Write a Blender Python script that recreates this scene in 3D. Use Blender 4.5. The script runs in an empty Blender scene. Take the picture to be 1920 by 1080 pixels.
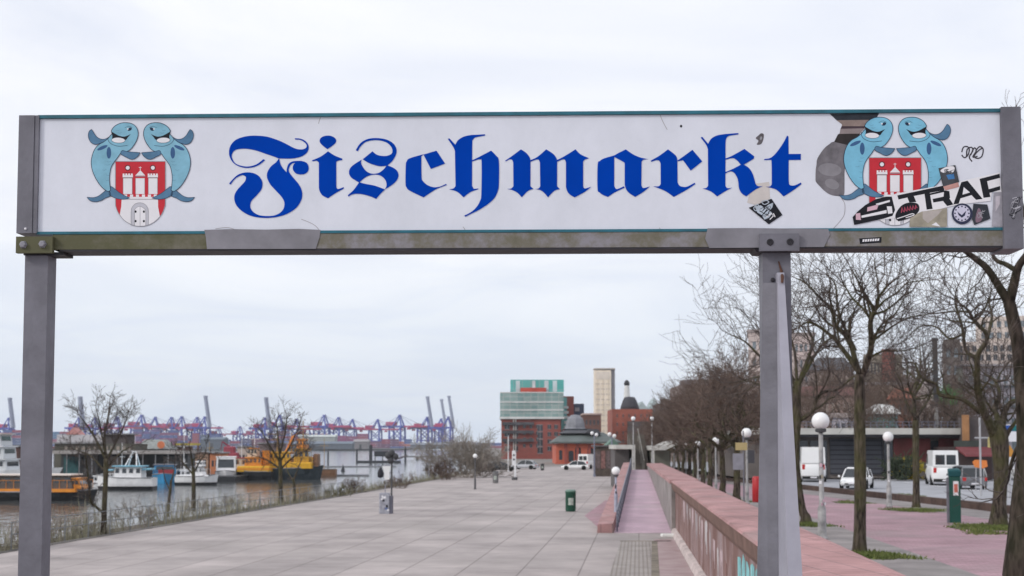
import bpy, math, random
from math import sin, cos, pi, radians
from mathutils import Vector, Matrix
from mathutils.geometry import tessellate_polygon

SC = bpy.context.scene
COL = SC.collection
R = random.Random(7)

# ------------------------------------------------------------------ camera geometry (photo 1920x1080)
F, CX, PR, CAMZ = 2600.0, 960.0, 668.0, 3.0
PITCH = math.atan(168 / F)
CP, SP = cos(PITCH), sin(PITCH)
ZP, ZR, ZQ, ZW = 0.3, 0.0, -0.9, -3.0      # promenade, road, plaza, water levels


def ray(px, py):
    x, u = px - CX, PR - py
    return Vector((x, F * CP - u * SP, F * SP + u * CP))


def P(px, py, Y):
    d = ray(px, py)
    t = Y / d.y
    return Vector((d.x * t, Y, CAMZ + d.z * t))


def G(px, py, z):
    d = ray(px, py)
    t = (z - CAMZ) / d.z
    return Vector((d.x * t, d.y * t, z))


def PX(px, Y):
    return (px - CX) * Y / F


def PZ(py, Y):
    return P(CX, py, Y).z


# ------------------------------------------------------------------ materials
MATS = {}


def mat(name, col, rough=0.7, var=0.12, scale=2.0, metal=0.0, bump=0.0, spec=0.4, col2=None, bscale=None, detail=4.0, emit=0.0, coords='Object'):
    if name in MATS:
        return MATS[name]
    m = bpy.data.materials.new(name)
    m.use_nodes = True
    nt = m.node_tree
    b = nt.nodes['Principled BSDF']
    b.inputs['Roughness'].default_value = rough
    b.inputs['Metallic'].default_value = metal
    b.inputs['Specular IOR Level'].default_value = spec
    c = (col[0], col[1], col[2], 1)
    b.inputs['Base Color'].default_value = c
    if var > 0 or col2:
        tc = nt.nodes.new('ShaderNodeTexCoord')
        n = nt.nodes.new('ShaderNodeTexNoise')
        n.inputs['Scale'].default_value = scale
        n.inputs['Detail'].default_value = detail
        n.inputs['Roughness'].default_value = 0.6
        nt.links.new(tc.outputs[coords], n.inputs['Vector'])
        r = nt.nodes.new('ShaderNodeValToRGB')
        r.color_ramp.elements[0].position = 0.3
        r.color_ramp.elements[1].position = 0.7
        lo = tuple(max(0, v * (1 - var)) for v in col) + (1,)
        hi = tuple(min(1, v * (1 + var)) for v in (col2 or col)) + (1,)
        r.color_ramp.elements[0].color = lo
        r.color_ramp.elements[1].color = hi
        nt.links.new(n.outputs['Fac'], r.inputs['Fac'])
        nt.links.new(r.outputs['Color'], b.inputs['Base Color'])
        if bump > 0:
            n2 = n
            if bscale:
                n2 = nt.nodes.new('ShaderNodeTexNoise')
                n2.inputs['Scale'].default_value = bscale
                n2.inputs['Detail'].default_value = 5
                nt.links.new(tc.outputs[coords], n2.inputs['Vector'])
            bp = nt.nodes.new('ShaderNodeBump')
            bp.inputs['Strength'].default_value = bump
            bp.inputs['Distance'].default_value = 0.02
            nt.links.new(n2.outputs['Fac'], bp.inputs['Height'])
            nt.links.new(bp.outputs['Normal'], b.inputs['Normal'])
    if emit > 0:
        b.inputs['Emission Color'].default_value = c
        b.inputs['Emission Strength'].default_value = emit
    MATS[name] = m
    return m


def nodes_of(name):
    m = bpy.data.materials.new(name)
    m.use_nodes = True
    nt = m.node_tree
    return m, nt, nt.nodes['Principled BSDF']


def brick_mat(name, c1, c2, mortar, bw, bh, ms, rot=0.0, offset=0.5, rough=0.8, noise=0.25, nscale=0.5, bump=0.3, stain=None, plane='XY', coords='Object'):
    m, nt, b = nodes_of(name)
    L = nt.links
    tc = nt.nodes.new('ShaderNodeTexCoord')
    mp = nt.nodes.new('ShaderNodeMapping')
    if plane == 'XZ':
        mp.inputs['Rotation'].default_value = (radians(-90), 0, 0)
    elif plane == 'YZ':
        mp.inputs['Rotation'].default_value = (0, radians(90), radians(90))
    else:
        mp.inputs['Rotation'].default_value = (0, 0, rot)
    L.new(tc.outputs[coords], mp.inputs['Vector'])
    br = nt.nodes.new('ShaderNodeTexBrick')
    br.offset = offset
    br.inputs['Scale'].default_value = 1.0
    br.inputs['Brick Width'].default_value = bw
    br.inputs['Row Height'].default_value = bh
    br.inputs['Mortar Size'].default_value = ms
    br.inputs['Mortar Smooth'].default_value = 0.3
    br.inputs['Bias'].default_value = -0.1
    br.inputs['Color1'].default_value = (*c1, 1)
    br.inputs['Color2'].default_value = (*c2, 1)
    br.inputs['Mortar'].default_value = (*mortar, 1)
    L.new(mp.outputs['Vector'], br.inputs['Vector'])
    n = nt.nodes.new('ShaderNodeTexNoise')
    n.inputs['Scale'].default_value = nscale
    n.inputs['Detail'].default_value = 7
    n.inputs['Roughness'].default_value = 0.65
    L.new(tc.outputs[coords], n.inputs['Vector'])
    mr = nt.nodes.new('ShaderNodeMapRange')
    mr.inputs['From Min'].default_value = 0.3
    mr.inputs['From Max'].default_value = 0.7
    mr.inputs['To Min'].default_value = 1 - noise
    mr.inputs['To Max'].default_value = 1 + noise * 0.5
    L.new(n.outputs['Fac'], mr.inputs['Value'])
    mx = nt.nodes.new('ShaderNodeMix')
    mx.data_type = 'RGBA'
    mx.blend_type = 'MULTIPLY'
    mx.inputs['Factor'].default_value = 1.0
    L.new(br.outputs['Color'], mx.inputs['A'])
    L.new(mr.outputs['Result'], mx.inputs['B'])
    out = mx.outputs['Result']
    if stain:
        n3 = nt.nodes.new('ShaderNodeTexNoise')
        n3.inputs['Scale'].default_value = stain[1]
        n3.inputs['Detail'].default_value = 5
        L.new(tc.outputs[coords], n3.inputs['Vector'])
        r3 = nt.nodes.new('ShaderNodeMapRange')
        r3.inputs['From Min'].default_value = 0.5
        r3.inputs['From Max'].default_value = 0.72
        r3.inputs['To Max'].default_value = stain[2]
        L.new(n3.outputs['Fac'], r3.inputs['Value'])
        m3 = nt.nodes.new('ShaderNodeMix')
        m3.data_type = 'RGBA'
        m3.inputs['B'].default_value = (*stain[0], 1)
        L.new(r3.outputs['Result'], m3.inputs['Factor'])
        L.new(out, m3.inputs['A'])
        out = m3.outputs['Result']
    L.new(out, b.inputs['Base Color'])
    b.inputs['Roughness'].default_value = rough
    b.inputs['Specular IOR Level'].default_value = 0.3
    if bump:
        bp = nt.nodes.new('ShaderNodeBump')
        bp.inputs['Strength'].default_value = bump
        bp.inputs['Distance'].default_value = 0.02
        inv = nt.nodes.new('ShaderNodeMath')
        inv.operation = 'SUBTRACT'
        L.new(n.outputs['Fac'], inv.inputs[0])
        L.new(br.outputs['Fac'], inv.inputs[1])
        L.new(inv.outputs[0], bp.inputs['Height'])
        L.new(bp.outputs['Normal'], b.inputs['Normal'])
    MATS[name] = m
    return m


# ------------------------------------------------------------------ mesh builder
class MB:
    def __init__(s):
        s.v, s.f, s.mi, s.sm = [], [], [], []
        s.cur = 0
        s.smooth = False

    def add(s, vs, fs, mi=None):
        o = len(s.v)
        s.v.extend([tuple(v) for v in vs])
        for f in fs:
            s.f.append([i + o for i in f])
            s.mi.append(s.cur if mi is None else mi)
            s.sm.append(s.smooth)
        return s

    def box(s, x0, x1, y0, y1, z0, z1, mi=None, M=None):
        vs = [Vector(p) for p in ((x0, y0, z0), (x1, y0, z0), (x1, y1, z0), (x0, y1, z0), (x0, y0, z1), (x1, y0, z1), (x1, y1, z1), (x0, y1, z1))]
        if M is not None:
            vs = [M @ v for v in vs]
        return s.add(vs, [(3, 2, 1, 0), (4, 5, 6, 7), (0, 1, 5, 4), (1, 2, 6, 5), (2, 3, 7, 6), (3, 0, 4, 7)], mi)

    def cbox(s, c, sz, mi=None, rz=0.0):
        M = Matrix.Translation(c) @ Matrix.Rotation(rz, 4, 'Z')
        return s.box(-sz[0] / 2, sz[0] / 2, -sz[1] / 2, sz[1] / 2, -sz[2] / 2, sz[2] / 2, mi, M)

    def bev(s, x0, x1, y0, y1, z0, z1, b, mi=None):
        """box with chamfered vertical and top edges"""
        def ring(z, i):
            return [(x0 + i + b, y0 + i, z), (x1 - i - b, y0 + i, z), (x1 - i, y0 + i + b, z), (x1 - i, y1 - i - b, z),
                    (x1 - i - b, y1 - i, z), (x0 + i + b, y1 - i, z), (x0 + i, y1 - i - b, z), (x0 + i, y0 + i + b, z)]
        rs = [ring(z0, 0), ring(z1 - b, 0), ring(z1, b * 0.8)]
        return s.loft(rs, mi=mi)

    def loft(s, rings, closed=True, caps=True, mi=None):
        n = len(rings[0])
        vs = [p for r in rings for p in r]
        fs = []
        for k in range(len(rings) - 1):
            for i in range(n if closed else n - 1):
                j = (i + 1) % n
                fs.append((k * n + i, k * n + j, (k + 1) * n + j, (k + 1) * n + i))
        if caps and closed:
            fs.append(tuple(reversed(range(n))))
            fs.append(tuple((len(rings) - 1) * n + i for i in range(n)))
        return s.add(vs, fs, mi)

    def tube(s, pts, rad, n=6, mi=None, caps=True):
        pts = [Vector(p) for p in pts]
        if not isinstance(rad, (list, tuple)):
            rad = [rad] * len(pts)
        rings = []
        a = None
        for i, p in enumerate(pts):
            d = (pts[min(i + 1, len(pts) - 1)] - pts[max(i - 1, 0)])
            if d.length < 1e-9:
                d = Vector((0, 0, 1))
            d.normalize()
            if a is None:
                a = d.orthogonal().normalized()
            else:
                a = (a - d * a.dot(d))
                a = a.normalized() if a.length > 1e-6 else d.orthogonal().normalized()
            b = d.cross(a)
            rings.append([p + a * (rad[i] * cos(2 * pi * k / n)) + b * (rad[i] * sin(2 * pi * k / n)) for k in range(n)])
        return s.loft(rings, caps=caps, mi=mi)

    def lathe(s, c, prof, n=16, mi=None, axis='Z'):
        rings = []
        for r, h in prof:
            ring = []
            for k in range(n):
                a = 2 * pi * k / n
                if axis == 'Z':
                    p = (c[0] + r * cos(a), c[1] + r * sin(a), c[2] + h)
                elif axis == 'Y':
                    p = (c[0] + r * cos(a), c[1] + h, c[2] - r * sin(a))
                else:
                    p = (c[0] + h, c[1] + r * cos(a), c[2] + r * sin(a))
                ring.append(p)
            rings.append(ring)
        return s.loft(rings, mi=mi)

    def sphere(s, c, r, n=16, m=10, mi=None, sz=1.0):
        prof = [(max(1e-4, r * sin(pi * k / m)), -r * sz * cos(pi * k / m)) for k in range(m + 1)]
        return s.lathe(c, prof, n, mi)

    def prism(s, poly, z0, z1, mi=None):
        n = len(poly)
        vs = [(p[0], p[1], z0) for p in poly] + [(p[0], p[1], z1) for p in poly]
        fs = [(i, (i + 1) % n, n + (i + 1) % n, n + i) for i in range(n)]
        tri = tessellate_polygon([[Vector((p[0], p[1], 0)) for p in poly]])
        for t in tri:
            fs.append(tuple(n + i for i in t))
            fs.append(tuple(reversed(t)))
        return s.add(vs, fs, mi)

    def extr(s, poly3, d, mi=None):
        """planar 3D polygon extruded by vector d"""
        n = len(poly3)
        d = Vector(d)
        vs = [Vector(p) for p in poly3]
        vs = vs + [v + d for v in vs]
        fs = [(i, (i + 1) % n, n + (i + 1) % n, n + i) for i in range(n)]
        tri = tessellate_polygon([[Vector(p) for p in poly3]])
        for t in tri:
            fs.append(tuple(n + i for i in t))
            fs.append(tuple(reversed(t)))
        return s.add(vs, fs, mi)

    def build(s, name, mats, parent=None, off=None, fix=True, rec=True):
        me = bpy.data.meshes.new(name)
        v = s.v
        if off is not None:
            v = [(p[0] - off[0], p[1] - off[1], p[2] - off[2]) for p in v]
        me.from_pydata(v, [], s.f)
        if not isinstance(mats, (list, tuple)):
            mats = [mats]
        for m in mats:
            me.materials.append(m)
        me.polygons.foreach_set('material_index', s.mi)
        me.polygons.foreach_set('use_smooth', s.sm)
        if rec and len(s.f) < 60000:
            import bmesh
            bm = bmesh.new()
            bm.from_mesh(me)
            bmesh.ops.recalc_face_normals(bm, faces=bm.faces)
            bm.to_mesh(me)
            bm.free()
        me.update()
        o = bpy.data.objects.new(name, me)
        COL.objects.link(o)
        if parent is not None:
            o.parent = parent
        return o


def tag(o, label=None, cat=None, group=None, kind=None):
    if label:
        o['label'] = label
    if cat:
        o['category'] = cat
    if group:
        o['group'] = group
    if kind:
        o['kind'] = kind
    return o


def thing(name, label, cat, loc=(0, 0, 0), rz=0.0, group=None, scale=1.0):
    o = bpy.data.objects.new(name, None)
    o.empty_display_size = 0.2
    COL.objects.link(o)
    o.location = loc
    o.rotation_euler = (0, 0, rz)
    o.scale = (scale, scale, scale)
    return tag(o, label, cat, group)


def copy_tree(o, parent=None):
    c = o.copy()
    COL.objects.link(c)
    if parent is not None:
        c.parent = parent
    for ch in list(KIDS.get(o.name, [])):
        copy_tree(ch, c)
    return c


KIDS = {}


def index_kids(root):
    def rec(o):
        KIDS[o.name] = [x for x in bpy.data.objects if x.parent == o]
        for x in KIDS[o.name]:
            rec(x)
    rec(root)


def dup(root, loc, rz, label, group=None, scale=None):
    if root.name not in KIDS:
        index_kids(root)
    c = copy_tree(root)
    c.location = loc
    c.rotation_euler = (0, 0, rz)
    if scale:
        c.scale = (scale, scale, scale)
    c['label'] = label
    if group:
        c['group'] = group
    return c


# ------------------------------------------------------------------ flat artwork curves
def crv(pts, closed=True, n=6):
    """Catmull-Rom through points; a third tuple element marks a corner"""
    N = len(pts)
    out = []
    q = [(float(p[0]), float(p[1])) for p in pts]
    cor = [len(p) > 2 for p in pts]
    rng = range(N if closed else N - 1)
    for i in rng:
        j = (i + 1) % N
        p1, p2 = q[i], q[j]
        if cor[i] and cor[j]:
            out.append(p1)
            continue
        h, k = i - 1, j + 1
        p0 = p1 if (cor[i] or (not closed and h < 0)) else q[h % N]
        p3 = p2 if (cor[j] or (not closed and k >= N)) else q[k % N]
        for s in range(n):
            t = s / n
            t2, t3 = t * t, t * t * t
            out.append(tuple(0.5 * (2 * p1[a] + (p2[a] - p0[a]) * t + (2 * p0[a] - 5 * p1[a] + 4 * p2[a] - p3[a]) * t2 + (3 * p1[a] - p0[a] - 3 * p2[a] + p3[a]) * t3) for a in (0, 1)))
    if not closed:
        out.append(q[-1])
    return out


def ell(cx, cy, rx, ry, a=0.0, n=20):
    ca, sa = cos(a), sin(a)
    return [(cx + rx * cos(2 * pi * k / n) * ca - ry * sin(2 * pi * k / n) * sa, cy + rx * cos(2 * pi * k / n) * sa + ry * sin(2 * pi * k / n) * ca) for k in range(n)]


def xf(pts, ox, oy, s):
    return [(ox + p[0] / s, oy + p[1] / s) + tuple(p[2:]) for p in pts]
# ------------------------------------------------------------------ camera, light, sky
cam = bpy.data.cameras.new('camera')
cam.sensor_width = 36.0
cam.lens = 36.0 * F / 1920.0
cam.shift_y = 128.0 / 1920.0
cam.clip_start = 0.1
cam.clip_end = 20000
cam.dof.use_dof = True
cam.dof.focus_distance = 7.05
cam.dof.aperture_fstop = 6.0
camo = bpy.data.objects.new('camera', cam)
COL.objects.link(camo)
camo.location = (0, 0, CAMZ)
camo.rotation_euler = (radians(90) + PITCH, 0, 0)
SC.camera = camo

sun = bpy.data.lights.new('sun', 'SUN')
sun.energy = 1.5
sun.angle = radians(11)
sun.color = (1.0, 0.96, 0.9)
suno = bpy.data.objects.new('sun', sun)
COL.objects.link(suno)
suno.location = (-40, -50, 60)
SUNV = Vector((-0.80, -0.50, 0.58)).normalized()
suno.rotation_euler = (-SUNV).to_track_quat('-Z', 'Y').to_euler()

w = bpy.data.worlds.new('World')
SC.world = w
w.use_nodes = True
nt = w.node_tree
bg = nt.nodes['Background']
bg.inputs['Strength'].default_value = 0.1
sky = nt.nodes.new('ShaderNodeTexSky')
sky.sky_type = 'NISHITA'
sky.sun_disc = False
sky.sun_elevation = math.asin(SUNV.z)
sky.sun_rotation = math.atan2(SUNV.x, SUNV.y) % (2 * pi)
sky.air_density = 1.2
sky.dust_density = 2.0
tc = nt.nodes.new('ShaderNodeTexCoord')
sep = nt.nodes.new('ShaderNodeSeparateXYZ')
nt.links.new(tc.outputs['Generated'], sep.inputs[0])


def wmath(op, a, b=None, clamp=False):
    n = nt.nodes.new('ShaderNodeMath')
    n.operation = op
    n.use_clamp = clamp
    for i, x in enumerate((a, b)):
        if x is None:
            continue
        if isinstance(x, (int, float)):
            n.inputs[i].default_value = x
        else:
            nt.links.new(x, n.inputs[i])
    return n.outputs[0]


# a flat cloud sheet: project the view direction on a plane overhead
zc = wmath('ADD', wmath('MAXIMUM', sep.outputs[2], 0.0), 0.10)
px_ = wmath('DIVIDE', sep.outputs[0], zc)
py_ = wmath('DIVIDE', sep.outputs[1], zc)
comb = nt.nodes.new('ShaderNodeCombineXYZ')
nt.links.new(px_, comb.inputs[0])
nt.links.new(py_, comb.inputs[1])
n1 = nt.nodes.new('ShaderNodeTexNoise')
n1.inputs['Scale'].default_value = 0.9
n1.inputs['Detail'].default_value = 5
n1.inputs['Roughness'].default_value = 0.55
n1.inputs['Distortion'].default_value = 0.7
nt.links.new(comb.outputs[0], n1.inputs['Vector'])
ramp = nt.nodes.new('ShaderNodeValToRGB')
ramp.color_ramp.elements[0].position = 0.33
ramp.color_ramp.elements[0].color = (9.1, 9.5, 10.6, 1)
ramp.color_ramp.elements[1].position = 0.62
ramp.color_ramp.elements[1].color = (11.2, 11.3, 11.8, 1)
nt.links.new(n1.outputs['Fac'], ramp.inputs['Fac'])
# thinner, bluer towards the horizon
hz = wmath('SUBTRACT', 1.0, wmath('DIVIDE', wmath('MAXIMUM', sep.outputs[2], 0.0), 0.16, True), True)
hm = nt.nodes.new('ShaderNodeMix')
hm.data_type = 'RGBA'
hm.inputs['B'].default_value = (8.2, 9.5, 11.3, 1)
nt.links.new(wmath('MULTIPLY', hz, 0.75), hm.inputs['Factor'])
nt.links.new(ramp.outputs['Color'], hm.inputs['A'])
mixs = nt.nodes.new('ShaderNodeMix')
mixs.data_type = 'RGBA'
mixs.inputs['Factor'].default_value = 0.88
nt.links.new(sky.outputs['Color'], mixs.inputs['A'])
nt.links.new(hm.outputs['Result'], mixs.inputs['B'])
nt.links.new(mixs.outputs['Result'], bg.inputs['Color'])

vs = SC.view_settings
vs.view_transform = 'Standard'
vs.look = 'None'
vs.exposure = 0.0
vs.gamma = 1.0
vs.use_curve_mapping = False
SC.display_settings.display_device = 'sRGB'
SC.cycles.max_bounces = 8
SC.cycles.transparent_max_bounces = 12
SC.cycles.use_denoising = True
SC.cycles.volume_bounces = 0
# ------------------------------------------------------------------ the sign on its two posts
SA = math.atan(0.0286)
SO = Vector((0.0, 7.0, ZQ))
SN = Vector((sin(SA), cos(SA), 0))
SU = Vector((cos(SA), -sin(SA), 0))


def S(px, py, d=0.0):
    r = ray(px, py)
    c = Vector((0, 0, CAMZ))
    t = ((SO - c).dot(SN) + d) / r.dot(SN)
    p = c + r * t
    return Vector(((p - SO).dot(SU), d, p.z - SO.z))


gal = mat('galvanised steel', (0.145, 0.142, 0.168), rough=0.55, var=0.22, scale=5, metal=0.0, bump=0.12, bscale=40, spec=0.4)
gal_l = mat('galvanised steel pale', (0.245, 0.24, 0.275), rough=0.5, var=0.14, scale=4, spec=0.4, bump=0.08, bscale=40)
dark_m = mat('dark steel', (0.022, 0.02, 0.026), rough=0.6, var=0.25, scale=8)
teal = mat('teal sign trim', (0.016, 0.12, 0.165), rough=0.45, var=0.3, scale=7)

# white panel with faint grime
pm, nt_, b_ = nodes_of('white sign panel')
tc_ = nt_.nodes.new('ShaderNodeTexCoord')
mp_ = nt_.nodes.new('ShaderNodeMapping')
mp_.inputs['Scale'].default_value = (1.3, 1, 0.9)
nt_.links.new(tc_.outputs['Object'], mp_.inputs[0])
no_ = nt_.nodes.new('ShaderNodeTexNoise')
no_.inputs['Scale'].default_value = 2.2
no_.inputs['Detail'].default_value = 8
no_.inputs['Roughness'].default_value = 0.7
nt_.links.new(mp_.outputs[0], no_.inputs['Vector'])
rp_ = nt_.nodes.new('ShaderNodeValToRGB')
rp_.color_ramp.elements[0].position = 0.3
rp_.color_ramp.elements[0].color = (0.605, 0.625, 0.69, 1)
rp_.color_ramp.elements[1].position = 0.62
rp_.color_ramp.elements[1].color = (0.69, 0.71, 0.785, 1)
nt_.links.new(no_.outputs['Fac'], rp_.inputs['Fac'])
nt_.links.new(rp_.outputs[0], b_.inputs['Base Color'])
b_.inputs['Roughness'].default_value = 0.38
b_.inputs['Specular IOR Level'].default_value = 0.35

# mossy beam: olive towards its left end, grey to the right
bm_, nt2, b2 = nodes_of('mossy beam steel')
tc2 = nt2.nodes.new('ShaderNodeTexCoord')
sp2 = nt2.nodes.new('ShaderNodeSeparateXYZ')
nt2.links.new(tc2.outputs['Object'], sp2.inputs[0])
mr2 = nt2.nodes.new('ShaderNodeMapRange')
mr2.inputs['From Min'].default_value = -2.5
mr2.inputs['From Max'].default_value = -0.6
mr2.inputs['To Min'].default_value = 0.42
mr2.inputs['To Max'].default_value = 0.03
nt2.links.new(sp2.outputs[0], mr2.inputs['Value'])
nz2 = nt2.nodes.new('ShaderNodeTexNoise')
nz2.inputs['Scale'].default_value = 6
nz2.inputs['Detail'].default_value = 8
nz2.inputs['Roughness'].default_value = 0.7
nt2.links.new(tc2.outputs['Object'], nz2.inputs['Vector'])
ad2 = nt2.nodes.new('ShaderNodeMath')
ad2.operation = 'ADD'
nt2.links.new(mr2.outputs[0], ad2.inputs[0])
nt2.links.new(nz2.outputs['Fac'], ad2.inputs[1])
rp2 = nt2.nodes.new('ShaderNodeValToRGB')
e = rp2.color_ramp.elements
e[0].position = 0.40
e[0].color = (0.235, 0.225, 0.25, 1)
e[1].position = 0.82
e[1].color = (0.082, 0.08, 0.036, 1)
x_ = e.new(0.58)
x_.color = (0.15, 0.138, 0.105, 1)
nt2.links.new(ad2.outputs[0], rp2.inputs['Fac'])
nt2.links.new(rp2.outputs[0], b2.inputs['Base Color'])
b2.inputs['Roughness'].default_value = 0.7

A_ = lambda n, c, v=0.06: mat('print ' + n, c, rough=0.55, var=v, scale=14, spec=0.18)
ink_blue = mat('print royal blue', (0.0004, 0.046, 0.375), rough=0.7, var=0.08, scale=3, spec=0.03)
ink_black = A_('black', (0.012, 0.013, 0.018), 0.2)
ink_out = A_('outline', (0.02, 0.035, 0.07), 0.2)
ink_fish = A_('fish blue', (0.21, 0.43, 0.55), 0.14)
ink_fish2 = A_('fish bright blue', (0.185, 0.46, 0.62), 0.12)
ink_fin = A_('fin blue', (0.085, 0.185, 0.30), 0.2)
ink_spot = A_('spot blue', (0.045, 0.11, 0.24), 0.1)
ink_red = A_('red', (0.52, 0.03, 0.045), 0.08)
ink_white = A_('white', (0.74, 0.73, 0.76), 0.04)
ink_grey = A_('grey', (0.28, 0.28, 0.31), 0.1)
ink_pink = A_('pink', (0.60, 0.40, 0.47), 0.1)
ink_beige = A_('beige', (0.33, 0.30, 0.24), 0.3)
ink_pale = A_('pale residue', (0.56, 0.52, 0.50), 0.06)

gantry = thing('sign_gantry', 'long white sign reading Fischmarkt in blue blackletter on two grey steel posts', 'sign', SO, -SA)


def zz(py_l, py_r):
    return (S(72, py_l).z + S(1878, py_r).z) / 2


uL, uR = S(70.5, 320).x, S(1879.5, 320).x
zT0, zT1 = zz(222, 212), zz(215.5, 205.5)       # white panel top / teal trim top
zB = zz(432.5, 428.5)                            # white panel bottom
zBe0 = zz(467, 462)                              # beam bottom front edge
zBe1 = zz(438.5, 434)                            # beam top
DEP = 0.18
mb = MB()
mb.box(uL, uR, 0.0, DEP - 0.02, zB, zT0)
panel = mb.build('sign_panel', [pm], gantry)
mb = MB()
mb.box(uL, uR, -0.012, DEP - 0.02, zT0 + 0.001, zT1)
top_trim = mb.build('top_trim', [teal], gantry)
tag(top_trim, 'thin teal edging along the top of the panel')
mb = MB()
mb.box(uL, uR, -0.007, DEP - 0.03, zBe1 + 0.001, zB - 0.001)
mb.build('bottom_trim', [teal], gantry)
mb = MB()
mb.box(S(99, 455).x, uR + 0.005, -0.004, 0.165, zBe0, zBe1)
beam = mb.build('beam', [bm_], gantry)
# added dark strip that paints in the shade of the beam underside
mb = MB()
mb.box(S(112, 470).x, S(1895, 470).x, -0.003, 0.167, zBe0 - 0.010, zBe0 - 0.001)
mb.build('underside_shade', [dark_m], gantry)
# end caps
mb = MB()
mb.box(S(33, 330, -.02).x, S(62, 330, -.02).x, -0.02, DEP, S(50, 437, -.02).z, S(50, 216, -.02).z)
mb.box(S(62, 330, -.02).x + 0.0015, S(70.5, 330, -.02).x, -0.016, DEP, S(50, 437, -.02).z, S(50, 216, -.02).z)
cap = mb.build('end_cap', [gal], gantry)
mb = MB()
mb.box(S(72.5, 330, -.003).x, S(70.6, 330, -.003).x, -0.003, 0.0, zB, zT0)
mb.build('edge_gap', [dark_m], panel)
mb = MB()
mb.box(S(1880.5, 330, -.03).x, S(1917, 330, -.03).x, -0.03, DEP + 0.02, S(1900, 466, -.03).z, S(1900, 200, -.03).z)
cap2 = mb.build('end_cap', [gal], gantry)
# rivet on the left cap, coloured white to paint in a glint
mb = MB()
mb.lathe(S(48, 429, -.0205), [(0.006, 0.0), (0.006, -0.004), (0.002, -0.006)], 10, axis='Y')
mb.build('rivet', [ink_white], cap)
# brackets with bolts
for (x0, x1, y0, y1, bolts, hollow) in ((30, 98, 443.5, 474, ((44, 459), (80, 458)), False), (1424, 1499, 438, 470, ((1444, 454), (1481.5, 453.5)), True)):
    mb = MB()
    a, b = S(x0, y0, -.035), S(x1, y1, -.035)
    mb.box(a.x, b.x, -0.035, -0.006, b.z, a.z)
    br = mb.build('bracket', [bm_ if not hollow else gal], gantry)
    for (bx, by) in bolts:
        mb = MB()
        c = S(bx, by, -.0352)
        if hollow:
            mb.lathe(c, [(0.0175, 0.0), (0.0175, -0.003), (0.011, -0.004), (0.010, -0.001)], 14, axis='Y')
        else:
            mb.lathe(c, [(0.021, 0.0), (0.021, -0.003), (0.0195, -0.0031), (0.0165, -0.016), (0.012, -0.018)], 6, axis='Y')
        mb.build('bolt', [dark_m if hollow else gal_l], br)
# grey patches on the beam
for pts in ([(383, 431), (430, 429.5), (500, 430.5), (560, 429), (601, 431), (599, 445), (592, 466.5), (388, 467), (386, 445)],
            [(1327, 428), (1400, 427.5), (1490, 428.5), (1553, 429.5), (1556, 440), (1545, 463), (1330, 465), (1322, 447)]):
    mb = MB()
    mb.extr([S(x, y, -.008) for x, y in pts], (0, 0.003, 0))
    mb.build('repair_plate', [mat('repair plate steel', (0.205, 0.20, 0.225), rough=0.6, var=0.2, scale=5)], gantry)

# posts
zP = S(70, 478).z
mb = MB()
mb.box(S(47, 480, .02).x, S(90, 480, .02).x, 0.02, 0.142, 0.012, zP)
postl = mb.build('post', [gal], gantry)
mb = MB()
mb.box(S(47, 480, .02).x - 0.09, S(90, 480, .02).x + 0.09, -0.07, 0.232, 0.0, 0.012)
mb.build('base_plate', [gal], postl)
mb = MB()
a = S(105, 476, .02)
mb.box(S(44, 474, .012).x, S(121, 474, .02).x, 0.013, 0.15, zP + 0.001, zBe0 - 0.011)
mb.build('post_head', [dark_m], postl)
mb = MB()
mb.box(S(1429.5, 480, .02).x, S(1482.5, 480, .02).x, 0.02, 0.142, 0.012, zP)
postr = mb.build('post', [gal], gantry)
mb = MB()
mb.box(S(1429.5, 480, .02).x - 0.09, S(1482.5, 480, .02).x + 0.09, -0.07, 0.232, 0.0, 0.012)
mb.build('base_plate', [gal], postr)
mb = MB()
a, b = S(1414, 474, .0), S(1491, 474, .0)
mb.loft([[(a.x + .012, -.002, zP + .001), (b.x - .012, -.002, zP + .001), (b.x - .012, .16, zP + .001), (a.x + .012, .16, zP + .001)],
         [(a.x, -.012, zBe0 - .0115), (b.x, -.012, zBe0 - .0115), (b.x, .16, zBe0 - .0115), (a.x, .16, zBe0 - .0115)]])
mb.build('post_head', [dark_m], postr)
# tapered stay fin on the front of the right post
mb = MB()
dT, dB = -0.03, -0.34
yT = 511
t0, t1 = S(1457.5, yT, dT), S(1470.5, yT, dT)
b0, b1 = S(1477.5, 1078, dB), S(1504.5, 1078, dB)
k = (t0.z - 0.012) / (t0.z - b0.z)
g0, g1 = t0 + (b0 - t0) * k, t1 + (b1 - t1) * k
fb = 0.0195
mb.add([t0, t1, g1, g0, (t0.x, fb, t0.z), (t1.x, fb, t1.z), (g1.x, fb, g1.z), (g0.x, fb, g0.z)],
       [(0, 1, 2, 3), (7, 6, 5, 4), (0, 4, 5, 1), (1, 5, 6, 2), (2, 6, 7, 3), (3, 7, 4, 0)])
fin = mb.build('stay_fin', [mat('pale stay steel', (0.325, 0.32, 0.375), rough=0.5, var=0.12, scale=4, spec=0.4)], postr)
tag(fin, 'pale tapered stay widening towards the ground')
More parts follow.
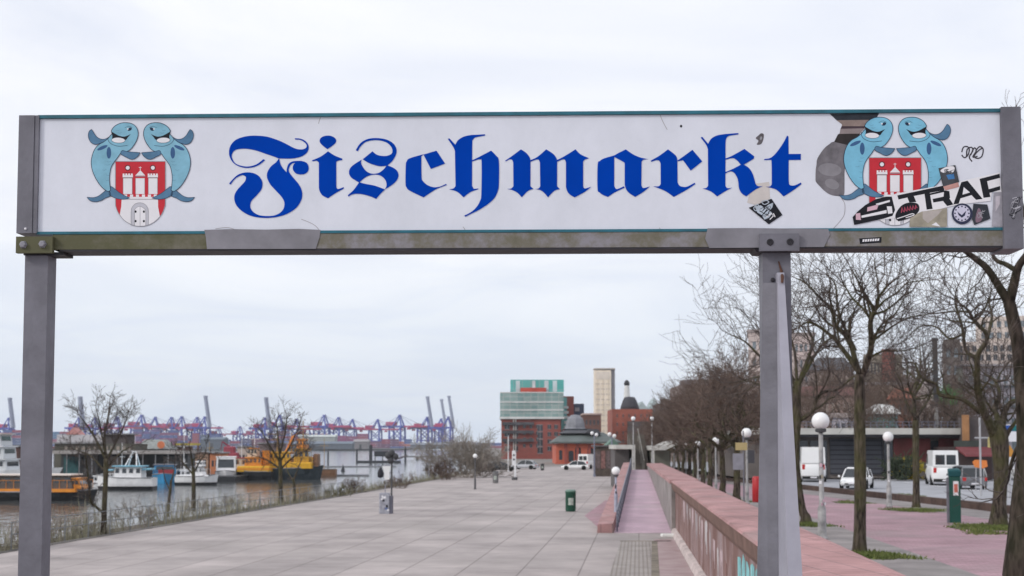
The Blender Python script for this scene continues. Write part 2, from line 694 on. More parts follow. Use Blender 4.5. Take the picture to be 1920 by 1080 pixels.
# side web closing the gap between post and fin on the left
mb = MB()
w0, w1 = S(1430, 530, .018), S(1419.5, 1078, .018)
w1 = w0 + (w1 - w0) * ((w0.z - 0.012) / (w0.z - w1.z))
mb.add([w0, (t0.x - .001, -0.012, t0.z - .05), (g0.x - .002, dB * .55, 0.012), (w1.x, -0.02, 0.012),
        (w0.x, .0198, w0.z), (t0.x - .001, .0198, t0.z - .05), (g0.x - .002, .0198, 0.012), (w1.x, .0198, 0.012)],
       [(0, 1, 2, 3), (7, 6, 5, 4), (0, 4, 5, 1), (1, 5, 6, 2), (2, 6, 7, 3), (3, 7, 4, 0)])
mb.build('stay_web', [gal], postr)
mb = MB()
mb.lathe(S(1449, 525, .0195), [(0.012, 0.0), (0.012, -0.004), (0.005, -0.006)], 12, axis='Y')
mb.build('bolt', [dark_m], postr)
mb = MB()
ch = [S(x, y, -.05 if y > 508 else .017) for x, y in ((1460, 490), (1462, 498), (1465, 508), (1467, 520), (1466.5, 530))]
mb.tube([(p.x, min(p.y, -0.034 - 0.0005 * (i * 6)) if p.z < t0.z else 0.016, p.z) for i, p in enumerate(ch)], [.003, .004, .007, .009, .007], 6)
mb.build('rust_streak', [mat('rust', (0.10, 0.045, 0.03), var=0.3)], postr)


# ------------------------------------------------------------------ artwork on the panel
def art(mb, pts, layer, mi=0):
    d = -0.0006 - 0.0004 * layer
    q = [S(p[0], p[1], d) for p in pts]
    v2 = [[Vector((p.x, p.z, 0)) for p in q]]
    tri = tessellate_polygon(v2)
    mb.add(q, [tuple(t) for t in tri], mi)


def rib(mb, pts, wd, layer, mi=0, closed=False):
    """a stroke of constant width along a path, pixel units"""
    d = -0.0006 - 0.0004 * layer
    N = len(pts)
    Lf, Rt = [], []
    for i, p in enumerate(pts):
        a = pts[(i - 1) % N] if (closed or i > 0) else p
        b = pts[(i + 1) % N] if (closed or i < N - 1) else p
        dx, dy = b[0] - a[0], b[1] - a[1]
        l = math.hypot(dx, dy) or 1
        nx, ny = -dy / l * wd / 2, dx / l * wd / 2
        Lf.append(S(p[0] + nx, p[1] + ny, d))
        Rt.append(S(p[0] - nx, p[1] - ny, d))
    fs = []
    for i in range(N if closed else N - 1):
        j = (i + 1) % N
        fs.append((i, j, N + j, N + i))
    mb.add(Lf + Rt, fs, mi)


c = 1
LETTERS = [
    # capital F
    (420, 240, 6, [
        [(795,115,c),(860,120),(920,150),(952,205),(942,262),(900,305),(840,330),(760,343),(630,342),(600,336),(560,320),(470,290),(400,265),(320,243),(230,232),(150,240),(105,265),(87,310),(92,340),(112,380),(150,410),(220,430),(290,431),(360,410),(410,378),(442,350,c),(462,360,c),(420,397),(370,427),(300,446),(230,447),(160,428),(105,392),(70,340),(57,290),(60,235),(85,180),(130,135),(200,105),(290,88),(390,87),(480,97),(560,120),(640,150),(720,190),(780,222),(830,238),(880,240),(915,228),(931,205),(920,175),(890,150),(850,132),(800,130,c)],
        [(620,337,c),(585,385),(530,430),(495,480),(482,530),(492,580),(525,640),(580,700),(640,765),(672,815),(680,860),(668,910),(635,950),(590,975),(540,988),(470,990),(400,982),(350,960),(315,930),(296,890),(298,845),(320,805),(370,755),(420,690),(433,630),(420,580),(385,535),(330,507),(260,498),(200,508),(150,530),(105,570),(56,625,c),(74,636,c),(115,580),(160,547),(205,530),(235,540),(247,560),(235,600),(195,645),(150,695),(120,750),(117,810),(140,870),(190,925),(260,970),(340,998),(440,1010),(540,1008),(640,990),(730,955),(810,900),(860,830),(880,760),(870,690),(835,625),(780,560),(745,515),(728,480),(735,438),(762,402),(802,390,c),(778,420),(774,455),(785,485),(812,512),(860,522),(910,515),(945,485),(952,440),(932,395),(880,372),(820,370),(770,376),(728,402),(708,450),(704,498,c),(665,455),(635,405)]]),
    # i
    (580, 240, 6, [
        [(205,85),(260,95),(297,125),(298,160),(265,195),(203,238,c),(150,197),(119,160),(120,125),(150,97)],
        [(210,262,c),(285,310),(372,345,c),(368,362,c),(325,367),(303,380,c),(303,650,c),(310,678),(330,685),(388,664,c),(386,682,c),(300,730),(210,790,c),(150,760),(118,715),(107,670,c),(107,388,c),(80,368),(35,374,c),(30,364,c),(130,320)]]),
    # s
    (580, 240, 6, [
        [(522,250,c),(545,262,c),(575,210),(620,165),(680,143),(750,136),(820,145),(880,170),(920,210),(935,255),(922,292),(870,313),(810,313),(755,298),(710,262,c),(600,352,c),(660,388),(730,415),(800,430),(875,424,c),(930,375),(970,310),(982,255),(965,200),(920,155),(850,125),(760,113),(670,120),(600,150),(555,195)],
        [(605,346,c),(500,412),(455,460),(447,512),(470,555),(510,583),(562,614,c),(610,570),(660,540),(720,524),(780,528),(830,555),(862,600),(868,650),(848,692,c),(930,640),(985,585),(1003,530),(985,480),(940,445),(872,418,c),(840,460),(790,500),(740,513),(690,511),(640,485),(600,435),(581,390),(588,358,c)],
        [(560,610,c),(640,630),(740,650),(852,692,c),(800,740),(752,797,c),(690,770),(600,745),(520,740),(470,752),(440,772,c),(433,755,c),(500,695)]]),
    # c
    (750, 240, 6, [
        [(268,294,c),(110,340),(75,375),(65,420),(62,620),(75,670),(110,705),(265,780,c),(400,692),(527,640,c),(518,628,c),(450,658),(380,666),(310,643),(260,600),(243,550),(240,318,c)],
        [(264,298,c),(410,255,c),(507,400,c),(347,460,c)]]),
    # h
    (750, 240, 6, [
        [(538,122,c),(555,116,c),(622,188,c),(650,140),(710,100),(790,80),(880,75),(958,70,c),(955,86,c),(880,98),(840,110),(820,135),(813,180),(810,650,c),(830,685,c),(884,680,c),(870,692),(790,722),(715,780,c),(640,715),(552,690,c),(600,680),(625,655,c),(618,260,c),(600,215)],
        [(806,365,c),(870,335),(1025,254,c),(1080,310),(1112,370),(1113,620),(1100,710),(1060,790),(990,855),(890,920),(800,965),(735,998,c),(723,985,c),(800,945),(860,890),(900,820),(915,740),(918,385),(900,354),(870,356),(808,378,c)]]),
    # m
    (930, 240, 6, [
        [(280,240,c),(340,280),(378,330),(388,365,c),(387,655,c),(422,685,c),(370,702),(330,735),(290,780,c),(240,727),(180,697),(122,685,c),(170,680),(196,655,c),(194,390,c),(180,357),(150,353),(110,376,c),(103,367,c),(180,315)],
        [(565,240,c),(640,288),(680,340),(688,378,c),(687,655,c),(720,688,c),(665,702),(620,740),(585,780,c),(540,727),(495,697),(438,686,c),(478,680),(498,655,c),(494,390,c),(480,357),(450,356),(386,380,c),(385,362,c),(465,325)],
        [(895,240,c),(950,295),(1047,340,c),(1000,355),(980,378,c),(980,650,c),(998,680),(1073,660,c),(1000,717),(885,780,c),(830,747),(800,707),(787,660,c),(787,388,c),(775,357),(745,353),(687,380,c),(686,360,c),(770,317)]]),
    # a
    (1100, 240, 6, [
        [(430,243,c),(330,300),(200,340),(150,370),(124,410),(122,680),(145,725),(190,755),(240,775,c),(320,722),(427,672,c),(420,655,c),(350,685),(325,680),(310,650,c),(311,325,c)],
        [(440,240,c),(520,295),(600,330),(692,350,c),(640,356),(618,378,c),(615,640,c),(630,672),(660,672),(712,656,c),(640,717),(545,775,c),(480,732),(445,690),(428,640,c),(428,402,c),(415,382),(312,326,c),(325,300)]]),
    # r
    (1100, 240, 6, [
        [(915,240,c),(975,285),(1012,325),(1021,375,c),(1023,610,c),(1042,646),(1080,661),(1130,659),(1215,616,c),(1223,630,c),(1130,692),(980,775,c),(880,707),(747,655,c),(810,655),(833,630,c),(832,400,c),(815,368),(780,363),(728,380,c),(720,368,c),(820,310)],
        [(1018,368,c),(1030,372,c),(1085,362,c),(1170,480,c),(1300,375,c),(1190,245,c),(1080,325,c)]]),
    # k
    (1300, 240, 6, [
        [(83,107,c),(100,98,c),(166,178,c),(200,122),(260,86),(340,70),(430,62),(508,57,c),(506,72,c),(430,82),(388,96),(367,130),(362,200,c),(361,650,c),(385,677),(438,670,c),(350,717),(268,770,c),(195,712),(103,680,c),(145,674),(166,650,c),(164,240,c),(145,190)],
        [(360,343,c),(440,310),(575,235,c),(685,318,c),(680,345,c),(575,408,c),(530,408,c),(490,362),(440,338),(360,357,c)],
        [(553,402,c),(620,445),(660,500),(685,570),(702,630),(732,655),(783,653,c),(700,692),(595,768,c),(545,735),(515,680),(505,600),(490,550),(455,500),(415,487),(360,512,c),(360,496,c),(450,457)]]),
    # t
    (1300, 240, 6, [
        [(1055,85,c),(1070,95,c),(1072,292,c),(1210,291,c),(1209,358,c),(1073,360,c),(1074,600),(1090,642),(1140,645),(1210,613,c),(1217,630,c),(1130,697),(1015,770,c),(930,692),(812,660,c),(860,658),(882,635,c),(880,385),(865,360),(798,361,c),(798,348,c),(870,335),(940,270),(1010,170)]]),
]
mb = MB()
lay = 4
for ox, oy, s, polys in LETTERS:
    for i, pl in enumerate(polys):
        art(mb, crv(xf(pl, ox, oy, s)), lay + i * 0.6)
o = mb.build('lettering', [ink_blue], panel, rec=False)
tag(o, 'blue blackletter word Fischmarkt')


# ------------------------------------------------------------------ crest of two fish holding a shield with a castle
def crest(T, right):
    """T maps crest units to pixels.  material slots: 0 outline 1 fish 2 fin 3 spot 4 red 5 white 6 grey 7 black"""
    mb = MB()
    mir = lambda pts: [(1904 - p[0], p[1]) + tuple(p[2:]) for p in pts]
    tp = lambda pts: [T(p) for p in pts]
    L0 = 3.0
    sh = [(555,690,c),(1335,690,c),(1335,1300),(1322,1410),(1268,1530),(1170,1630),(1060,1688),(945,1705),(830,1688),(700,1618),(610,1510),(566,1410),(555,1300)]
    shp = crv(sh)
    art(mb, tp(shp), L0, 4)
    rib(mb, tp(shp), 1.1, L0 + 1.6, 6, True)
    # castle
    wall = [(652,1285,c),(1222,1285,c),(1222,1400,c),(1250,1550,c),(1170,1626),(1060,1684),(945,1700),(830,1684),(700,1614),(622,1528,c),(645,1400,c)]
    art(mb, tp(crv(wall)), L0 + .5, 5)
    art(mb, tp([(655,1245),(1220,1245),(1220,1278),(655,1278)]), L0 + .5, 5)
    for k in range(6):
        x = 690 + k * 93
        art(mb, tp([(x,1208),(x+48,1208),(x+48,1250),(x,1250)]), L0 + .8, 5)
    rib(mb, tp([(655,1283),(1222,1283)]), 1.0, L0 + 1.2, 6)
    for x0 in (675, 870, 1070):
        art(mb, tp([(x0,952),(x0+142,952),(x0+142,1200),(x0,1200)]), L0 + .5, 5)
        rib(mb, tp([(x0,1200),(x0,952),(x0+142,952),(x0+142,1200)]), .7, L0 + 1.2, 6)
    for x0 in (668, 1060):
        art(mb, tp([(x0,905),(x0+160,905),(x0+160,942),(x0,942)]), L0 + .8, 5)
        for k in range(4):
            art(mb, tp([(x0+k*43,880),(x0+k*43+28,880),(x0+k*43+28,908),(x0+k*43,908)]), L0 + .7, 5)
        rib(mb, tp([(x0,944),(x0+160,944)]), .8, L0 + 1.3, 7)
    art(mb, tp([(865,912),(1022,912),(945,828)]), L0 + .7, 5)
    rib(mb, tp([(868,925),(1020,925)]), 1.2, L0 + 1.3, 6)
    for x0 in (747, 1140):
        art(mb, tp(ell(x0, 790, 46, 46)), L0 + .6, 8)
        art(mb, tp(ell(x0, 790, 30, 30)), L0 + .9, 5)
        rib(mb, tp([(x0-60,868),(x0+60,868)]), .9, L0 + 1.0, 8)
    rib(mb, tp([(943,770),(943,830)]), 1.0, L0 + 1.0, 5)
    rib(mb, tp([(920,786),(966,786)]), .8, L0 + 1.1, 5)
    # gate
    gate = [(800,1690),(800,1480),(815,1410),(865,1355),(935,1337),(1005,1355),(1055,1410),(1070,1480),(1070,1690)]
    art(mb, tp(crv(gate, False) + [(1000,1703),(870,1703)]), L0 + .9, 9)
    rib(mb, tp(crv(gate, False)), .9, L0 + 1.5, 6)
    inn = [(855,1698),(855,1480),(870,1425),(935,1393),(1000,1425),(1028,1480),(1028,1698)]
    art(mb, tp(crv(inn, False)), L0 + 1.2, 5)
    rib(mb, tp(crv(inn, False)), .9, L0 + 1.6, 6)
    rib(mb, tp([(940,1398),(940,1702)]), .8, L0 + 1.8, 6)
    for x0 in (870, 1000):
        for y0 in (1475, 1625):
            art(mb, tp(ell(x0, y0, 17, 20, n=10)), L0 + 1.7, 7)
    # fish
    body = [(490,207,c),(530,150),(600,105),(680,84),(780,90),(850,122),(895,180),(910,260),(890,350),(840,440),(780,508),(705,545),(640,560),(585,635),(530,705),(490,775),(470,855),(460,940),(465,1040),(478,1140,c),(430,1158),(340,1090),(260,980),(200,850),(175,720),(190,600),(230,500),(290,430),(370,385),(440,330),(470,290),(500,262,c)]
    finl = [(450,315,c),(385,340),(330,340),(280,318),(240,280),(212,235),(182,188,c),(148,212),(128,270),(140,340),(180,400),(240,425),(300,412),(400,375,c)]
    finr = [(660,520),(740,535),(850,545),(942,552,c),(910,605),(850,650),(790,655),(720,622),(640,575)]
    tl = [(440,1125),(370,1170),(290,1230),(210,1255),(108,1250,c),(160,1305),(240,1322),(330,1302),(400,1262),(480,1222)]
    tr = [(478,1085),(550,1125),(620,1180),(700,1225),(780,1262,c),(690,1284),(580,1272),(500,1238),(455,1200)]
    spots = [ell(452, 555, 36, 92), ell(350, 476, 88, 26, -0.42)]
    mouth = [(490,222,c),(560,262),(620,290),(700,300),(795,262,c),(752,310),(716,352),(640,336),(560,330),(500,345,c),(505,290)]
    for side in (0, 1):
        m_ = mir if side else (lambda q: q)
        if not (right and side == 0):
            art(mb, tp(crv(m_(finl))), L0 + 1.9, 2)
            rib(mb, tp(crv(m_(finl))), .9, L0 + 2.2, 0, True)
        for t_ in ((tl, tr) if not (right and side) else (tr,)):
            art(mb, tp(crv(m_(t_))), L0 + 2.0 + .1 * side, 2)
            rib(mb, tp(crv(m_(t_))), .9, L0 + 2.3, 0, True)
        bp = tp(crv(m_(body)))
        art(mb, bp, L0 + 2.5, 1)
        rib(mb, bp, 1.2, L0 + 2.8, 0, True)
        art(mb, tp(crv(m_(finr))), L0 + 2.9 + .1 * side, 2)
        rib(mb, tp(crv(m_(finr))), .9, L0 + 3.3, 0, True)
        for s_ in spots:
            art(mb, tp(m_(s_)), L0 + 2.9, 3)
        art(mb, tp(crv(m_(mouth))), L0 + 2.9, 7)
        art(mb, tp(m_(ell(600, 358, 106, 43, 0.04))), L0 + 3.1, 5)
        rib(mb, tp(m_(ell(600, 358, 106, 43, 0.04))), .7, L0 + 3.15, 0, True)
        rib(mb, tp(crv(m_([(440,305),(442,360),(490,415),(600,452),(745,440)]), False)), .9, L0 + 3.0, 0)
        art(mb, tp(m_(ell(778, 185, 36, 24, -0.5, 12))), L0 + 3.0, 0)
        art(mb, tp(m_(ell(748, 182, 13, 12, 0, 8))), L0 + 3.2, 5)
        rib(mb, tp(crv(m_([(700,165),(760,140),(820,160)]), False)), .6, L0 + 3.1, 0)
        for (x0, y0) in ((350, 820), (400, 740), (420, 690), (410, 900), (400, 980), (560, 200), (590, 240)):
            rib(mb, tp(crv(m_([(x0, y0), (x0 + 30, y0 + 8), (x0 + 62, y0 - 4)]), False)), .45, L0 + 2.9, 2)
    o = mb.build('crest', [ink_out, ink_fish2 if right else ink_fish, ink_fin, ink_spot, ink_red, ink_white, ink_grey, ink_black, A_('dark red', (0.13, 0.02, 0.03)), A_('stone grey', (0.5, 0.5, 0.55))], panel, rec=False)
    return o


k1 = 8.348
crl = crest(lambda p: (150 + p[0] / k1, 220 + p[1] / k1), False)
tag(crl, 'complete crest of two blue fish holding a red shield with a white castle')
k2 = 1.045 / k1
crr = crest(lambda p: (1629.6 + (p[0] - 555) * k2, 295.6 + (p[1] - 690) * k2), True)
tag(crr, 'second fish crest half covered by a torn patch and stickers')

# the broken patch beside the second crest
mb = MB()
pts_out = [(1556, 213.5), (1562, 221), (1571, 227), (1578, 233), (1575, 240), (1571, 252), (1564.5, 265.5), (1555.5, 270), (1546.5, 277), (1538, 288), (1532, 299), (1531, 308), (1529.5, 318), (1529, 332), (1530, 341), (1537, 349), (1546, 358), (1557, 365), (1570, 367.5), (1582, 366), (1583.5, 345), (1584, 318)]
art(mb, crv(pts_out[6:] + [(1590, 295), (1598, 272), (1606, 262)]), 0.5, 0)
art(mb, [(1564, 266), (1571, 252), (1574, 250.5), (1613, 250), (1606, 262), (1598, 274)], .9, 1)
art(mb, [(1574, 251), (1576, 241), (1622, 240), (1612, 250.5)], 1.1, 2)
art(mb, [(1576, 241.5), (1578.5, 236), (1624, 236), (1620, 240.5)], 1.3, 3)
art(mb, [(1578.5, 236.5), (1578.5, 233), (1568, 225), (1641, 224), (1632, 230), (1625, 236.5)], 1.5, 4)
art(mb, [(1568.5, 225.5), (1556, 213.5), (1649, 212), (1641, 224.5)], 1.7, 5)
art(mb, ell(1556, 318, 22, 12, 0.1), 0.9, 6)
art(mb, ell(1560, 345, 14, 9, 0.4), 0.9, 7)
pm_ = [A_('torn grey', (0.155, 0.145, 0.16), 0.35), A_('torn dark', (0.03, 0.025, 0.025), 0.3), A_('torn taupe', (0.24, 0.20, 0.20), 0.2), A_('torn line', (0.06, 0.04, 0.05), 0.2), A_('torn tan', (0.26, 0.20, 0.18), 0.25), A_('torn slate', (0.03, 0.035, 0.045), 0.3), A_('torn light', (0.23, 0.22, 0.24), 0.15), A_('torn light', (0.23, 0.22, 0.24), 0.15)]
o = mb.build('torn_patch', pm_, panel, rec=False)
tag(o, 'torn brown and grey patch where the panel surface has come away')

# hairline cracks and specks, each a part of its own
ink_crack, ink_smudge = A_('crack grey', (0.36, 0.34, 0.36)), A_('smudge', (0.11, 0.10, 0.11), .4)
for pl in ([(606, 213), (601, 220), (597, 232)], [(565, 411), (580, 417), (592, 424), (602, 436)], [(1237, 213), (1241, 224), (1247, 236), (1251, 243)], [(868, 425), (872, 431), (873, 438)], [(1578, 372), (1584, 383), (1583, 402), (1574, 416), (1561, 430)], [(1236, 427), (1240, 432), (1243, 438)], [(404, 429), (425, 426.5), (440, 430)]):
    mb = MB()
    rib(mb, crv(pl, False), 1.1, 0.6, 0)
    mb.build('crack', [ink_crack], panel, rec=False)
mb = MB()
art(mb, ell(1277, 236.5, 2.2, 2.6, n=10), .6)
mb.build('speck', [ink_black], panel, rec=False)
mb = MB()
art(mb, crv([(1422, 254), (1427, 250), (1432, 252), (1431, 262), (1427, 270), (1419, 271), (1422, 264), (1417, 259)]), .6, 0)
art(mb, ell(1427, 259, 2.2, 3.5, .3, 8), .9, 1)
mb.build('smudge', [ink_smudge, ink_grey], panel, rec=False)


def sticker(label, fn, mats, name='sticker', parent=None):
    mb = MB()
    fn(mb)
    o = mb.build(name, mats, parent or panel, rec=False)
    return tag(o, label)


rr = random.Random(3)


def scribble(mb, cx, cy, w_, h_, n, wd, lay, mi, seed):
    q = random.Random(seed)
    for _ in range(n):
        pts = [(cx + q.uniform(-w_, w_), cy + q.uniform(-h_, h_)) for _ in range(4)]
        rib(mb, crv(pts, False, 5), wd, lay + q.random() * .3, mi)


# residue ghost and diamond sticker under the k
def f(mb):
    art(mb, [(1401, 380), (1410, 345), (1442, 341), (1444, 372), (1420, 385)], .8, 0)
sticker('pale square of glue residue', f, [ink_pale], 'residue')
def f(mb):
    art(mb, [(1404, 389.5), (1446.5, 372.5), (1467, 403), (1441.5, 420.5)], 6.5, 0)
    art(mb, xf([(690,880),(760,870),(800,900),(850,860),(900,840),(890,890),(860,930),(890,960),(850,1010),(800,1030),(770,980),(720,950)], 1300, 240, 6), 6.8, 1)
    for q in ([(680,900),(720,860),(740,890),(705,930)], [(770,830),(820,815),(850,835),(800,860)]):
        rib(mb, crv(xf(q, 1300, 240, 6)), 1.6, 7.1, 1, True)
    for q in ([(820,1000),(880,960),(900,990),(860,1030)], [(900,960),(920,1000)]):
        rib(mb, xf(q, 1300, 240, 6), 1.8, 7.2, 2)
    scribble(mb, 1434, 396, 11, 9, 7, .9, 7.2, 0, 5)
sticker('black and silver square sticker turned on its corner under the k', f, [ink_black, A_('silver', (0.42, 0.48, 0.55), .2), ink_white])
# black spray tag
def f(mb):
    for pl in ([(950,580),(975,510),(1030,500),(1060,540),(1040,620),(990,660),(950,620)], [(1020,640),(1030,540),(1090,510),(1110,560),(1060,650),(1100,715)],
               [(1080,620),(1130,520),(1160,560),(1110,650),(1180,640)], [(1150,560),(1210,500),(1260,540),(1240,640),(1180,670),(1130,640),(1190,560),(1250,520)]):
        rib(mb, crv(xf(pl, 1680, 210, 7.71), False), 2.3, 1 + rr.random(), 0)
sticker('small black spray tag of looping strokes', f, [A_('spray', (0.05, 0.045, 0.055), .3)], 'graffiti_tag')
# white band with black capitals
K4 = lambda pl: xf(pl, 1680, 310, 6)
K2 = lambda pl: xf(pl, 1500, 300, 8.31)
def f(mb):
    art(mb, K4([(-480, 600), (-380, 470), (0, 318), (530, 222), (1168, 78), (1186, 300), (1080, 300), (1065, 400), (700, 440), (420, 510), (-60, 600), (-460, 640)]), 7.6, 1)
    B = 8.2
    art(mb, K4([(15,338),(530,228),(545,278),(200,345),(228,412),(150,418),(128,362),(28,385)]), B, 0)      # T
    art(mb, K4([(318,300),(378,300),(412,490),(345,498)]), B + .2, 0)                                        # R
    art(mb, K4([(375,318),(530,280),(600,290),(608,365),(585,392),(420,418),(412,378),(535,352),(540,300),(385,335)]), B + .4, 0)
    art(mb, K4([(520,390),(600,372),(645,440),(575,458)]), B + .6, 0)
    art(mb, K4([(735,190),(805,172),(975,378),(900,388),(850,335),(725,372),(705,432),(645,440)]), B, 0)     # A
    art(mb, K4([(762,245),(832,305),(748,330)]), B + .6, 1)
    art(mb, K4([(940,152),(1165,95),(1172,140),(1025,178),(1062,355),(985,366)]), B + .2, 0)                 # P
    art(mb, K4([(1030,272),(1172,232),(1172,276),(1045,312)]), B + .4, 0)
    art(mb, K2([(820,890),(900,800),(1020,700),(1180,610),(1340,570),(1430,570),(1482,780),(1440,870),(1300,915),(845,1012)]), B, 0)   # first broken glyph
    for q, m_ in (([(955,868),(1350,778),(1350,828),(960,902)], 1), ([(868,835),(938,825),(950,935),(872,930)], 2), ([(1050,738),(1225,690),(1200,768),(1045,802)], 2),
                  ([(1352,722),(1430,722),(1442,828),(1372,840)], 1), ([(1180,682),(1400,622),(1400,652),(1200,712)], 1)):
        art(mb, K2(q), B + .5, m_)
sticker('white banner sticker with black capitals TRAP', f, [ink_black, ink_white, ink_pink])
def f(mb):
    art(mb, crv(K4([(0,540),(60,455),(140,420),(240,430),(262,500),(200,570),(60,622),(0,605)])), 9.6, 0)
    for k in range(6):
        x = 60 + k * 31
        rib(mb, K4([(x,535 - k*8),(x+8,470 - k*5),(x+22,520 - k*8)]), 1.6, 10.1, 1)
    rib(mb, crv(K4([(10,600),(90,575),(180,545),(200,560),(110,590)]), False), 1.6, 10.2, 2)
sticker('black oval sticker with jagged red lettering', f, [ink_black, A_('sticker red', (0.42, 0.07, 0.12)), ink_white])
def f(mb):
    art(mb, K4([(160,580),(290,520),(575,480),(575,692),(150,692)]), 9.3, 0)
    art(mb, K4([(300,520),(520,500),(470,560),(360,650),(300,600)]), 9.6, 1)
    art(mb, K4([(400,670),(450,640),(500,690)]), 9.7, 2)
sticker('weathered beige paper scrap at the lower edge of the panel', f, [ink_beige, A_('paper', (0.42, 0.38, 0.36), .15), ink_white])
def f(mb):
    art(mb, K4(ell(745, 545, 118, 118, n=28)), 9.9, 0)
    art(mb, K4(ell(742, 540, 92, 92, n=28)), 10.2, 1)
    for a in range(12):
        art(mb, K4(ell(742 + 78 * cos(a * pi / 6), 540 + 78 * sin(a * pi / 6), 10, 10, n=6)), 10.6, 0)
    art(mb, K4([(690,520),(740,560),(790,510),(775,565),(740,590),(705,560)]), 10.6, 0)
sticker('round white clock face sticker with dark rim', f, [A_('navy', (0.03, 0.035, 0.07)), A_('lilac white', (0.55, 0.54, 0.66))])
def f(mb):
    art(mb, K4([(870,432),(1028,440),(1062,600),(880,672),(855,600)]), 9.5, 0)
    art(mb, crv(K4([(930,480),(965,540),(960,620),(900,640),(900,560)])), 9.9, 1)
    scribble(mb, 1841, 402, 8, 9, 4, 1.0, 10.0, 2, 9)
sticker('dark square sticker right of the clock sticker', f, [A_('ash', (0.035, 0.04, 0.05), .3), A_('mauve', (0.20, 0.13, 0.17), .2), ink_grey])
def f(mb):
    art(mb, K4([(1098,312),(1190,298),(1200,690),(1078,690)]), 9.4, 0)
    art(mb, K4([(1120,350),(1175,340),(1165,440),(1120,520)]), 9.7, 1)
sticker('tall grey paper strip at the right end of the panel', f, [A_('grey paper', (0.33, 0.32, 0.36), .25), A_('light paper', (0.52, 0.48, 0.53), .2)])
def f(mb):
    art(mb, K4([(478,32),(668,-4),(712,190),(530,240)]), 11.0, 0)
    art(mb, crv(K4([(500,60),(560,20),(640,10),(660,40),(630,90),(580,70),(540,85)])), 11.4, 1)
    art(mb, K4([(565,110),(650,90),(660,150),(590,160)]), 11.4, 2)
    art(mb, K4([(530,240),(700,190),(712,242),(556,282)]), 11.4, 3)
    scribble(mb, 1781, 322, 12, 6, 4, .9, 11.8, 0, 4)
sticker('dark picture sticker with blue and pink figure above the banner', f, [A_('charcoal', (0.06, 0.065, 0.075), .3), ink_white, A_('blue patch', (0.05, 0.17, 0.38), .2), A_('salmon', (0.52, 0.28, 0.25), .2)])
def f(mb):
    d = -0.0045
    for pts, mi, dd in (([(1611, 447), (1653, 444.5), (1652.5, 455), (1612.5, 457.5)], 0, 0), ):
        q = [S(x, y, d) for x, y in pts]
        mb.add(q, [(0, 1, 2, 3)], mi)
    for kx in range(7):
        x = 1617 + kx * 4.6
        q = [S(x, 453.5 - kx * .3, d - .0004), S(x + 3.4, 453.2 - kx * .3, d - .0004), S(x + 4.2, 448.5 - kx * .25, d - .0004), S(x + .8, 448.8 - kx * .25, d - .0004)]
        mb.add(q, [(0, 1, 2, 3)], 1)
sticker('small black strip sticker on the beam', f, [ink_black, ink_white], parent=beam)
def f(mb):
    q = random.Random(11)
    for _ in range(9):
        pts = [(1906 + q.uniform(-14, 10), 388 + q.uniform(-20, 20)) for _ in range(4)]
        pts = crv(pts, False, 5)
        N = len(pts)
        Lf = [S(p[0], p[1] - .8, -.0306) for p in pts]
        Rt = [S(p[0], p[1] + .8, -.0306) for p in pts]
        for v_ in Lf + Rt:
            v_.x = min(v_.x, S(1917, 390, -.03).x)
        dd = q.random() * .0004
        for v_ in Lf + Rt:
            v_.y -= dd
        mb.add(Lf + Rt, [(i, i + 1, N + i + 1, N + i) for i in range(N - 1)], q.choice((0, 0, 1)))
sticker('pale scribbled tag on the right end cap', f, [A_('pale tag', (0.42, 0.42, 0.46), .2), ink_black], 'graffiti_tag', cap2)
# ------------------------------------------------------------------ ground, water, pavings
WX = lambda Y: 2.3 + 0.0796 * Y          # inner face of the long parapet wall
plaza_m = brick_mat('plaza slabs', (0.425, 0.375, 0.362), (0.37, 0.328, 0.318), (0.24, 0.21, 0.20), 3.7, 1.84, 0.03, rot=radians(-90 + 5.2), offset=0.37, noise=0.34, nscale=0.3, bump=0.25, stain=((0.29, 0.265, 0.25), 0.10, 0.5))
pink_m = brick_mat('pink pavers', (0.42, 0.262, 0.30), (0.36, 0.225, 0.255), (0.22, 0.15, 0.16), 0.42, 0.21, 0.012, rot=radians(-5.2), noise=0.28, nscale=0.5, bump=0.2, stain=((0.27, 0.225, 0.225), 0.3, 0.6))
ramp_m = brick_mat('pink ramp pavers', (0.62, 0.45, 0.53), (0.56, 0.405, 0.475), (0.38, 0.29, 0.33), 0.5, 0.25, 0.012, rot=radians(-5.2), noise=0.22, nscale=0.4, bump=0.2, stain=((0.48, 0.40, 0.42), 0.25, 0.6))
asph_m = mat('asphalt', (0.33, 0.335, 0.36), rough=0.8, var=0.2, scale=0.6, bump=0.2, bscale=30)
strip_m = mat('grey tree strip', (0.25, 0.225, 0.22), rough=0.9, var=0.28, scale=0.8, bump=0.3, bscale=12)
conc_m = mat('concrete', (0.36, 0.35, 0.34), rough=0.85, var=0.2, scale=1.2, bump=0.15, bscale=15)
soil_m = mat('dark soil', (0.09, 0.075, 0.06), rough=0.95, var=0.35, scale=0.8)
ground_m = mat('rough ground', (0.20, 0.18, 0.165), rough=0.95, var=0.25, scale=0.05)
white_p = mat('road paint', (0.7, 0.7, 0.7), rough=0.7, var=0.15, scale=4)


def struct(name, mb, m):
    o = mb.build(name, m)
    o['kind'] = 'structure'
    return o


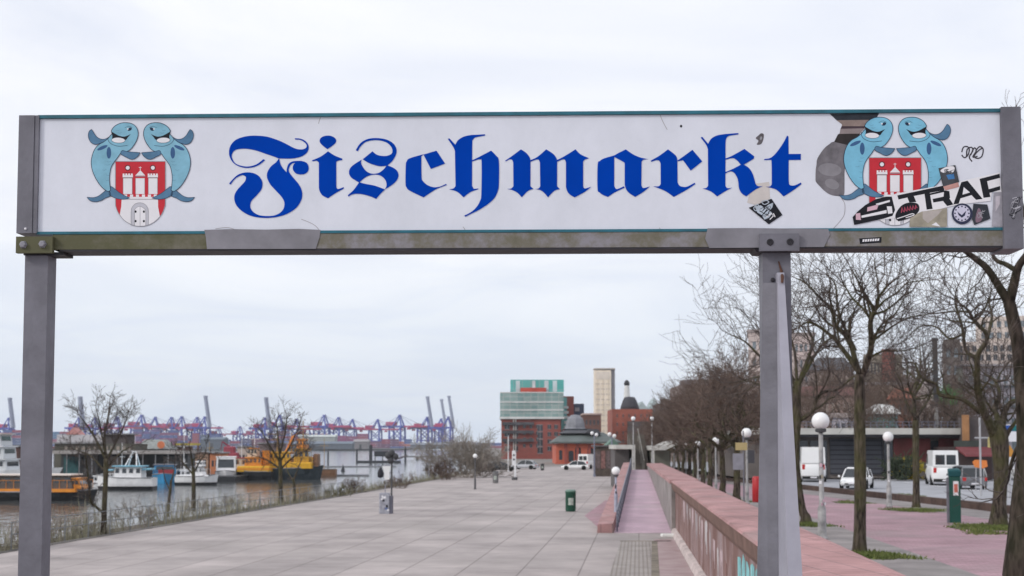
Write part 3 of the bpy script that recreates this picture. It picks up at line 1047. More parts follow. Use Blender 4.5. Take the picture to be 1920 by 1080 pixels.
QUAY = [(-21.5, -60), (-21.5, 20), (-18.9, 51), (-15.7, 85), (-14.1, 101), (-10.6, 141), (-7.3, 181), (-2.5, 226), (-3.5, 262)]
mb = MB()
mb.prism(QUAY + [(-12, 420), (-34, 1000), (-60, 4300), (4300, 4300), (4300, -60)], -7.0, -0.93)
struct('ground', mb, ground_m)
mb = MB()
mb.add([(-4400, -80, ZW), (300, -80, ZW), (300, 4400, ZW), (-4400, 4400, ZW)], [(0, 1, 2, 3)])
wm, nw, bw = nodes_of('river water')
tcw = nw.nodes.new('ShaderNodeTexCoord')
mpw = nw.nodes.new('ShaderNodeMapping')
mpw.inputs['Scale'].default_value = (0.9, 0.45, 1)
nw.links.new(tcw.outputs['Object'], mpw.inputs[0])
nzw = nw.nodes.new('ShaderNodeTexNoise')
nzw.inputs['Scale'].default_value = 0.9
nzw.inputs['Detail'].default_value = 4
nw.links.new(mpw.outputs[0], nzw.inputs['Vector'])
bpw = nw.nodes.new('ShaderNodeBump')
bpw.inputs['Strength'].default_value = 0.5
bpw.inputs['Distance'].default_value = 0.22
nw.links.new(nzw.outputs['Fac'], bpw.inputs['Height'])
nw.links.new(bpw.outputs[0], bw.inputs['Normal'])
bw.inputs['Base Color'].default_value = (0.10, 0.105, 0.105, 1)
bw.inputs['Roughness'].default_value = 0.08
bw.inputs['IOR'].default_value = 1.33
struct('water', mb, wm)

# plaza slab sheet, with a raised stone edge towards the water
mb = MB()
pz = [(x + 0.4, y) for x, y in QUAY[1:]]
mb.prism([(-21.1, -40)] + pz + [(28, 262), (WX(262), 262), (WX(64) + .0, 64), (WX(-40), -40)], -0.929, ZQ)
struct('plaza', mb, plaza_m)
mb = MB()
for (a, b) in zip(QUAY[1:-1], QUAY[2:]):
    mb.prism([a, (a[0] + 0.399, a[1]), (b[0] + 0.399, b[1]), b], -3.4, ZQ + 0.02)
struct('quay_edge', mb, mat('quay stone', (0.12, 0.11, 0.10), var=0.4, scale=0.7, rough=0.9))

# promenade (upper pavement) falling gently away
YS = [-40, 0, 30, 60, 100, 170]


def zprom(Y):
    return ZP if Y < 60 else ZP - 0.0095 * (Y - 60)


mb = MB()
ys = [-40, 0, 30, 60, 80, 100, 120, 140, 175]
rings = []
for Y in ys:
    xl, xr = WX(Y) + 0.6, 19.7 + 0.02 * (60 - Y) + (0.04 * max(0, Y - 60))
    rings.append([(xl, Y, -0.94), (xr, Y, -0.94), (xr, Y, zprom(Y)), (xl, Y, zprom(Y))])
mb.loft(rings)
struct('promenade', mb, pink_m)
mb = MB()
for (o0, o1) in ((0.62, 1.15), (2.2, 4.9)):
    pass
fs = []
vs_ = []
for Y in ys:
    vs_ += [(WX(Y) + 1.3, Y, zprom(Y) + 0.005), (WX(Y) + 5.1 - 0.012 * (Y - 30), Y, zprom(Y) + 0.005)]
mb.add(vs_, [(2 * i, 2 * i + 1, 2 * i + 3, 2 * i + 2) for i in range(len(ys) - 1)])
struct('tree_strip', mb, strip_m)

# road with kerbs
rx0 = lambda Y: 20.6 + 0.02 * (60 - Y) + 0.04 * max(0, Y - 60)
mb = MB()
vs_ = []
yr = [-40, 40, 60, 90, 120, 170, 260]
for Y in yr:
    vs_ += [(rx0(Y), Y, ZR), (38 + .1 * max(0, Y - 60), Y, ZR)]
mb.add(vs_, [(2 * i, 2 * i + 1, 2 * i + 3, 2 * i + 2) for i in range(len(yr) - 1)])
struct('road', mb, asph_m)
mb = MB()
for Y in range(30, 200, 9):
    xc = (rx0(Y) + 38) / 2 + .05 * max(0, Y - 60)
    mb.box(xc - 0.07, xc + 0.07, Y, Y + 4, ZR + 0.001, ZR + 0.005)
for (x_off) in (0.5,):
    for Y in range(20, 200, 10):
        a, b = rx0(Y) + x_off, rx0(Y + 10) + x_off
        mb.add([(a, Y, ZR + .004), (a + .14, Y, ZR + .004), (b + .14, Y + 10, ZR + .004), (b, Y + 10, ZR + .004)], [(0, 1, 2, 3)])
struct('road_markings', mb, white_p)
mb = MB()
rings = []
for Y in yr:
    x = 38.01 + .1 * max(0, Y - 60)
    rings.append([(x, Y, -0.94), (x + 16, Y, -0.94), (x + 16, Y, 0.13), (x, Y, 0.13)])
mb.loft(rings)
struct('pavement', mb, conc_m)

# low brown border between promenade and road
mb = MB()
rings = []
for Y in ys:
    x = 19.75 + 0.02 * (60 - Y) + 0.04 * max(0, Y - 60)
    rings.append([(x, Y, -0.94), (x + .6, Y, -0.94), (x + .6, Y, zprom(Y) + .28), (x + .05, Y, zprom(Y) + .30)])
mb.loft(rings)
o = mb.build('border_wall', [mat('brown border stone', (0.085, 0.052, 0.042), var=0.4, scale=1.5, rough=0.9, bump=.3)])
tag(o, 'low dark brown border wall between the pink promenade and the road', 'wall')
# pavement band beside it
mb = MB()
vs_ = []
for Y in ys:
    x = 19.7 + 0.02 * (60 - Y) + 0.04 * max(0, Y - 60)
    vs_ += [(x - 2.3, Y, zprom(Y) + .004), (x - .05, Y, zprom(Y) + .004)]
mb.add(vs_, [(2 * i, 2 * i + 1, 2 * i + 3, 2 * i + 2) for i in range(len(ys) - 1)])
struct('edge_strip', mb, strip_m)

# ------------------------------------------------------------------ long parapet wall with graffiti
wallm, nq, bq = nodes_of('graffiti washed wall')
tq = nq.nodes.new('ShaderNodeTexCoord')
mq = nq.nodes.new('ShaderNodeMapping')
mq.inputs['Scale'].default_value = (1, .5, 0.12)
nq.links.new(tq.outputs['Object'], mq.inputs[0])
q1 = nq.nodes.new('ShaderNodeTexNoise')
q1.inputs['Scale'].default_value = 1.2
q1.inputs['Detail'].default_value = 4
q1.inputs['Roughness'].default_value = .6
q1.inputs['Distortion'].default_value = .5
nq.links.new(mq.outputs[0], q1.inputs['Vector'])
rq = nq.nodes.new('ShaderNodeValToRGB')
e = rq.color_ramp.elements
e[0].position = .30
e[0].color = (0.085, 0.05, 0.042, 1)
e[1].position = .70
e[1].color = (0.36, 0.27, 0.27, 1)
for p_, c_ in ((.40, (0.165, 0.085, 0.07)), (.49, (0.20, 0.11, 0.095)), (.53, (0.31, 0.22, 0.215)), (.57, (0.19, 0.105, 0.095)), (.62, (0.34, 0.26, 0.265)), (.66, (0.22, 0.145, 0.14))):
    x_ = e.new(p_)
    x_.color = (*c_, 1)
nq.links.new(q1.outputs['Fac'], rq.inputs['Fac'])
q2 = nq.nodes.new('ShaderNodeTexNoise')
q2.inputs['Scale'].default_value = 8
q2.inputs['Detail'].default_value = 6
nq.links.new(tq.outputs['Object'], q2.inputs['Vector'])
mmq = nq.nodes.new('ShaderNodeMix')
mmq.data_type = 'RGBA'
mmq.blend_type = 'OVERLAY'
mmq.inputs['Factor'].default_value = .35
nq.links.new(rq.outputs[0], mmq.inputs['A'])
nq.links.new(q2.outputs['Fac'], mmq.inputs['B'])
nq.links.new(mmq.outputs['Result'], bq.inputs['Base Color'])
bq.inputs['Roughness'].default_value = .85
cap_m = brick_mat('pink coping bricks', (0.48, 0.27, 0.265), (0.395, 0.215, 0.21), (0.25, 0.16, 0.16), 0.24, 0.5, 0.014, rot=radians(-94.6), noise=0.35, nscale=0.7, bump=0.3, offset=.5, stain=((0.32, 0.26, 0.25), 0.5, .5))
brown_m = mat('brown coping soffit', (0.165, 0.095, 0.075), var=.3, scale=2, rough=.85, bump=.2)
wall = thing('parapet_wall', 'long pink parapet wall with graffiti running beside the ramp', 'wall', (WX(62), 62, ZQ))
ZC = 1.47
yw = [-40, -10, 10, 20, 30, 40, 50, 62.4]
mb = MB()
mb.loft([[(WX(Y) + .05, Y, -0.94), (WX(Y) + .9, Y, -0.94), (WX(Y) + .9, Y, ZC - .16), (WX(Y) + .05, Y, ZC - .16)] for Y in yw])
mb.build('wall_body', [wallm], wall, off=wall.location)
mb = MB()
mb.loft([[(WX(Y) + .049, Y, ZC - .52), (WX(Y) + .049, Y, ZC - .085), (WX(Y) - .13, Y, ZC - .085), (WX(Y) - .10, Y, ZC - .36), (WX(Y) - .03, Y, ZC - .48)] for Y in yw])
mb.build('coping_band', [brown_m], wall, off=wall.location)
mb = MB()
mb.loft([[(WX(Y) - .14, Y, ZC - .083), (WX(Y) + 1.12, Y, ZC - .083), (WX(Y) + 1.08, Y, ZC - .02), (WX(Y) + .9, Y, ZC + .02), (WX(Y) + .06, Y, ZC), (WX(Y) - .12, Y, ZC - .03)] for Y in yw])
mb.build('coping', [cap_m], wall, off=wall.location)
# further stretch along the ramp, paler and slightly set back
mb = MB()
yw2 = [62.45, 80, 100, 122]
mb.loft([[(WX(Y) - .12, Y, -0.94), (WX(Y) + .9, Y, -0.94), (WX(Y) + .9, Y, ZC - .16), (WX(Y) - .12, Y, ZC - .16)] for Y in yw2])
o = mb.build('ramp_wall_body', [mat('pale mossy concrete', (0.27, 0.245, 0.235), var=.35, scale=.9, rough=.9, bump=.2)], wall, off=wall.location)
tag(o, 'paler concrete stretch of the wall beside the ramp')
mb = MB()
mb.loft([[(WX(Y) - .2, Y, ZC - .158), (WX(Y) + 1.15, Y, ZC - .158), (WX(Y) + 1.1, Y, ZC + .02), (WX(Y) - .17, Y, ZC + .01)] for Y in yw2])
mb.build('coping', [cap_m], wall, off=wall.location)
# sloping white foot edge of the wall
mb = MB()
mb.loft([[(WX(Y) - .16, Y, -0.9), (WX(Y) + .048, Y, -0.9), (WX(Y) + .048, Y, -0.66), (WX(Y) - .1, Y, -0.70)] for Y in yw])
mb.build('wall_foot', [mat('dirty white plinth', (0.52, 0.44, 0.42), var=.3, scale=1.5)], wall, off=wall.location)
# pale runs of paint down the wall, each its own patch
q = random.Random(15)
runs = [mat('run pale pink', (0.52, 0.40, 0.42), var=.25, scale=2), mat('run white', (0.56, 0.52, 0.53), var=.25, scale=2), mat('run grey', (0.34, 0.29, 0.30), var=.3, scale=2), mat('run red brown', (0.22, 0.11, 0.095), var=.3, scale=2)]
for (y0, w_, zt, zb_, mi) in ((33.0, .8, .55, -.7, 0), (34.4, .5, .5, -.9, 1), (35.6, .8, .62, -.5, 0), (37.4, .6, .75, -.8, 2), (38.8, 1.2, .9, -.2, 1), (41.0, .7, .85, -.6, 0), (42.4, .5, .9, .1, 1), (44.0, 1.3, .9, -.5, 2), (46.4, .9, .92, -.1, 0), (48.5, .6, .9, .2, 1), (50.2, 1.4, .95, .1, 2), (53.0, 1.2, .95, .0, 0), (55.8, 1.0, .95, -.3, 3), (31.6, .6, .4, -.9, 3)):
    n = 5
    top = [(y0 + w_ * k / n, zt - q.uniform(0, .12)) for k in range(n + 1)]
    bot = []
    for k in range(n, 0, -1):
        ya, yb = y0 + w_ * k / n, y0 + w_ * (k - 1) / n
        d_ = zb_ + q.uniform(0, (zt - zb_) * .75)
        bot += [(ya - .02, d_ + .06), (ya - .06, d_), (yb + .08, d_ + .02), (yb + .05, d_ + .1)]
    mb = MB()
    mb.extr([(WX(yy) + .0455 - .0006 * mi, yy, zz_) for yy, zz_ in top + bot], (.003, 0, 0))
    mb.build('paint_run', [runs[mi]], wall, off=wall.location, rec=False)
# turquoise painted patch
mb = MB()
q = random.Random(5)
for k in range(5):
    y0 = 24.0 + k * .95
    x0 = WX(y0)
    pts = []
    for z, dy in ((-.1, 0), (0.80 + q.uniform(-.12, .05), .05), (0.86 + q.uniform(-.15, .06), .45), (0.72 + q.uniform(-.1, .1), .8), (-0.2, .85)):
        yy = y0 + dy
        pts.append((WX(yy) + .044, yy, z))
    mb.add(pts, [(0, 1, 2, 3, 4)])
o = mb.build('graffiti', [mat('turquoise spray', (0.22, 0.50, 0.52), var=.35, scale=3)], wall, off=wall.location)
tag(o, 'turquoise graffiti patch')

# ------------------------------------------------------------------ pink ramp rising to the far walkway
r0, r1 = 62.6, 121.0
rl = lambda Y: PX(1150, 63.) + (Y - 63) * 0.0972
zr = lambda Y: ZQ + max(0, (Y - r0)) / (r1 - r0) * 1.82
mb = MB()
ry = [r0, 75, 90, 105, r1]
mb.loft([[(rl(Y), Y, -0.945), (WX(Y) - .125, Y, -0.945), (WX(Y) - .125, Y, zr(Y) + .004), (rl(Y), Y, zr(Y) + .004)] for Y in ry])
struct('ramp', mb, ramp_m)
mb = MB()
mb.loft([[(rl(Y) - .75 + .003 * (Y - r0), Y, -0.945), (rl(Y) - .02, Y, -0.945), (rl(Y) - .02, Y, zr(Y) + .42 + .004 * (Y - r0)), (rl(Y) - .72 + .003 * (Y - r0), Y, zr(Y) + .38 + .004 * (Y - r0))] for Y in ry])
o = mb.build('ramp_kerb_wall', [cap_m])
tag(o, 'low pink brick wall on the open side of the ramp', 'wall')
# flat pink apron spreading left of the kerb wall
mb = MB()
mb.add([(rl(80) - 2.2, 78, ZQ + .004), (rl(66) - .76, 66, ZQ + .004), (rl(100) - .74, 100, ZQ + .004), (rl(100) - 1.5, 100, ZQ + .004)], [(0, 1, 2, 3)])
struct('paved_apron', mb, pink_m)

rail_m = mat('grey handrail', (0.16, 0.17, 0.22), rough=.45, var=.2, metal=.3)
hr = thing('ramp_handrail', 'grey tubular handrail along the left side of the ramp', 'handrail', (rl(64), 64, ZQ))
mb = MB()
for h in (1.0, 0.72, 0.45):
    mb.tube([(rl(Y) + .14, Y, zr(Y) + h) for Y in ry], .035, 6)
mb.build('rail', [rail_m], hr, off=hr.location)
for k in range(24):
    Y = r0 + .6 + k * 2.45
    mb = MB()
    mb.tube([(rl(Y) + .14, Y, zr(Y)), (rl(Y) + .14, Y, zr(Y) + 1.0)], .035, 6)
    mb.build('rail_post', [rail_m], hr, off=hr.location)

# pink slab, ribbed guide strip and litter at the lower right
mb = MB()
mb.add([(WX(36) - .17, 36, ZQ + .004), (WX(58.5) - .17, 58.5, ZQ + .004), (WX(58.5) - 1.0, 58.5, ZQ + .004), (WX(40) - 1.35, 40, ZQ + .004), (WX(20) - 1.6, 20, ZQ + .004), (WX(20) - .17, 20, ZQ + .004)], [(0, 1, 2, 3, 4, 5)])
struct('pink_slab', mb, mat('worn pink slab', (0.40, 0.27, 0.27), var=.2, scale=1.2, col2=(0.36, 0.28, 0.28)))
rbm = brick_mat('ribbed guide slabs', (0.37, 0.335, 0.315), (0.34, 0.305, 0.285), (0.27, 0.24, 0.215), 3.0, 0.14, 0.03, rot=radians(-90 + 5.2), noise=.25, nscale=.8, offset=0)
mb = MB()
mb.add([(WX(30) - 3.0, 30, ZQ + .004), (WX(57) - 2.4, 57, ZQ + .004), (WX(57) - 1.15, 57, ZQ + .004), (WX(30) - 1.75, 30, ZQ + .004)], [(0, 1, 2, 3)])
struct('guide_strip', mb, rbm)
mossm = mat('mossy seam', (0.20, 0.175, 0.14), var=.4, scale=1.5, rough=.95)
mb = MB()
mb.add([(WX(30) - 1.72, 30, ZQ + .004), (WX(57) - 1.13, 57, ZQ + .004), (WX(57) - .9, 57, ZQ + .008), (WX(30) - 1.45, 30, ZQ + .008)], [(0, 1, 2, 3)])
mb.add([(WX(57) - 2.4, 57.1, ZQ + .004), (WX(57) - .3, 57.1, ZQ + .004), (WX(57) - .3, 57.5, ZQ + .004), (WX(57) - 2.4, 57.5, ZQ + .004)], [(0, 1, 2, 3)])
struct('moss_strip', mb, mossm)
p = G(1254, 1006, ZQ)
lit = MB()
lit.bev(p.x - .34, p.x + .34, p.y - .25, p.y + .25, ZQ + .006, ZQ + .12, .04)
o = lit.build('litter_box', [mat('white foam', (0.72, 0.72, 0.70), var=.06)])
tag(o, 'small flat white litter box lying at the foot of the ramp', 'litter')

# hillside behind the street on the right
hm_ = mat('wooded hillside', (0.12, 0.10, 0.085), var=.45, scale=.06, rough=.95)
mb = MB()
gx, gy = 26, 14
vs_ = []
for j in range(gy + 1):
    for i in range(gx + 1):
        x = 52 + i * 16
        y = 150 + j * 32
        t_ = min(1, max(0, (x - 52 - .12 * (y - 150)) / 110)) if j > 0 else 0
        z = -0.94 + 17 * t_ * t_ * (3 - 2 * t_) * min(1, max(0, (y - 150) / 60)) + (R.uniform(-.8, .8) if 0 < t_ else 0)
        vs_.append((x, y, z))
mb.add(vs_, [(j * (gx + 1) + i, j * (gx + 1) + i + 1, (j + 1) * (gx + 1) + i + 1, (j + 1) * (gx + 1) + i) for j in range(gy) for i in range(gx)])
struct('hillside', mb, hm_)

# haze: one even box of pale air round camera and scene
mb = MB()
mb.box(-4500, 4500, -120, 4500, -8.2, 190)
hz_m = bpy.data.materials.new('pale haze')
hz_m.use_nodes = True
hn = hz_m.node_tree
hn.nodes.remove(hn.nodes['Principled BSDF'])
pv = hn.nodes.new('ShaderNodeVolumePrincipled')
pv.inputs['Color'].default_value = (0.93, 0.955, 1.0, 1)
pv.inputs['Density'].default_value = 0.00011
pv.inputs['Anisotropy'].default_value = 0.2
hn.links.new(pv.outputs[0], hn.nodes['Material Output'].inputs['Volume'])
HAZE = mb.build('haze', [hz_m])
HAZE['kind'] = 'stuff'
# ------------------------------------------------------------------ bare winter trees
def bark(name, c, moss, amt):
    m, n, b = nodes_of(name)
    t = n.nodes.new('ShaderNodeTexCoord')
    mp = n.nodes.new('ShaderNodeMapping')
    mp.inputs['Scale'].default_value = (1, 1, .25)
    n.links.new(t.outputs['Object'], mp.inputs[0])
    a = n.nodes.new('ShaderNodeTexNoise')
    a.inputs['Scale'].default_value = 14
    a.inputs['Detail'].default_value = 6
    n.links.new(mp.outputs[0], a.inputs['Vector'])
    r = n.nodes.new('ShaderNodeValToRGB')
    r.color_ramp.elements[0].position = .35
    r.color_ramp.elements[0].color = (c[0] * .32, c[1] * .32, c[2] * .32, 1)
    r.color_ramp.elements[1].position = .65
    r.color_ramp.elements[1].color = (c[0] * 1.6, c[1] * 1.6, c[2] * 1.6, 1)
    n.links.new(a.outputs['Fac'], r.inputs[0])
    a2 = n.nodes.new('ShaderNodeTexNoise')
    a2.inputs['Scale'].default_value = 1.6
    a2.inputs['Detail'].default_value = 4
    n.links.new(t.outputs['Object'], a2.inputs['Vector'])
    mr = n.nodes.new('ShaderNodeMapRange')
    mr.inputs['From Min'].default_value = .42
    mr.inputs['From Max'].default_value = .68
    mr.inputs['To Max'].default_value = amt
    n.links.new(a2.outputs['Fac'], mr.inputs['Value'])
    mx = n.nodes.new('ShaderNodeMix')
    mx.data_type = 'RGBA'
    mx.inputs['B'].default_value = (*moss, 1)
    n.links.new(mr.outputs[0], mx.inputs['Factor'])
    n.links.new(r.outputs[0], mx.inputs['A'])
    n.links.new(mx.outputs['Result'], b.inputs['Base Color'])
    bp = n.nodes.new('ShaderNodeBump')
    bp.inputs['Strength'].default_value = .7
    bp.inputs['Distance'].default_value = .03
    n.links.new(a.outputs['Fac'], bp.inputs['Height'])
    n.links.new(bp.outputs[0], b.inputs['Normal'])
    b.inputs['Roughness'].default_value = .95
    b.inputs['Specular IOR Level'].default_value = .15
    return m


BARK = bark('mossy bark', (0.068, 0.054, 0.044), (0.078, 0.080, 0.03), .7)
BARKD = bark('dark bark', (0.048, 0.037, 0.031), (0.048, 0.05, 0.026), .5)
TWIG = mat('twigs', (0.085, 0.07, 0.064), var=.25, scale=2, rough=.95, spec=.1)
TWIGB = mat('brown twigs', (0.125, 0.092, 0.077), var=.3, scale=.7, rough=.95, spec=.1)
TWIGP = mat('pale twigs', (0.25, 0.22, 0.19), var=.3, scale=.7, rough=.95, spec=.1)


def rotdir(d, ang, rng):
    ax = d.orthogonal().normalized()
    ax.rotate(Matrix.Rotation(rng.uniform(0, 2 * pi), 3, d))
    v = d.copy()
    v.rotate(Matrix.Rotation(ang, 3, ax))
    return v


def grow(mt, mc, p, d, L, r, lvl, rng, up=.06, wig=.22, spread=(.4, .9), nch=(3, 5), maxl=3, ratio=(.5, .78), minr=.006, tlim=.03):
    n = 5 if lvl == 0 else (4 if lvl < maxl else 3)
    pts, rad = [p.copy()], [r]
    q, dd = p.copy(), d.copy()
    for i in range(n):
        dd = (dd + Vector((rng.gauss(0, wig), rng.gauss(0, wig), rng.gauss(0, wig) + up))).normalized()
        q = q + dd * (L / n)
        pts.append(q.copy())
        rad.append(max(minr, r * (1 - .55 * (i + 1) / n)))
    m = mt if r > tlim else mc
    m.tube(pts, rad, 7 if r > .07 else (5 if r > .025 else 3), caps=False)
    if lvl >= maxl:
        return
    k = rng.randint(*nch)
    for j in range(k):
        t = 1.0 if j == 0 else rng.uniform(.3, 1)
        f = t * n
        i = min(n - 1, int(f))
        pos = pts[i].lerp(pts[i + 1], f - i)
        rr_ = max(minr, rad[i] * rng.uniform(.5, .75))
        seg = (pts[i + 1] - pts[i]).normalized()
        nd = rotdir(seg, rng.uniform(*spread), rng)
        nd = (nd + Vector((0, 0, up))).normalized()
        grow(mt, mc, pos, nd, L * rng.uniform(*ratio), rr_, lvl + 1, rng, up, wig, spread, nch, maxl, ratio, minr, tlim)


def spl(pts, n=4):
    """smooth 4-tuples x,y,z,r"""
    out = []
    N = len(pts)
    for i in range(N - 1):
        p0, p1, p2, p3 = pts[max(0, i - 1)], pts[i], pts[i + 1], pts[min(N - 1, i + 2)]
        for s in range(n):
            t = s / n
            out.append(tuple(0.5 * (2 * p1[a] + (p2[a] - p0[a]) * t + (2 * p0[a] - 5 * p1[a] + 4 * p2[a] - p3[a]) * t * t + (3 * p1[a] - p0[a] - 3 * p2[a] + p3[a]) * t ** 3) for a in range(4)))
    out.append(pts[-1])
    return out


def limb_tree(label, base, Y, trunk, limbs, seed, zb, twl=(1.0, 1.9), dens=3.2, group='bare trees on the promenade', bk=None, tw=None, maxl=2, cat='tree', minr=.007, per=.55, root=True):
    """a tree whose trunk and main limbs follow the ones seen, with depth of their own, and random twigs grown on them"""
    rng = random.Random(seed)
    b = P(base[0], base[1], Y)
    b.z = zb
    T = thing('bare_tree', label, cat, b, 0, group)
    mt, mc = MB(), MB()
    mt.smooth = True
    s = Y / F
    tp = []
    for i, (x, y, r) in enumerate(trunk):
        p = P(x, y, Y)
        if i == 0:
            p.z = zb - .05
        tp.append((p.x, p.y, p.z, r * s))
    if root:
        p = tp[0]
        tp = [(p[0], p[1], p[2], p[3] * 1.45), (p[0] + (tp[1][0] - p[0]) * .04, Y, p[2] + .25, p[3] * 1.12)] + tp[1:]
    sp = spl(tp, 4)
    mt.tube([q[:3] for q in sp], [q[3] for q in sp], 12)
    for pts, r0_, r1_ in limbs:
        dy, slope = 0.0, rng.uniform(-.75, .75)
        L = []
        N = len(pts)
        px0 = None
        for i, (x, y) in enumerate(pts):
            if px0:
                dy += slope * math.hypot(x - px0[0], y - px0[1]) * s
            px0 = (x, y)
            p = P(x, y, Y + dy)
            L.append((p.x, p.y, p.z, (r0_ + (r1_ - r0_) * i / (N - 1)) * s))
        sp = spl(L, 4)
        mt.tube([q[:3] for q in sp], [max(minr, q[3]) for q in sp], 7 if r0_ * s > .05 else 5)
        tot = sum((Vector(a[:3]) - Vector(c_[:3])).length for a, c_ in zip(sp, sp[1:]))
        nb = max(2, int(tot * dens))
        for k in range(nb):
            f = rng.uniform(.18, 1.0) * (len(sp) - 1)
            i = min(len(sp) - 2, int(f))
            a, c_ = Vector(sp[i][:3]), Vector(sp[i + 1][:3])
            pos = a.lerp(c_, f - i)
            d = rotdir((c_ - a).normalized(), rng.uniform(.45, 1.15), rng)
            d = (d + Vector((0, 0, .18))).normalized()
            rr_ = max(minr, min(.04, sp[i][3] * per))
            grow(mt, mc, pos, d, rng.uniform(*twl), rr_, 1, rng, .05, .26, (.4, 1.0), (3, 4), maxl, (.5, .8), minr)
        # the limb's own leader
        a, c_ = Vector(sp[-2][:3]), Vector(sp[-1][:3])
        grow(mt, mc, c_, (c_ - a).normalized(), twl[1] * .8, max(minr, sp[-1][3]), 1, rng, .08, .2, (.35, .8), (3, 4), maxl, (.5, .8), minr)
    mt.build('trunk', [bk or BARK], T, off=b)
    mc.build('crown', [tw or TWIG], T, off=b)
    return T


def q4(pl):
    return [(1480 + x / 4.5, 480 + y / 4.5) for x, y in pl]


def q7(pl):
    return [(1660 + x / 3.6, 560 + y / 3.6) for x, y in pl]


# tree in the middle of the promenade
limb_tree('mossy bare tree with straight trunk standing right of the nearest globe lamp', (1612, 1035), 35.3,
          [(1612, 1035, 11.5), (1612.5, 980, 11), (1613, 900, 11), (1612, 800, 10.5), (1612, 740, 10), (1612, 702, 9)],
          [(q4([(590, 990), (560, 900), (500, 700), (390, 590), (370, 480), (330, 420), (250, 345), (140, 230), (60, 190)]), 6, 1.2),
           (q4([(620, 1000), (690, 780), (685, 560), (740, 420), (750, 360), (830, 250), (920, 180)]), 6.5, 1.2),
           (q4([(590, 990), (460, 800), (370, 690), (240, 590), (150, 560), (70, 610)]), 5, 1.2),
           (q4([(560, 800), (420, 490), (390, 250), (320, 160)]), 3.5, 1),
           (q4([(690, 800), (740, 640), (800, 560), (900, 480), (1000, 300)]), 3, 1),
           (q4([(700, 720), (860, 600), (1010, 520), (1180, 490)]), 2.6, .9),
           (q4([(730, 440), (650, 370), (560, 300), (540, 200)]), 2.4, .9),
           (q4([(600, 980), (460, 790), (330, 760), (200, 760)]), 2.6, .9),
           (q4([(690, 850), (800, 800), (960, 800), (1100, 760)]), 2.6, .9)], 11, ZP, twl=(.8, 1.6), dens=4.6, maxl=3, minr=.0045)
# leaning tree behind the right post
limb_tree('leaning bare tree partly hidden behind the right sign post', (1508, 980), 49,
          [(1511, 980, 8.5), (1504, 955, 7.5), (1495, 900, 7.5), (1491, 850, 7.5), (1494, 790, 8), (1494, 745, 7.5), (1496, 715, 6.5)],
          [([(1496, 790), (1522, 772), (1531, 748), (1545, 735), (1568, 731), (1590, 715), (1608, 700)], 4.5, 1.3),
           ([(1497, 720), (1514, 675), (1524, 640), (1515, 610), (1532, 580)], 4.5, 1.1),
           ([(1497, 722), (1535, 655), (1562, 630), (1590, 600)], 3.6, 1.1),
           ([(1494, 730), (1476, 690), (1450, 665), (1440, 620), (1448, 575)], 4.5, 1.1),
           ([(1494, 740), (1462, 700), (1425, 668), (1396, 640), (1370, 628)], 4, 1),
           ([(1492, 770), (1450, 735), (1405, 715), (1370, 718)], 3.4, 1),
           ([(1494, 730), (1490, 660), (1470, 600), (1452, 545)], 3.4, .9)], 12, ZP, twl=(1.0, 1.9), dens=3.6, maxl=3, minr=.006)
# big dark tree at the right edge
limb_tree('big dark bare tree with thick ridged trunk at the right edge', (1915, 1188), 20,
          [(1915, 1188, 37), (1914, 1080, 33), (1919, 1000, 28), (1922, 930, 24), (1925, 860, 19), (1922, 780, 16), (1916, 710, 14.5), (1909, 645, 12.5), (1900, 600, 12), (1891, 562, 11)],
          [([(1890, 566), (1872, 536), (1850, 503), (1826, 483), (1806, 468), (1775, 440)], 9, 3.5),
           ([(1893, 566), (1902, 530), (1910, 500), (1932, 468), (1950, 430)], 10, 5),
           ([(1907, 508), (1885, 495), (1868, 488), (1858, 470), (1850, 440)], 5.5, 2.5),
           ([(1876, 560), (1855, 562), (1848, 555)], 2, .8),
           ([(1918, 740), (1890, 790), (1880, 740)], 2, .8),
           ([(1806, 470), (1770, 472), (1735, 490), (1722, 484)], 2.0, .7),
           ([(1930, 470), (1920, 400), (1905, 330), (1895, 290)], 4, 1.0),
           ([(1806, 470), (1790, 480), (1770, 505)], 1.5, .6), ([(1850, 503), (1835, 530), (1815, 545)], 1.6, .6),
           ([(1924, 820), (1905, 845), (1893, 880)], 5, 3)], 13, ZP, twl=(.4, .9), dens=2.2, bk=BARKD, per=.35, minr=.0035, maxl=3)
# forked tree by the road
limb_tree('forked bare tree with mossy trunk in a grass patch by the road', (1872, 984), 47,
          [(1872, 984, 15), (1874, 940, 12.5), (1877, 890, 13), (1876, 850, 15.5), (1873, 822, 17), (1870, 802, 15), (1869, 788, 6)],
          [(q7([(735, 930), (700, 840), (655, 740), (622, 600), (622, 480), (625, 380), (690, 260), (600, 150), (560, 80), (500, 30)]), 9, 1.6),
           (q7([(640, 770), (520, 680), (370, 650), (345, 580), (240, 530), (200, 440), (150, 430)]), 4.5, 1.2),
           (q7([(622, 400), (545, 350), (520, 200), (490, 100), (470, 20), (480, -60)]), 4, 1.1),
           (q7([(760, 930), (765, 830), (740, 740), (770, 650), (745, 560), (690, 520), (660, 500)]), 7, 1.4),
           (q7([(775, 930), (795, 810), (815, 740), (860, 695), (930, 680), (960, 640), (1000, 560)]), 8, 1.5),
           (q7([(790, 980), (830, 900), (880, 830), (940, 740)]), 5.5, 2),
           (q7([(690, 260), (720, 120), (700, 20), (720, -60)]), 3.5, 1),
           (q7([(560, 90), (470, 85), (330, 100), (220, 90)]), 2.5, .8),
           (q7([(520, 240), (430, 270), (340, 190), (230, 190), (150, 260)]), 2.5, .8),
           (q7([(745, 560), (830, 540), (850, 450)]), 2.4, .8)], 14, ZP, twl=(.9, 1.7), dens=3.2, maxl=3, minr=.006)
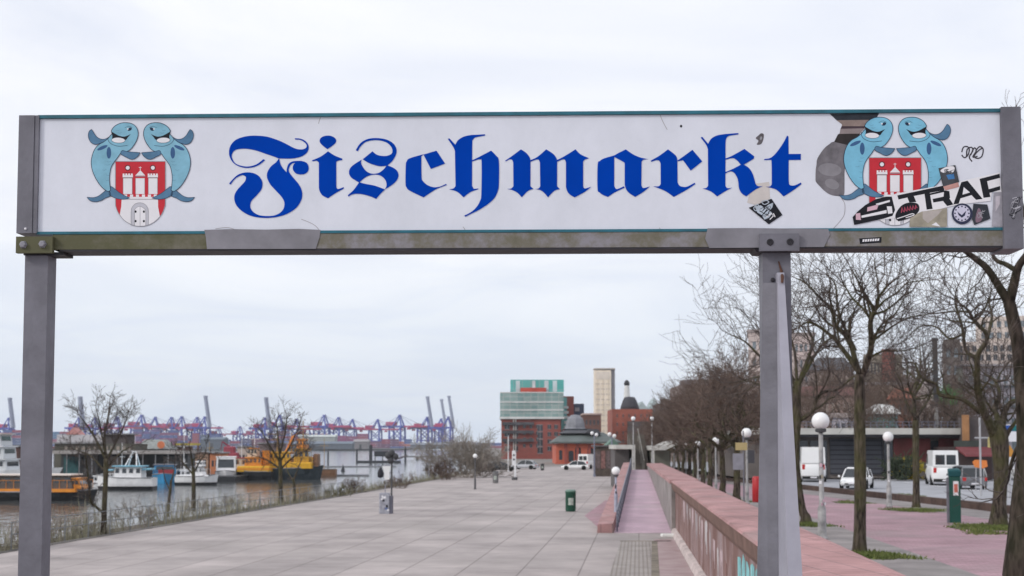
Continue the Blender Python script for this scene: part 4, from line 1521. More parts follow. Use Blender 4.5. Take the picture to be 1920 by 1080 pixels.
# slender tree between lamp and van
limb_tree('slender bare tree in a grass patch between the second lamp and the white van', (1718, 952), 61.6,
          [(1718, 952, 6.5), (1718, 900, 6), (1717, 850, 6), (1717, 800, 6.2), (1716, 788, 6)],
          [(q7([(200, 820), (195, 640), (215, 540), (240, 440), (230, 300)]), 4, 1),
           (q7([(205, 810), (140, 700), (110, 570), (60, 480)]), 3, .9),
           (q7([(210, 800), (290, 680), (330, 590), (400, 500)]), 2.8, .9),
           (q7([(200, 700), (150, 560), (150, 440), (110, 360)]), 2.6, .8),
           (q7([(205, 640), (270, 520), (270, 420), (330, 330)]), 2.6, .8),
           (q7([(195, 650), (120, 620), (50, 590)]), 2.2, .8)], 15, ZP, twl=(1.2, 2.1), dens=2.6, maxl=3, minr=.007)

# young row further along the wall: individual trunks with wide twiggy crowns
def row_tree(seed, H, r, th, spread, maxl=5):
    rng = random.Random(seed)
    mt, mc = MB(), MB()
    mt.smooth = True
    base = Vector((0, 0, -.05))
    pts = [base, Vector((rng.uniform(-.05, .05), 0, .3))]
    rad = [r * 1.4, r * 1.08]
    for i in range(1, 5):
        pts.append(Vector((rng.uniform(-.1, .1) * i * .4, rng.uniform(-.1, .1) * i * .4, th * i / 4)))
        rad.append(r * (1 - .05 * i))
    mt.tube(pts, rad, 9)
    k = 6
    for j in range(k):
        a = 2 * pi * j / k + rng.uniform(-.3, .3)
        el = rng.uniform(.35, .95) if j else 1.4
        d = Vector((cos(a) * cos(el), sin(a) * cos(el), sin(el)))
        grow(mt, mc, pts[-1] - Vector((0, 0, rng.uniform(0, .5))), d, H * spread * rng.uniform(.8, 1.1), r * .55, 1, rng, .08, .24, (.4, .95), (3, 5), maxl, (.55, .82), .012)
    return mt, mc


protos = []
for sd in (21, 22, 23):
    mt, mc = row_tree(sd, 8.5, .20, 3.1, .33)
    protos.append((mt, mc))
ROWT = [(1380, 71, 0.93, 'row tree with grassy foot beside the grey signs near the red bin'),
        (1353, 83.5, .95, 'dark straight row tree second past the sign post'),
        (1330, 95, .93, 'mossy row tree between two globe lamps'),
        (1317, 104, .92, 'row tree just left of the mossy one along the wall'),
        (1302, 118, .92, 'thin far row tree next to a white globe lamp'),
        (1291, 130, .95, 'far row tree beyond the third globe lamp'),
        (1280, 143, .97, 'farther row tree in the brown thicket of crowns'),
        (1271, 157, .97, 'very far row tree before the walkway roof'),
        (1262, 172, 1.0, 'row tree under the rising walkway roof'),
        (1254, 190, 1.0, 'last but one row tree by the far stairs'),
        (1247, 210, 1.0, 'last row tree at the far end of the wall')]
meshes = {}
for i, (px, Y, sc, lb) in enumerate(ROWT):
    k = i % 3
    x = PX(px, Y)
    T = thing('bare_tree', 'bare ' + lb, 'tree', (x, Y, min(ZP, zprom(Y)) - .02), i * 1.9, 'bare trees in a row behind the parapet wall', sc)
    if k not in meshes:
        mt, mc = protos[k]
        a = mt.build('trunk', [BARK], T)
        c_ = mc.build('crown', [TWIGB], T)
        meshes[k] = (a, c_)
    else:
        for s_ in meshes[k]:
            o = s_.copy()
            COL.objects.link(o)
            o.parent = T

# ---------------------------------------------------------------- trees and bushes on the quay edge
limb_tree('twiggy bare tree with a low side limb on the quay near the left post', (194, 999), 62,
          [(194, 999, 6), (195, 970, 5), (196, 940, 4.8), (198, 900, 4.6), (199, 860, 4.6)],
          [([(194, 962), (180, 950), (170, 938), (166, 900), (160, 850)], 3, 1.2),
           ([(199, 862), (196, 820), (203, 780), (206, 755)], 3, 1),
           ([(199, 862), (180, 825), (165, 800), (150, 780)], 2.6, .9),
           ([(199, 865), (218, 828), (232, 800), (240, 775)], 2.6, .9),
           ([(199, 880), (225, 850), (250, 835)], 2.2, .8),
           ([(198, 885), (170, 855), (145, 845)], 2.2, .8),
           ([(197, 850), (188, 800), (180, 765)], 2, .8)], 31, ZQ, twl=(.35, .75), dens=6, maxl=3, per=.32, group='bare trees on the quay', minr=.007, root=False)
limb_tree('thin bare sapling on the quay in front of the small white motor boat', (363, 956), 85,
          [(363, 956, 4.6), (363, 930, 4), (363, 900, 3.4), (362, 875, 3)],
          [([(362, 880), (358, 850), (355, 835)], 2, .8), ([(362, 890), (375, 865), (385, 850)], 1.8, .8), ([(362, 890), (345, 870), (338, 855)], 1.8, .8)],
          32, ZQ, twl=(.4, .8), dens=3, maxl=3, group='bare trees on the quay', minr=.012, root=False)
limb_tree('thin leaning bare sapling on the quay left of the other sapling', (317, 967), 78,
          [(314, 967, 3.6), (316, 945, 3), (319, 920, 2.6), (321, 900, 2.2)],
          [([(320, 905), (326, 885), (328, 865)], 1.6, .7), ([(319, 920), (310, 900), (306, 880)], 1.4, .7)],
          33, ZQ, twl=(.3, .6), dens=1.6, group='bare trees on the quay', minr=.012, root=False)
limb_tree('bare quay tree with fine crown before the yellow harbour vessel', (527, 943), 96,
          [(527, 943, 4.6), (526, 915, 4), (526, 890, 3.8), (525, 860, 3.6)],
          [([(525, 862), (522, 825), (518, 790)], 2.4, .8), ([(525, 865), (545, 835), (560, 800)], 2.2, .8), ([(525, 865), (505, 835), (492, 810)], 2.2, .8),
           ([(526, 880), (552, 855), (575, 845)], 2, .7), ([(526, 880), (500, 862), (478, 855)], 2, .7), ([(525, 850), (535, 810), (538, 780)], 2, .7)],
          34, ZQ, twl=(.5, .95), dens=5, maxl=3, per=.32, group='bare trees on the quay', minr=.009, root=False)
limb_tree('small bare sapling on the quay right of the fine crowned tree', (553, 938), 99,
          [(553, 938, 3), (552, 915, 2.6), (550, 895, 2.2)],
          [([(551, 900), (560, 875), (566, 860)], 1.5, .7), ([(551, 905), (540, 885), (536, 870)], 1.4, .7)],
          35, ZQ, twl=(.4, .8), dens=2, group='bare trees on the quay', minr=.013, root=False)


def bush(label, x, y, z, w_, h_, seed, n, m, group='bare bushes on the quay', minr=.018, cat='bush', maxl=3):
    rng = random.Random(seed)
    T = thing('bare_bush', label, cat, (x, y, z), 0, group)
    mt = MB()
    for k in range(n):
        a = rng.uniform(0, 2 * pi)
        rr_ = rng.uniform(0, .38) * w_
        el = rng.uniform(.7, 1.5)
        d = Vector((cos(a) * cos(el), sin(a) * cos(el) * .7, sin(el)))
        grow(mt, mt, Vector((cos(a) * rr_, sin(a) * rr_ * .6, 0)), d, h_ * rng.uniform(.35, .62), minr * 2, 1, rng, .06, .25, (.3, .9), (3, 5), maxl, (.5, .8), minr)
    mt.build('branches', [m], T)
    return T


bush('big dense brown bare bush on the quay left of the brick building', PX(872, 172), 172, ZQ - .3, 7.4, 5.6, 41, 44, TWIGP, maxl=4)
bush('brown bare bush at the right foot of the big bush', PX(902, 182), 182, ZQ - .3, 3.4, 2.4, 42, 12, TWIGB, maxl=4)
bush('low bare bush on the quay left of the big dense bush', PX(828, 160), 160, ZQ - .3, 4, 2.6, 43, 12, TWIGB, maxl=4)
bush('low brown bush on the quay behind the sign pole', PX(752, 128), 128, ZQ - .3, 4.5, 1.9, 44, 12, TWIGB)
bush('brown upright bush on the quay between water and plaza', PX(664, 117), 116.5, ZQ - .1, 1.6, 1.5, 45, 12, TWIGB, minr=.016)
bush('low olive bush at the quay left of the upright brown bush', PX(630, 108), 108, ZQ - .2, 3.0, 1.2, 46, 12, mat('olive twigs', (0.12, 0.11, 0.06), var=.3))

for i, (px, py, w_, h_, lb) in enumerate(((20, 1030, 2.2, 2.0, 'dry grey bush at the quay left of the left sign post'), (120, 1008, 1.8, 1.7, 'dry grey bush right beside the left sign post'), (160, 1001, 1.6, 1.7, 'dry grey bush at the foot of the quay tree'), (268, 978, 1.8, 1.6, 'dry grey bush right of the gap in the quay growth'), (300, 970, 1.4, 1.3, 'dry grey bush before the leaning sapling'), (395, 953, 1.6, 1.3, 'dry grey bush right of the straight sapling'), (450, 947, 1.6, 1.2, 'dry grey bush midway to the fine crowned quay tree'), (590, 935, 2.0, 1.2, 'dry grey bush right of the small bare sapling'))):
    g = G(px, py, ZQ)
    bush(lb, g.x - .7, g.y, ZQ - .4, w_, h_, 80 + i, 11, TWIGP, minr=.011, maxl=3)

# reeds and dry growth along the water, one uncountable mass
rd = MB()
q = random.Random(9)
reedm = mat('dry reeds', (0.30, 0.265, 0.22), var=.35, scale=.5, col2=(0.20, 0.195, 0.13), rough=.95, spec=.1)


def quay_x(Y):
    for (a, b) in zip(QUAY, QUAY[1:]):
        if a[1] <= Y <= b[1]:
            return a[0] + (b[0] - a[0]) * (Y - a[1]) / (b[1] - a[1])
    return QUAY[-1][0]


for k in range(8000):
    Y = 44 + (q.random() ** 1.5) * 150
    if 66 < Y < 71 and q.random() < .85:
        continue
    clump = .35 + .65 * (.5 + .5 * sin(Y * .9) * sin(Y * .37 + 1))
    if q.random() > clump:
        continue
    x = quay_x(Y) - q.uniform(-.1, 1.7)
    h = (q.random() ** 1.6 * 1.9 + .2) * clump * (1.15 if Y < 85 else .8)
    w_ = .008 + Y * .0001
    a = q.uniform(0, pi)
    lean = Vector((q.gauss(0, .22) * h, q.gauss(0, .22) * h, h))
    b0_ = Vector((x, Y, ZQ - .25 if x < quay_x(Y) else ZQ))
    dx = Vector((cos(a) * w_, sin(a) * w_, 0))
    mid = b0_ + lean * .55 + Vector((q.gauss(0, .04), 0, .1))
    tip = b0_ + lean
    rd.add([b0_ - dx, b0_ + dx, mid + dx * .7, mid - dx * .7, tip], [(0, 1, 2, 3), (3, 2, 4)])
o = rd.build('reeds', [reedm], rec=False)
o['kind'] = 'stuff'
mb = MB()
for (a, b) in zip(QUAY[1:-1], QUAY[2:]):
    mb.prism([(a[0] - 2.6, a[1]), (a[0] - .002, a[1]), (b[0] - .002, b[1]), (b[0] - 2.6, b[1])], -3.3, -1.1)
o = mb.build('bank', [soil_m])
o['kind'] = 'structure'

# grass at the feet of the trees
gr = MB()
q = random.Random(12)
grm = mat('short grass', (0.085, 0.14, 0.03), var=.35, scale=3, rough=.9, spec=.15, col2=(0.15, 0.16, 0.06))
for (px, py, w_, d_, n) in ((1625, 1043, 1.1, 1.1, 2600), (1863, 990, 1.35, 1.9, 2600), (1716, 957, 1.2, 1.6, 1500), (1512, 985, .9, 1.2, 900), (1383, 938, .8, 1.2, 600), (1690, 922, 1.1, 3, 500), (1850, 1000, .7, 1.0, 500), (1600, 940, .8, 2.2, 400)):
    c_ = G(px, py, ZP)
    for k in range(n):
        a = q.uniform(0, 2 * pi)
        rr_ = math.sqrt(q.random()) * q.uniform(.6, 1.18) * (1 + .22 * sin(3 * a + px) + .14 * sin(7 * a))
        b0_ = Vector((c_.x + cos(a) * rr_ * w_, c_.y + sin(a) * rr_ * d_, zprom(c_.y) + .004))
        h = q.uniform(.03, .11)
        an = q.uniform(0, pi)
        dx = Vector((cos(an), sin(an), 0)) * q.uniform(.012, .03)
        tip = b0_ + Vector((q.gauss(0, .04), q.gauss(0, .04), h))
        gr.add([b0_ - dx, b0_ + dx, tip], [(0, 1, 2)])
o = gr.build('grass', [grm], rec=False)
o['kind'] = 'stuff'
mb = MB()
for (px, py, w_, d_) in ((1625, 1043, 1.1, 1.1), (1863, 990, 1.35, 1.9), (1716, 957, 1.2, 1.6), (1512, 985, .9, 1.2), (1383, 938, .8, 1.2), (1690, 922, 1.1, 3.), (1600, 940, .8, 2.2)):
    c_ = G(px, py, ZP)
    ps = [(c_.x + cos(a) * w_ * q.uniform(.8, 1.3), c_.y + sin(a) * d_ * q.uniform(.8, 1.25), zprom(c_.y) + .011) for a in [2 * pi * k / 18 for k in range(18)]]
    mb.add(ps, [tuple(range(18))])
struct('tree_pit_soil', mb, mat('grassy soil', (0.13, 0.115, 0.08), var=.45, scale=2.5, rough=.95, col2=(0.10, 0.12, 0.05)))

# railing at the water's edge
rl_m = mat('painted railing', (0.17, 0.18, 0.19), rough=.6, var=.2)
ry0 = [52 + 2.4 * k for k in range(28)]
RG = thing('quay_railing', 'grey post and rail railing along the water edge of the quay', 'railing', (quay_x(52) + .15, 52, ZQ))
mb = MB()
for h in (1.05, .6):
    mb.tube([(quay_x(Y) + .15, Y, ZQ + h) for Y in ry0], .018, 5)
mb.build('rail', [rl_m], RG, off=RG.location)
for Y in ry0:
    mb = MB()
    mb.tube([(quay_x(Y) + .15, Y, ZQ), (quay_x(Y) + .15, Y, ZQ + 1.08)], .025, 6)
    mb.build('rail_post', [rl_m], RG, off=RG.location)
# ------------------------------------------------------------------ lamps
lamp_pole = mat('lamp pole grey', (0.22, 0.215, 0.22), var=.35, scale=3, rough=.6, col2=(0.34, 0.33, 0.33))
lamp_dark = mat('lamp pole dark', (0.07, 0.07, 0.075), var=.25, scale=3, rough=.6)
opal = mat('opal globe', (0.82, 0.82, 0.82), rough=.25, var=.03, spec=.5)
LG = 'globe lamps'


def globe_lamp(label, x, y, z, h, r, pole=None, group=LG, pr=.055, stickers=0, name='globe_lamp'):
    T = thing(name, label, 'street lamp', (x, y, z), 0, group)
    mb = MB()
    mb.smooth = True
    mb.lathe((0, 0, 0), [(pr * 2.2, 0), (pr * 2.2, .06), (pr * 1.7, .1), (pr * 1.6, .9), (pr, 1.0), (pr * .85, h - r * 1.25)], 12)
    po = mb.build('pole', [pole or lamp_pole], T)
    mb = MB()
    mb.lathe((0, 0, h), [(r * .3, -r * 1.32), (r * .62, -r * 1.22), (r * .66, -r * .95), (r * .5, -r * .85)], 14)
    mb.build('collar', [lamp_dark], T)
    mb = MB()
    mb.smooth = True
    mb.sphere((0, 0, h), r, 24, 16)
    mb.build('globe', [opal], T)
    q = random.Random(int(x * 10))
    for k in range(stickers):
        zz_ = q.uniform(.9, 2.1)
        w_ = q.uniform(.05, .09)
        a0 = -pi / 2 + q.uniform(-.7, .7)
        hh = q.uniform(.06, .14)
        rr_ = pr * (1.0 if zz_ > 1.0 else 1.65) + .004
        mb = MB()
        ring = []
        for s_ in range(5):
            a = a0 + (s_ - 2) * w_ / rr_ / 4
            ring.append((rr_ * cos(a), rr_ * sin(a)))
        vs_ = [(u, v, zz_) for u, v in ring] + [(u, v, zz_ + hh) for u, v in ring]
        mb.add(vs_, [(i, i + 1, 6 + i, 5 + i) for i in range(4)])
        mb.build('sticker', [(ink_white, ink_black, ink_pink, ink_beige)[q.randint(0, 3)]], po, rec=False)
    return T


globe_lamp('nearest and largest white globe lamp with sticker covered pole', PX(1538, 40.3), 40.3, ZP, 3.42, .255, stickers=9, pr=.075)
globe_lamp('white globe lamp on grey pole between the mossy tree and the slender tree', PX(1664, 61.6), 61.6, ZP, 3.1, .23, stickers=3, pr=.07)
globe_lamp('white globe lamp beside the left edge of the right sign post', PX(1399, 65), 65, ZP, 3.3, .235)
for (px, py, Y, r, lb) in ((1341, 827, 88, .23, 'white globe lamp between the two nearest row trees'), (1307.5, 832, 110, .22, 'second white globe lamp of the row counted from the sign post'),
                           (1285, 836, 131, .24, 'third white globe lamp of the row, near the walkway roof'), (1263, 841, 158, .21, 'farthest white globe lamp of the row, below the rising roof')):
    z0 = zprom(Y)
    globe_lamp(lb, PX(px, Y), Y, z0, PZ(py, Y) - z0, r)
for (px, py, Y, lb) in ((1322, 839, 150, 'small far globe lamp on a green pole by the road'), (1299, 837, 168, 'tiny far globe lamp behind the row trees')):
    globe_lamp(lb, PX(px, Y), Y, zprom(Y), PZ(py, Y) - zprom(Y), .15, mat('green lamp pole', (0.10, 0.12, 0.07)))
globe_lamp('globe lamp with sticker covered pole standing on the low ramp wall', PX(1154, 69), 69, ZQ + .6, PZ(883, 69) - ZQ - .6, .21, mat('bluish pole', (0.33, 0.34, 0.42), var=.3), stickers=6)
globe_lamp('dark slim globe lamp standing alone on the plaza before the big bush', PX(891, 125), 125, ZQ, PZ(855, 125) - ZQ, .2, lamp_dark)
ZF = .92
globe_lamp('tall globe lamp on the left side of the dark stairs', PX(1187, 126), 126, ZF, PZ(785, 126) - ZF, .2)
globe_lamp('tall globe lamp on the right side of the dark stairs', PX(1222, 126), 126, ZF, PZ(785, 126) - ZF, .2)
for (px, Y, ya, yb, lb) in ((1114, 176, 812, 815, 'tall lamp post with two white globes on the plaza'), (1147, 160, 814, 817, 'tall bluish lamp post with two white globes beside the dark kiosk')):
    T = thing('twin_globe_lamp', lb, 'street lamp', (PX(px, Y), Y, ZQ), 0, 'twin globe lamps on the plaza')
    h = PZ(ya, Y) - ZQ
    mb = MB()
    mb.lathe((0, 0, 0), [(.16, 0), (.16, .3), (.10, .4), (.08, h - .4), (.05, h - .2)], 10)
    mb.build('pole', [mat('blue grey pole', (0.20, 0.21, 0.27), var=.2)], T)
    for s_ in (-1, 1):
        mb = MB()
        mb.tube([(0, 0, h - .35), (s_ * .2, 0, h - .32), (s_ * .27, 0, h - .2)], .03, 6)
        a = mb.build('arm', [lamp_dark], T)
        mb = MB()
        mb.smooth = True
        mb.sphere((s_ * .28, 0, h - .02 - .1 * (s_ + 1)), .23, 16, 10)
        mb.build('globe', [opal], a)

# ------------------------------------------------------------------ small things on the plaza
green = mat('green bin', (0.018, 0.085, 0.055), rough=.5, var=.25, scale=5)
steel = mat('bin steel', (0.20, 0.20, 0.205), rough=.5, var=.3, scale=5)


def bin_(label, px, py, h, r, m, band=None, group='litter bins on the plaza'):
    g = G(px, py, ZQ)
    T = thing('litter_bin', label, 'bin', g, 0, group)
    mb = MB()
    mb.smooth = True
    mb.lathe((0, 0, 0), [(r * .9, 0), (r * .92, .05), (r, .08), (r, h * .86), (r * 1.06, h * .87), (r * 1.06, h * .91)], 18)
    mb.build('drum', [m], T)
    mb = MB()
    mb.lathe((0, 0, 0), [(r * 1.02, h * .912), (r * 1.02, h * .95), (r * .8, h), (r * .3, h * 1.005)], 18)
    mb.build('lid', [band or lamp_dark], T)
    mb = MB()
    a = [(-.5 + k * .25) for k in range(5)]
    vs_ = [(r * 1.012 * sin(k), -r * 1.012 * cos(k), h * .3) for k in a] + [(r * 1.012 * sin(k), -r * 1.012 * cos(k), h * .62) for k in a]
    mb.add(vs_, [(i, i + 1, 6 + i, 5 + i) for i in range(4)])
    mb.build('sticker', [mat('bin notice', (0.36, 0.40, 0.36), var=.3, scale=9)], T, rec=False)
    return T


bin_('dark green litter bin standing in the open plaza', 1070, 959, 1.3, .31, green, mat('pale green lid', (0.17, 0.26, 0.22), var=.2))
bin_('grey steel litter bin near the white sign post', 929, 906, 1.25, .30, steel)
bin_('far small dark litter bin in front of the brick building', 1017, 882, 1.1, .28, lamp_dark)

# stickered cabinet with pole and notice
g = G(722, 963, ZQ)
T = thing('electric_cabinet', 'grey electric cabinet covered with stickers on the plaza', 'cabinet', g, 0)
mb = MB()
mb.bev(-.32, .26, -.25, .3, 0, 1.2, .03)
cb = mb.build('housing', [mat('cabinet grey', (0.30, 0.305, 0.35), var=.25, scale=5, rough=.6)], T)
mb = MB()
mb.box(.262, .44, -.22, .32, 0, 1.02)
mb.build('side_box', [mat('cabinet dark', (0.10, 0.10, 0.13), var=.2)], T)
q = random.Random(8)
for k in range(11):
    mb = MB()
    x, z = q.uniform(-.27, .12), q.uniform(.12, .95)
    w_, h_ = q.uniform(.07, .18), q.uniform(.06, .16)
    mb.box(x, x + w_, -.2515 - .001 * k, -.2505 - .001 * k + .0005, z, z + h_)
    mb.build('sticker', [(ink_white, ink_black, ink_grey, gal_l, A_('sticker blue', (0.12, 0.16, 0.30)))[q.randint(0, 4)]], cb)
mb = MB()
mb.tube([(.0, .03, 1.2), (.0, .03, 1.7)], .03, 6)
mb.build('pipe', [gal_l], T)
g2 = G(734, 960, ZQ)
T = thing('notice_pole', 'dark pole carrying a white notice board beside the electric cabinet', 'sign pole', g2, 0)
hp = PZ(846, g2.y) - ZQ
mb = MB()
mb.lathe((0, 0, 0), [(.09, 0), (.09, .25), (.055, .3), (.045, hp)], 8)
mb.build('pole', [lamp_dark], T)
mb = MB()
pts = [(-.55, 0), (-.05, 0), (-.13, -.45), (-.13, -.8), (-.42, -.8), (-.42, -.45)]
zb_ = PZ(874, g2.y) - ZQ
mb.extr([(x, -.10, zb_ + z) for x, z in pts], (0, .04, 0))
mb.build('notice_board', [mat('notice white', (0.72, 0.72, 0.72), var=.06)], T)
mb = MB()
mb.cbox((-.27, -.02, zb_ - .4), (.66, .05, .05))
mb.build('bracket', [lamp_dark], T)
mb = MB()
mb.smooth = True
mb.lathe((-.66, -.02, zb_ - .7), [(.05, 0), (.17, .06), (.19, .3), (.12, .5), (.05, .62)], 10)
mb.build('loudspeaker', [mat('black plastic', (0.02, 0.02, 0.028), var=.2)], T)
mb = MB()
mb.smooth = True
for (x, z, r) in ((-.2, hp - .25, .22), (.0, hp - .12, .2), (.22, hp - .3, .18), (-.06, hp - .55, .2)):
    mb.sphere((x, 0, z), r, 10, 8)
mb.build('lamp_cluster', [mat('dark bronze', (0.05, 0.05, 0.055), var=.3, scale=5)], T)

# white signal post, flag pole
g = G(965, 900, ZQ)
T = thing('signal_post', 'white post with two dark discs on a dark round foot', 'signal post', g, 0)
mb = MB()
mb.lathe((0, 0, 0), [(.34, 0), (.34, .28), (.28, .34)], 12)
mb.build('foot', [lamp_dark], T)
mb = MB()
mb.box(-.07, .16, -.06, .06, .34, 3.2)
mb.bev(-.30, .12, -.07, .07, 1.7, 3.35, .05)
wp = mb.build('post', [mat('white post paint', (0.72, 0.72, 0.74), var=.05)], T)
for z in (2.35, 2.85):
    mb = MB()
    mb.lathe((-.09, -.0705, z), [(.12, 0), (.12, -.03), (.05, -.035)], 12, axis='Y')
    mb.build('disc', [lamp_dark], wp)
g = G(953, 884, ZQ)
T = thing('flag_pole', 'thin bare white flag pole on the plaza', 'flag pole', g, 0)
mb = MB()
h = PZ(818, g.y) - ZQ
mb.lathe((0, 0, 0), [(.16, 0), (.16, .12), (.09, .14), (.06, h)], 10)
mb.build('pole', [mat('white post paint', (0.72, 0.72, 0.74))], T)
mb = MB()
mb.sphere((0, 0, h + .08), .1, 10, 8)
mb.build('finial', [gal_l], T)

# dark kiosk behind the twin lamps
g = G(1130, 893, ZQ)
T = thing('kiosk', 'dark brown weathered kiosk between the twin globe lamps', 'kiosk', g, 0)
kh = PZ(838, g.y) - ZQ
mb = MB()
mb.bev(-1.15, 1.15, -.9, .9, 0, kh, .15)
mb.build('body', [mat('kiosk brown', (0.085, 0.066, 0.055), var=.4, scale=2.5, rough=.85)], T)
mb = MB()
mb.bev(-1.4, 1.4, -1.15, 1.15, kh + .001, kh + .22, .08)
mb.build('roof', [mat('kiosk roof', (0.10, 0.085, 0.085), var=.2)], T)
for k in range(3):
    mb = MB()
    mb.box(-.95 + k * .68, -.95 + k * .68 + .55, -.93, -.904, 1.0, kh - .5)
    mb.build('poster_panel', [(mat('poster dark', (0.12, 0.09, 0.09), var=.5, scale=4)), mat('poster red', (0.20, 0.10, 0.09), var=.5, scale=4)][k % 2], T)

# ------------------------------------------------------------------ ticket machine
g = G(1791, 980, ZP)
T = thing('ticket_machine', 'dark green parking ticket machine with white and red notice', 'ticket machine', g, -.18)
mh = PZ(878, g.y) - ZP
mg = mat('machine green', (0.008, 0.065, 0.05), rough=.4, var=.15)
mb = MB()
mb.bev(-.19, .19, -.13, .13, .0, mh - .28, .02)
bd = mb.build('body', [mg], T)
mb = MB()
mb.loft([[(-.2, -.15, mh - .279), (.2, -.15, mh - .279), (.2, .15, mh - .279), (-.2, .15, mh - .279)], [(-.21, -.19, mh - .1), (.21, -.19, mh - .1), (.21, .17, mh - .04), (-.21, .17, mh - .04)], [(-.16, -.15, mh - .05), (.16, -.15, mh - .05), (.16, .13, mh), (-.16, .13, mh)]])
mb.build('hood', [mat('machine teal', (0.012, 0.08, 0.09), var=.15)], T)
mb = MB()
mb.box(-.27, -.195, -.08, .08, 0, mh - .35)
mb.build('rear_post', [gal], T)
mb = MB()
mb.box(-.06, .12, -.136, -.132, mh - .95, mh - .45)
nt3 = mb.build('notice', [ink_white], bd)
mb = MB()
mb.box(-.035, .095, -.1395, -.137, mh - .85, mh - .55)
mb.build('notice_print', [A_('notice red', (0.55, 0.16, 0.12), .3)], bd)

# red post bin near the wall and grey signs by the third lamp
g = G(1424, 955, ZP)
T = thing('litter_bin', 'tall red litter bin peeping out left of the right sign post', 'bin', g, 0)
mb = MB()
mb.box(.05, .13, -.04, .04, 0, 1.4)
mb.build('post', [lamp_dark], T)
mb = MB()
mb.smooth = True
mb.lathe((-.1, 0, 0), [(.17, .3), (.2, .34), (.2, 1.32), (.16, 1.40)], 14)
mb.build('drum', [mat('bin red', (0.42, 0.025, 0.03), rough=.45, var=.15)], T)
g = G(1395, 946, ZP)
T = thing('parking_sign', 'grey pole with pale sign plates beside the third globe lamp', 'sign', g, 0)
mb = MB()
mb.tube([(0, 0, 0), (0, 0, 3.4)], .035, 8)
mb.build('pole', [gal], T)
for (x, z, w_, h_, m) in ((-.25, 1.6, .5, .75, gal_l), (-.1, 2.5, .55, .35, mat('plate yellow', (0.42, 0.33, 0.16))), (.35, 1.9, .3, .6, mat('plate dark', (0.06, 0.06, 0.07)))):
    mb = MB()
    mb.bev(x - w_ / 2, x + w_ / 2, -.055, -.037, z, z + h_, .008)
    mb.build('sign_plate', [m], T)

# ------------------------------------------------------------------ cars and vans
glass_m = mat('car glass', (0.025, 0.03, 0.035), rough=.08, var=0, spec=.6)
tyre_m = mat('tyre', (0.018, 0.018, 0.018), rough=.9, var=.1)
rim_m = mat('rim', (0.38, 0.38, 0.4), rough=.35, var=.1, metal=.5)
lampm = mat('headlight', (0.72, 0.74, 0.76), rough=.15, var=0)
tailm = mat('tail light', (0.45, 0.02, 0.02), rough=.25, var=0)


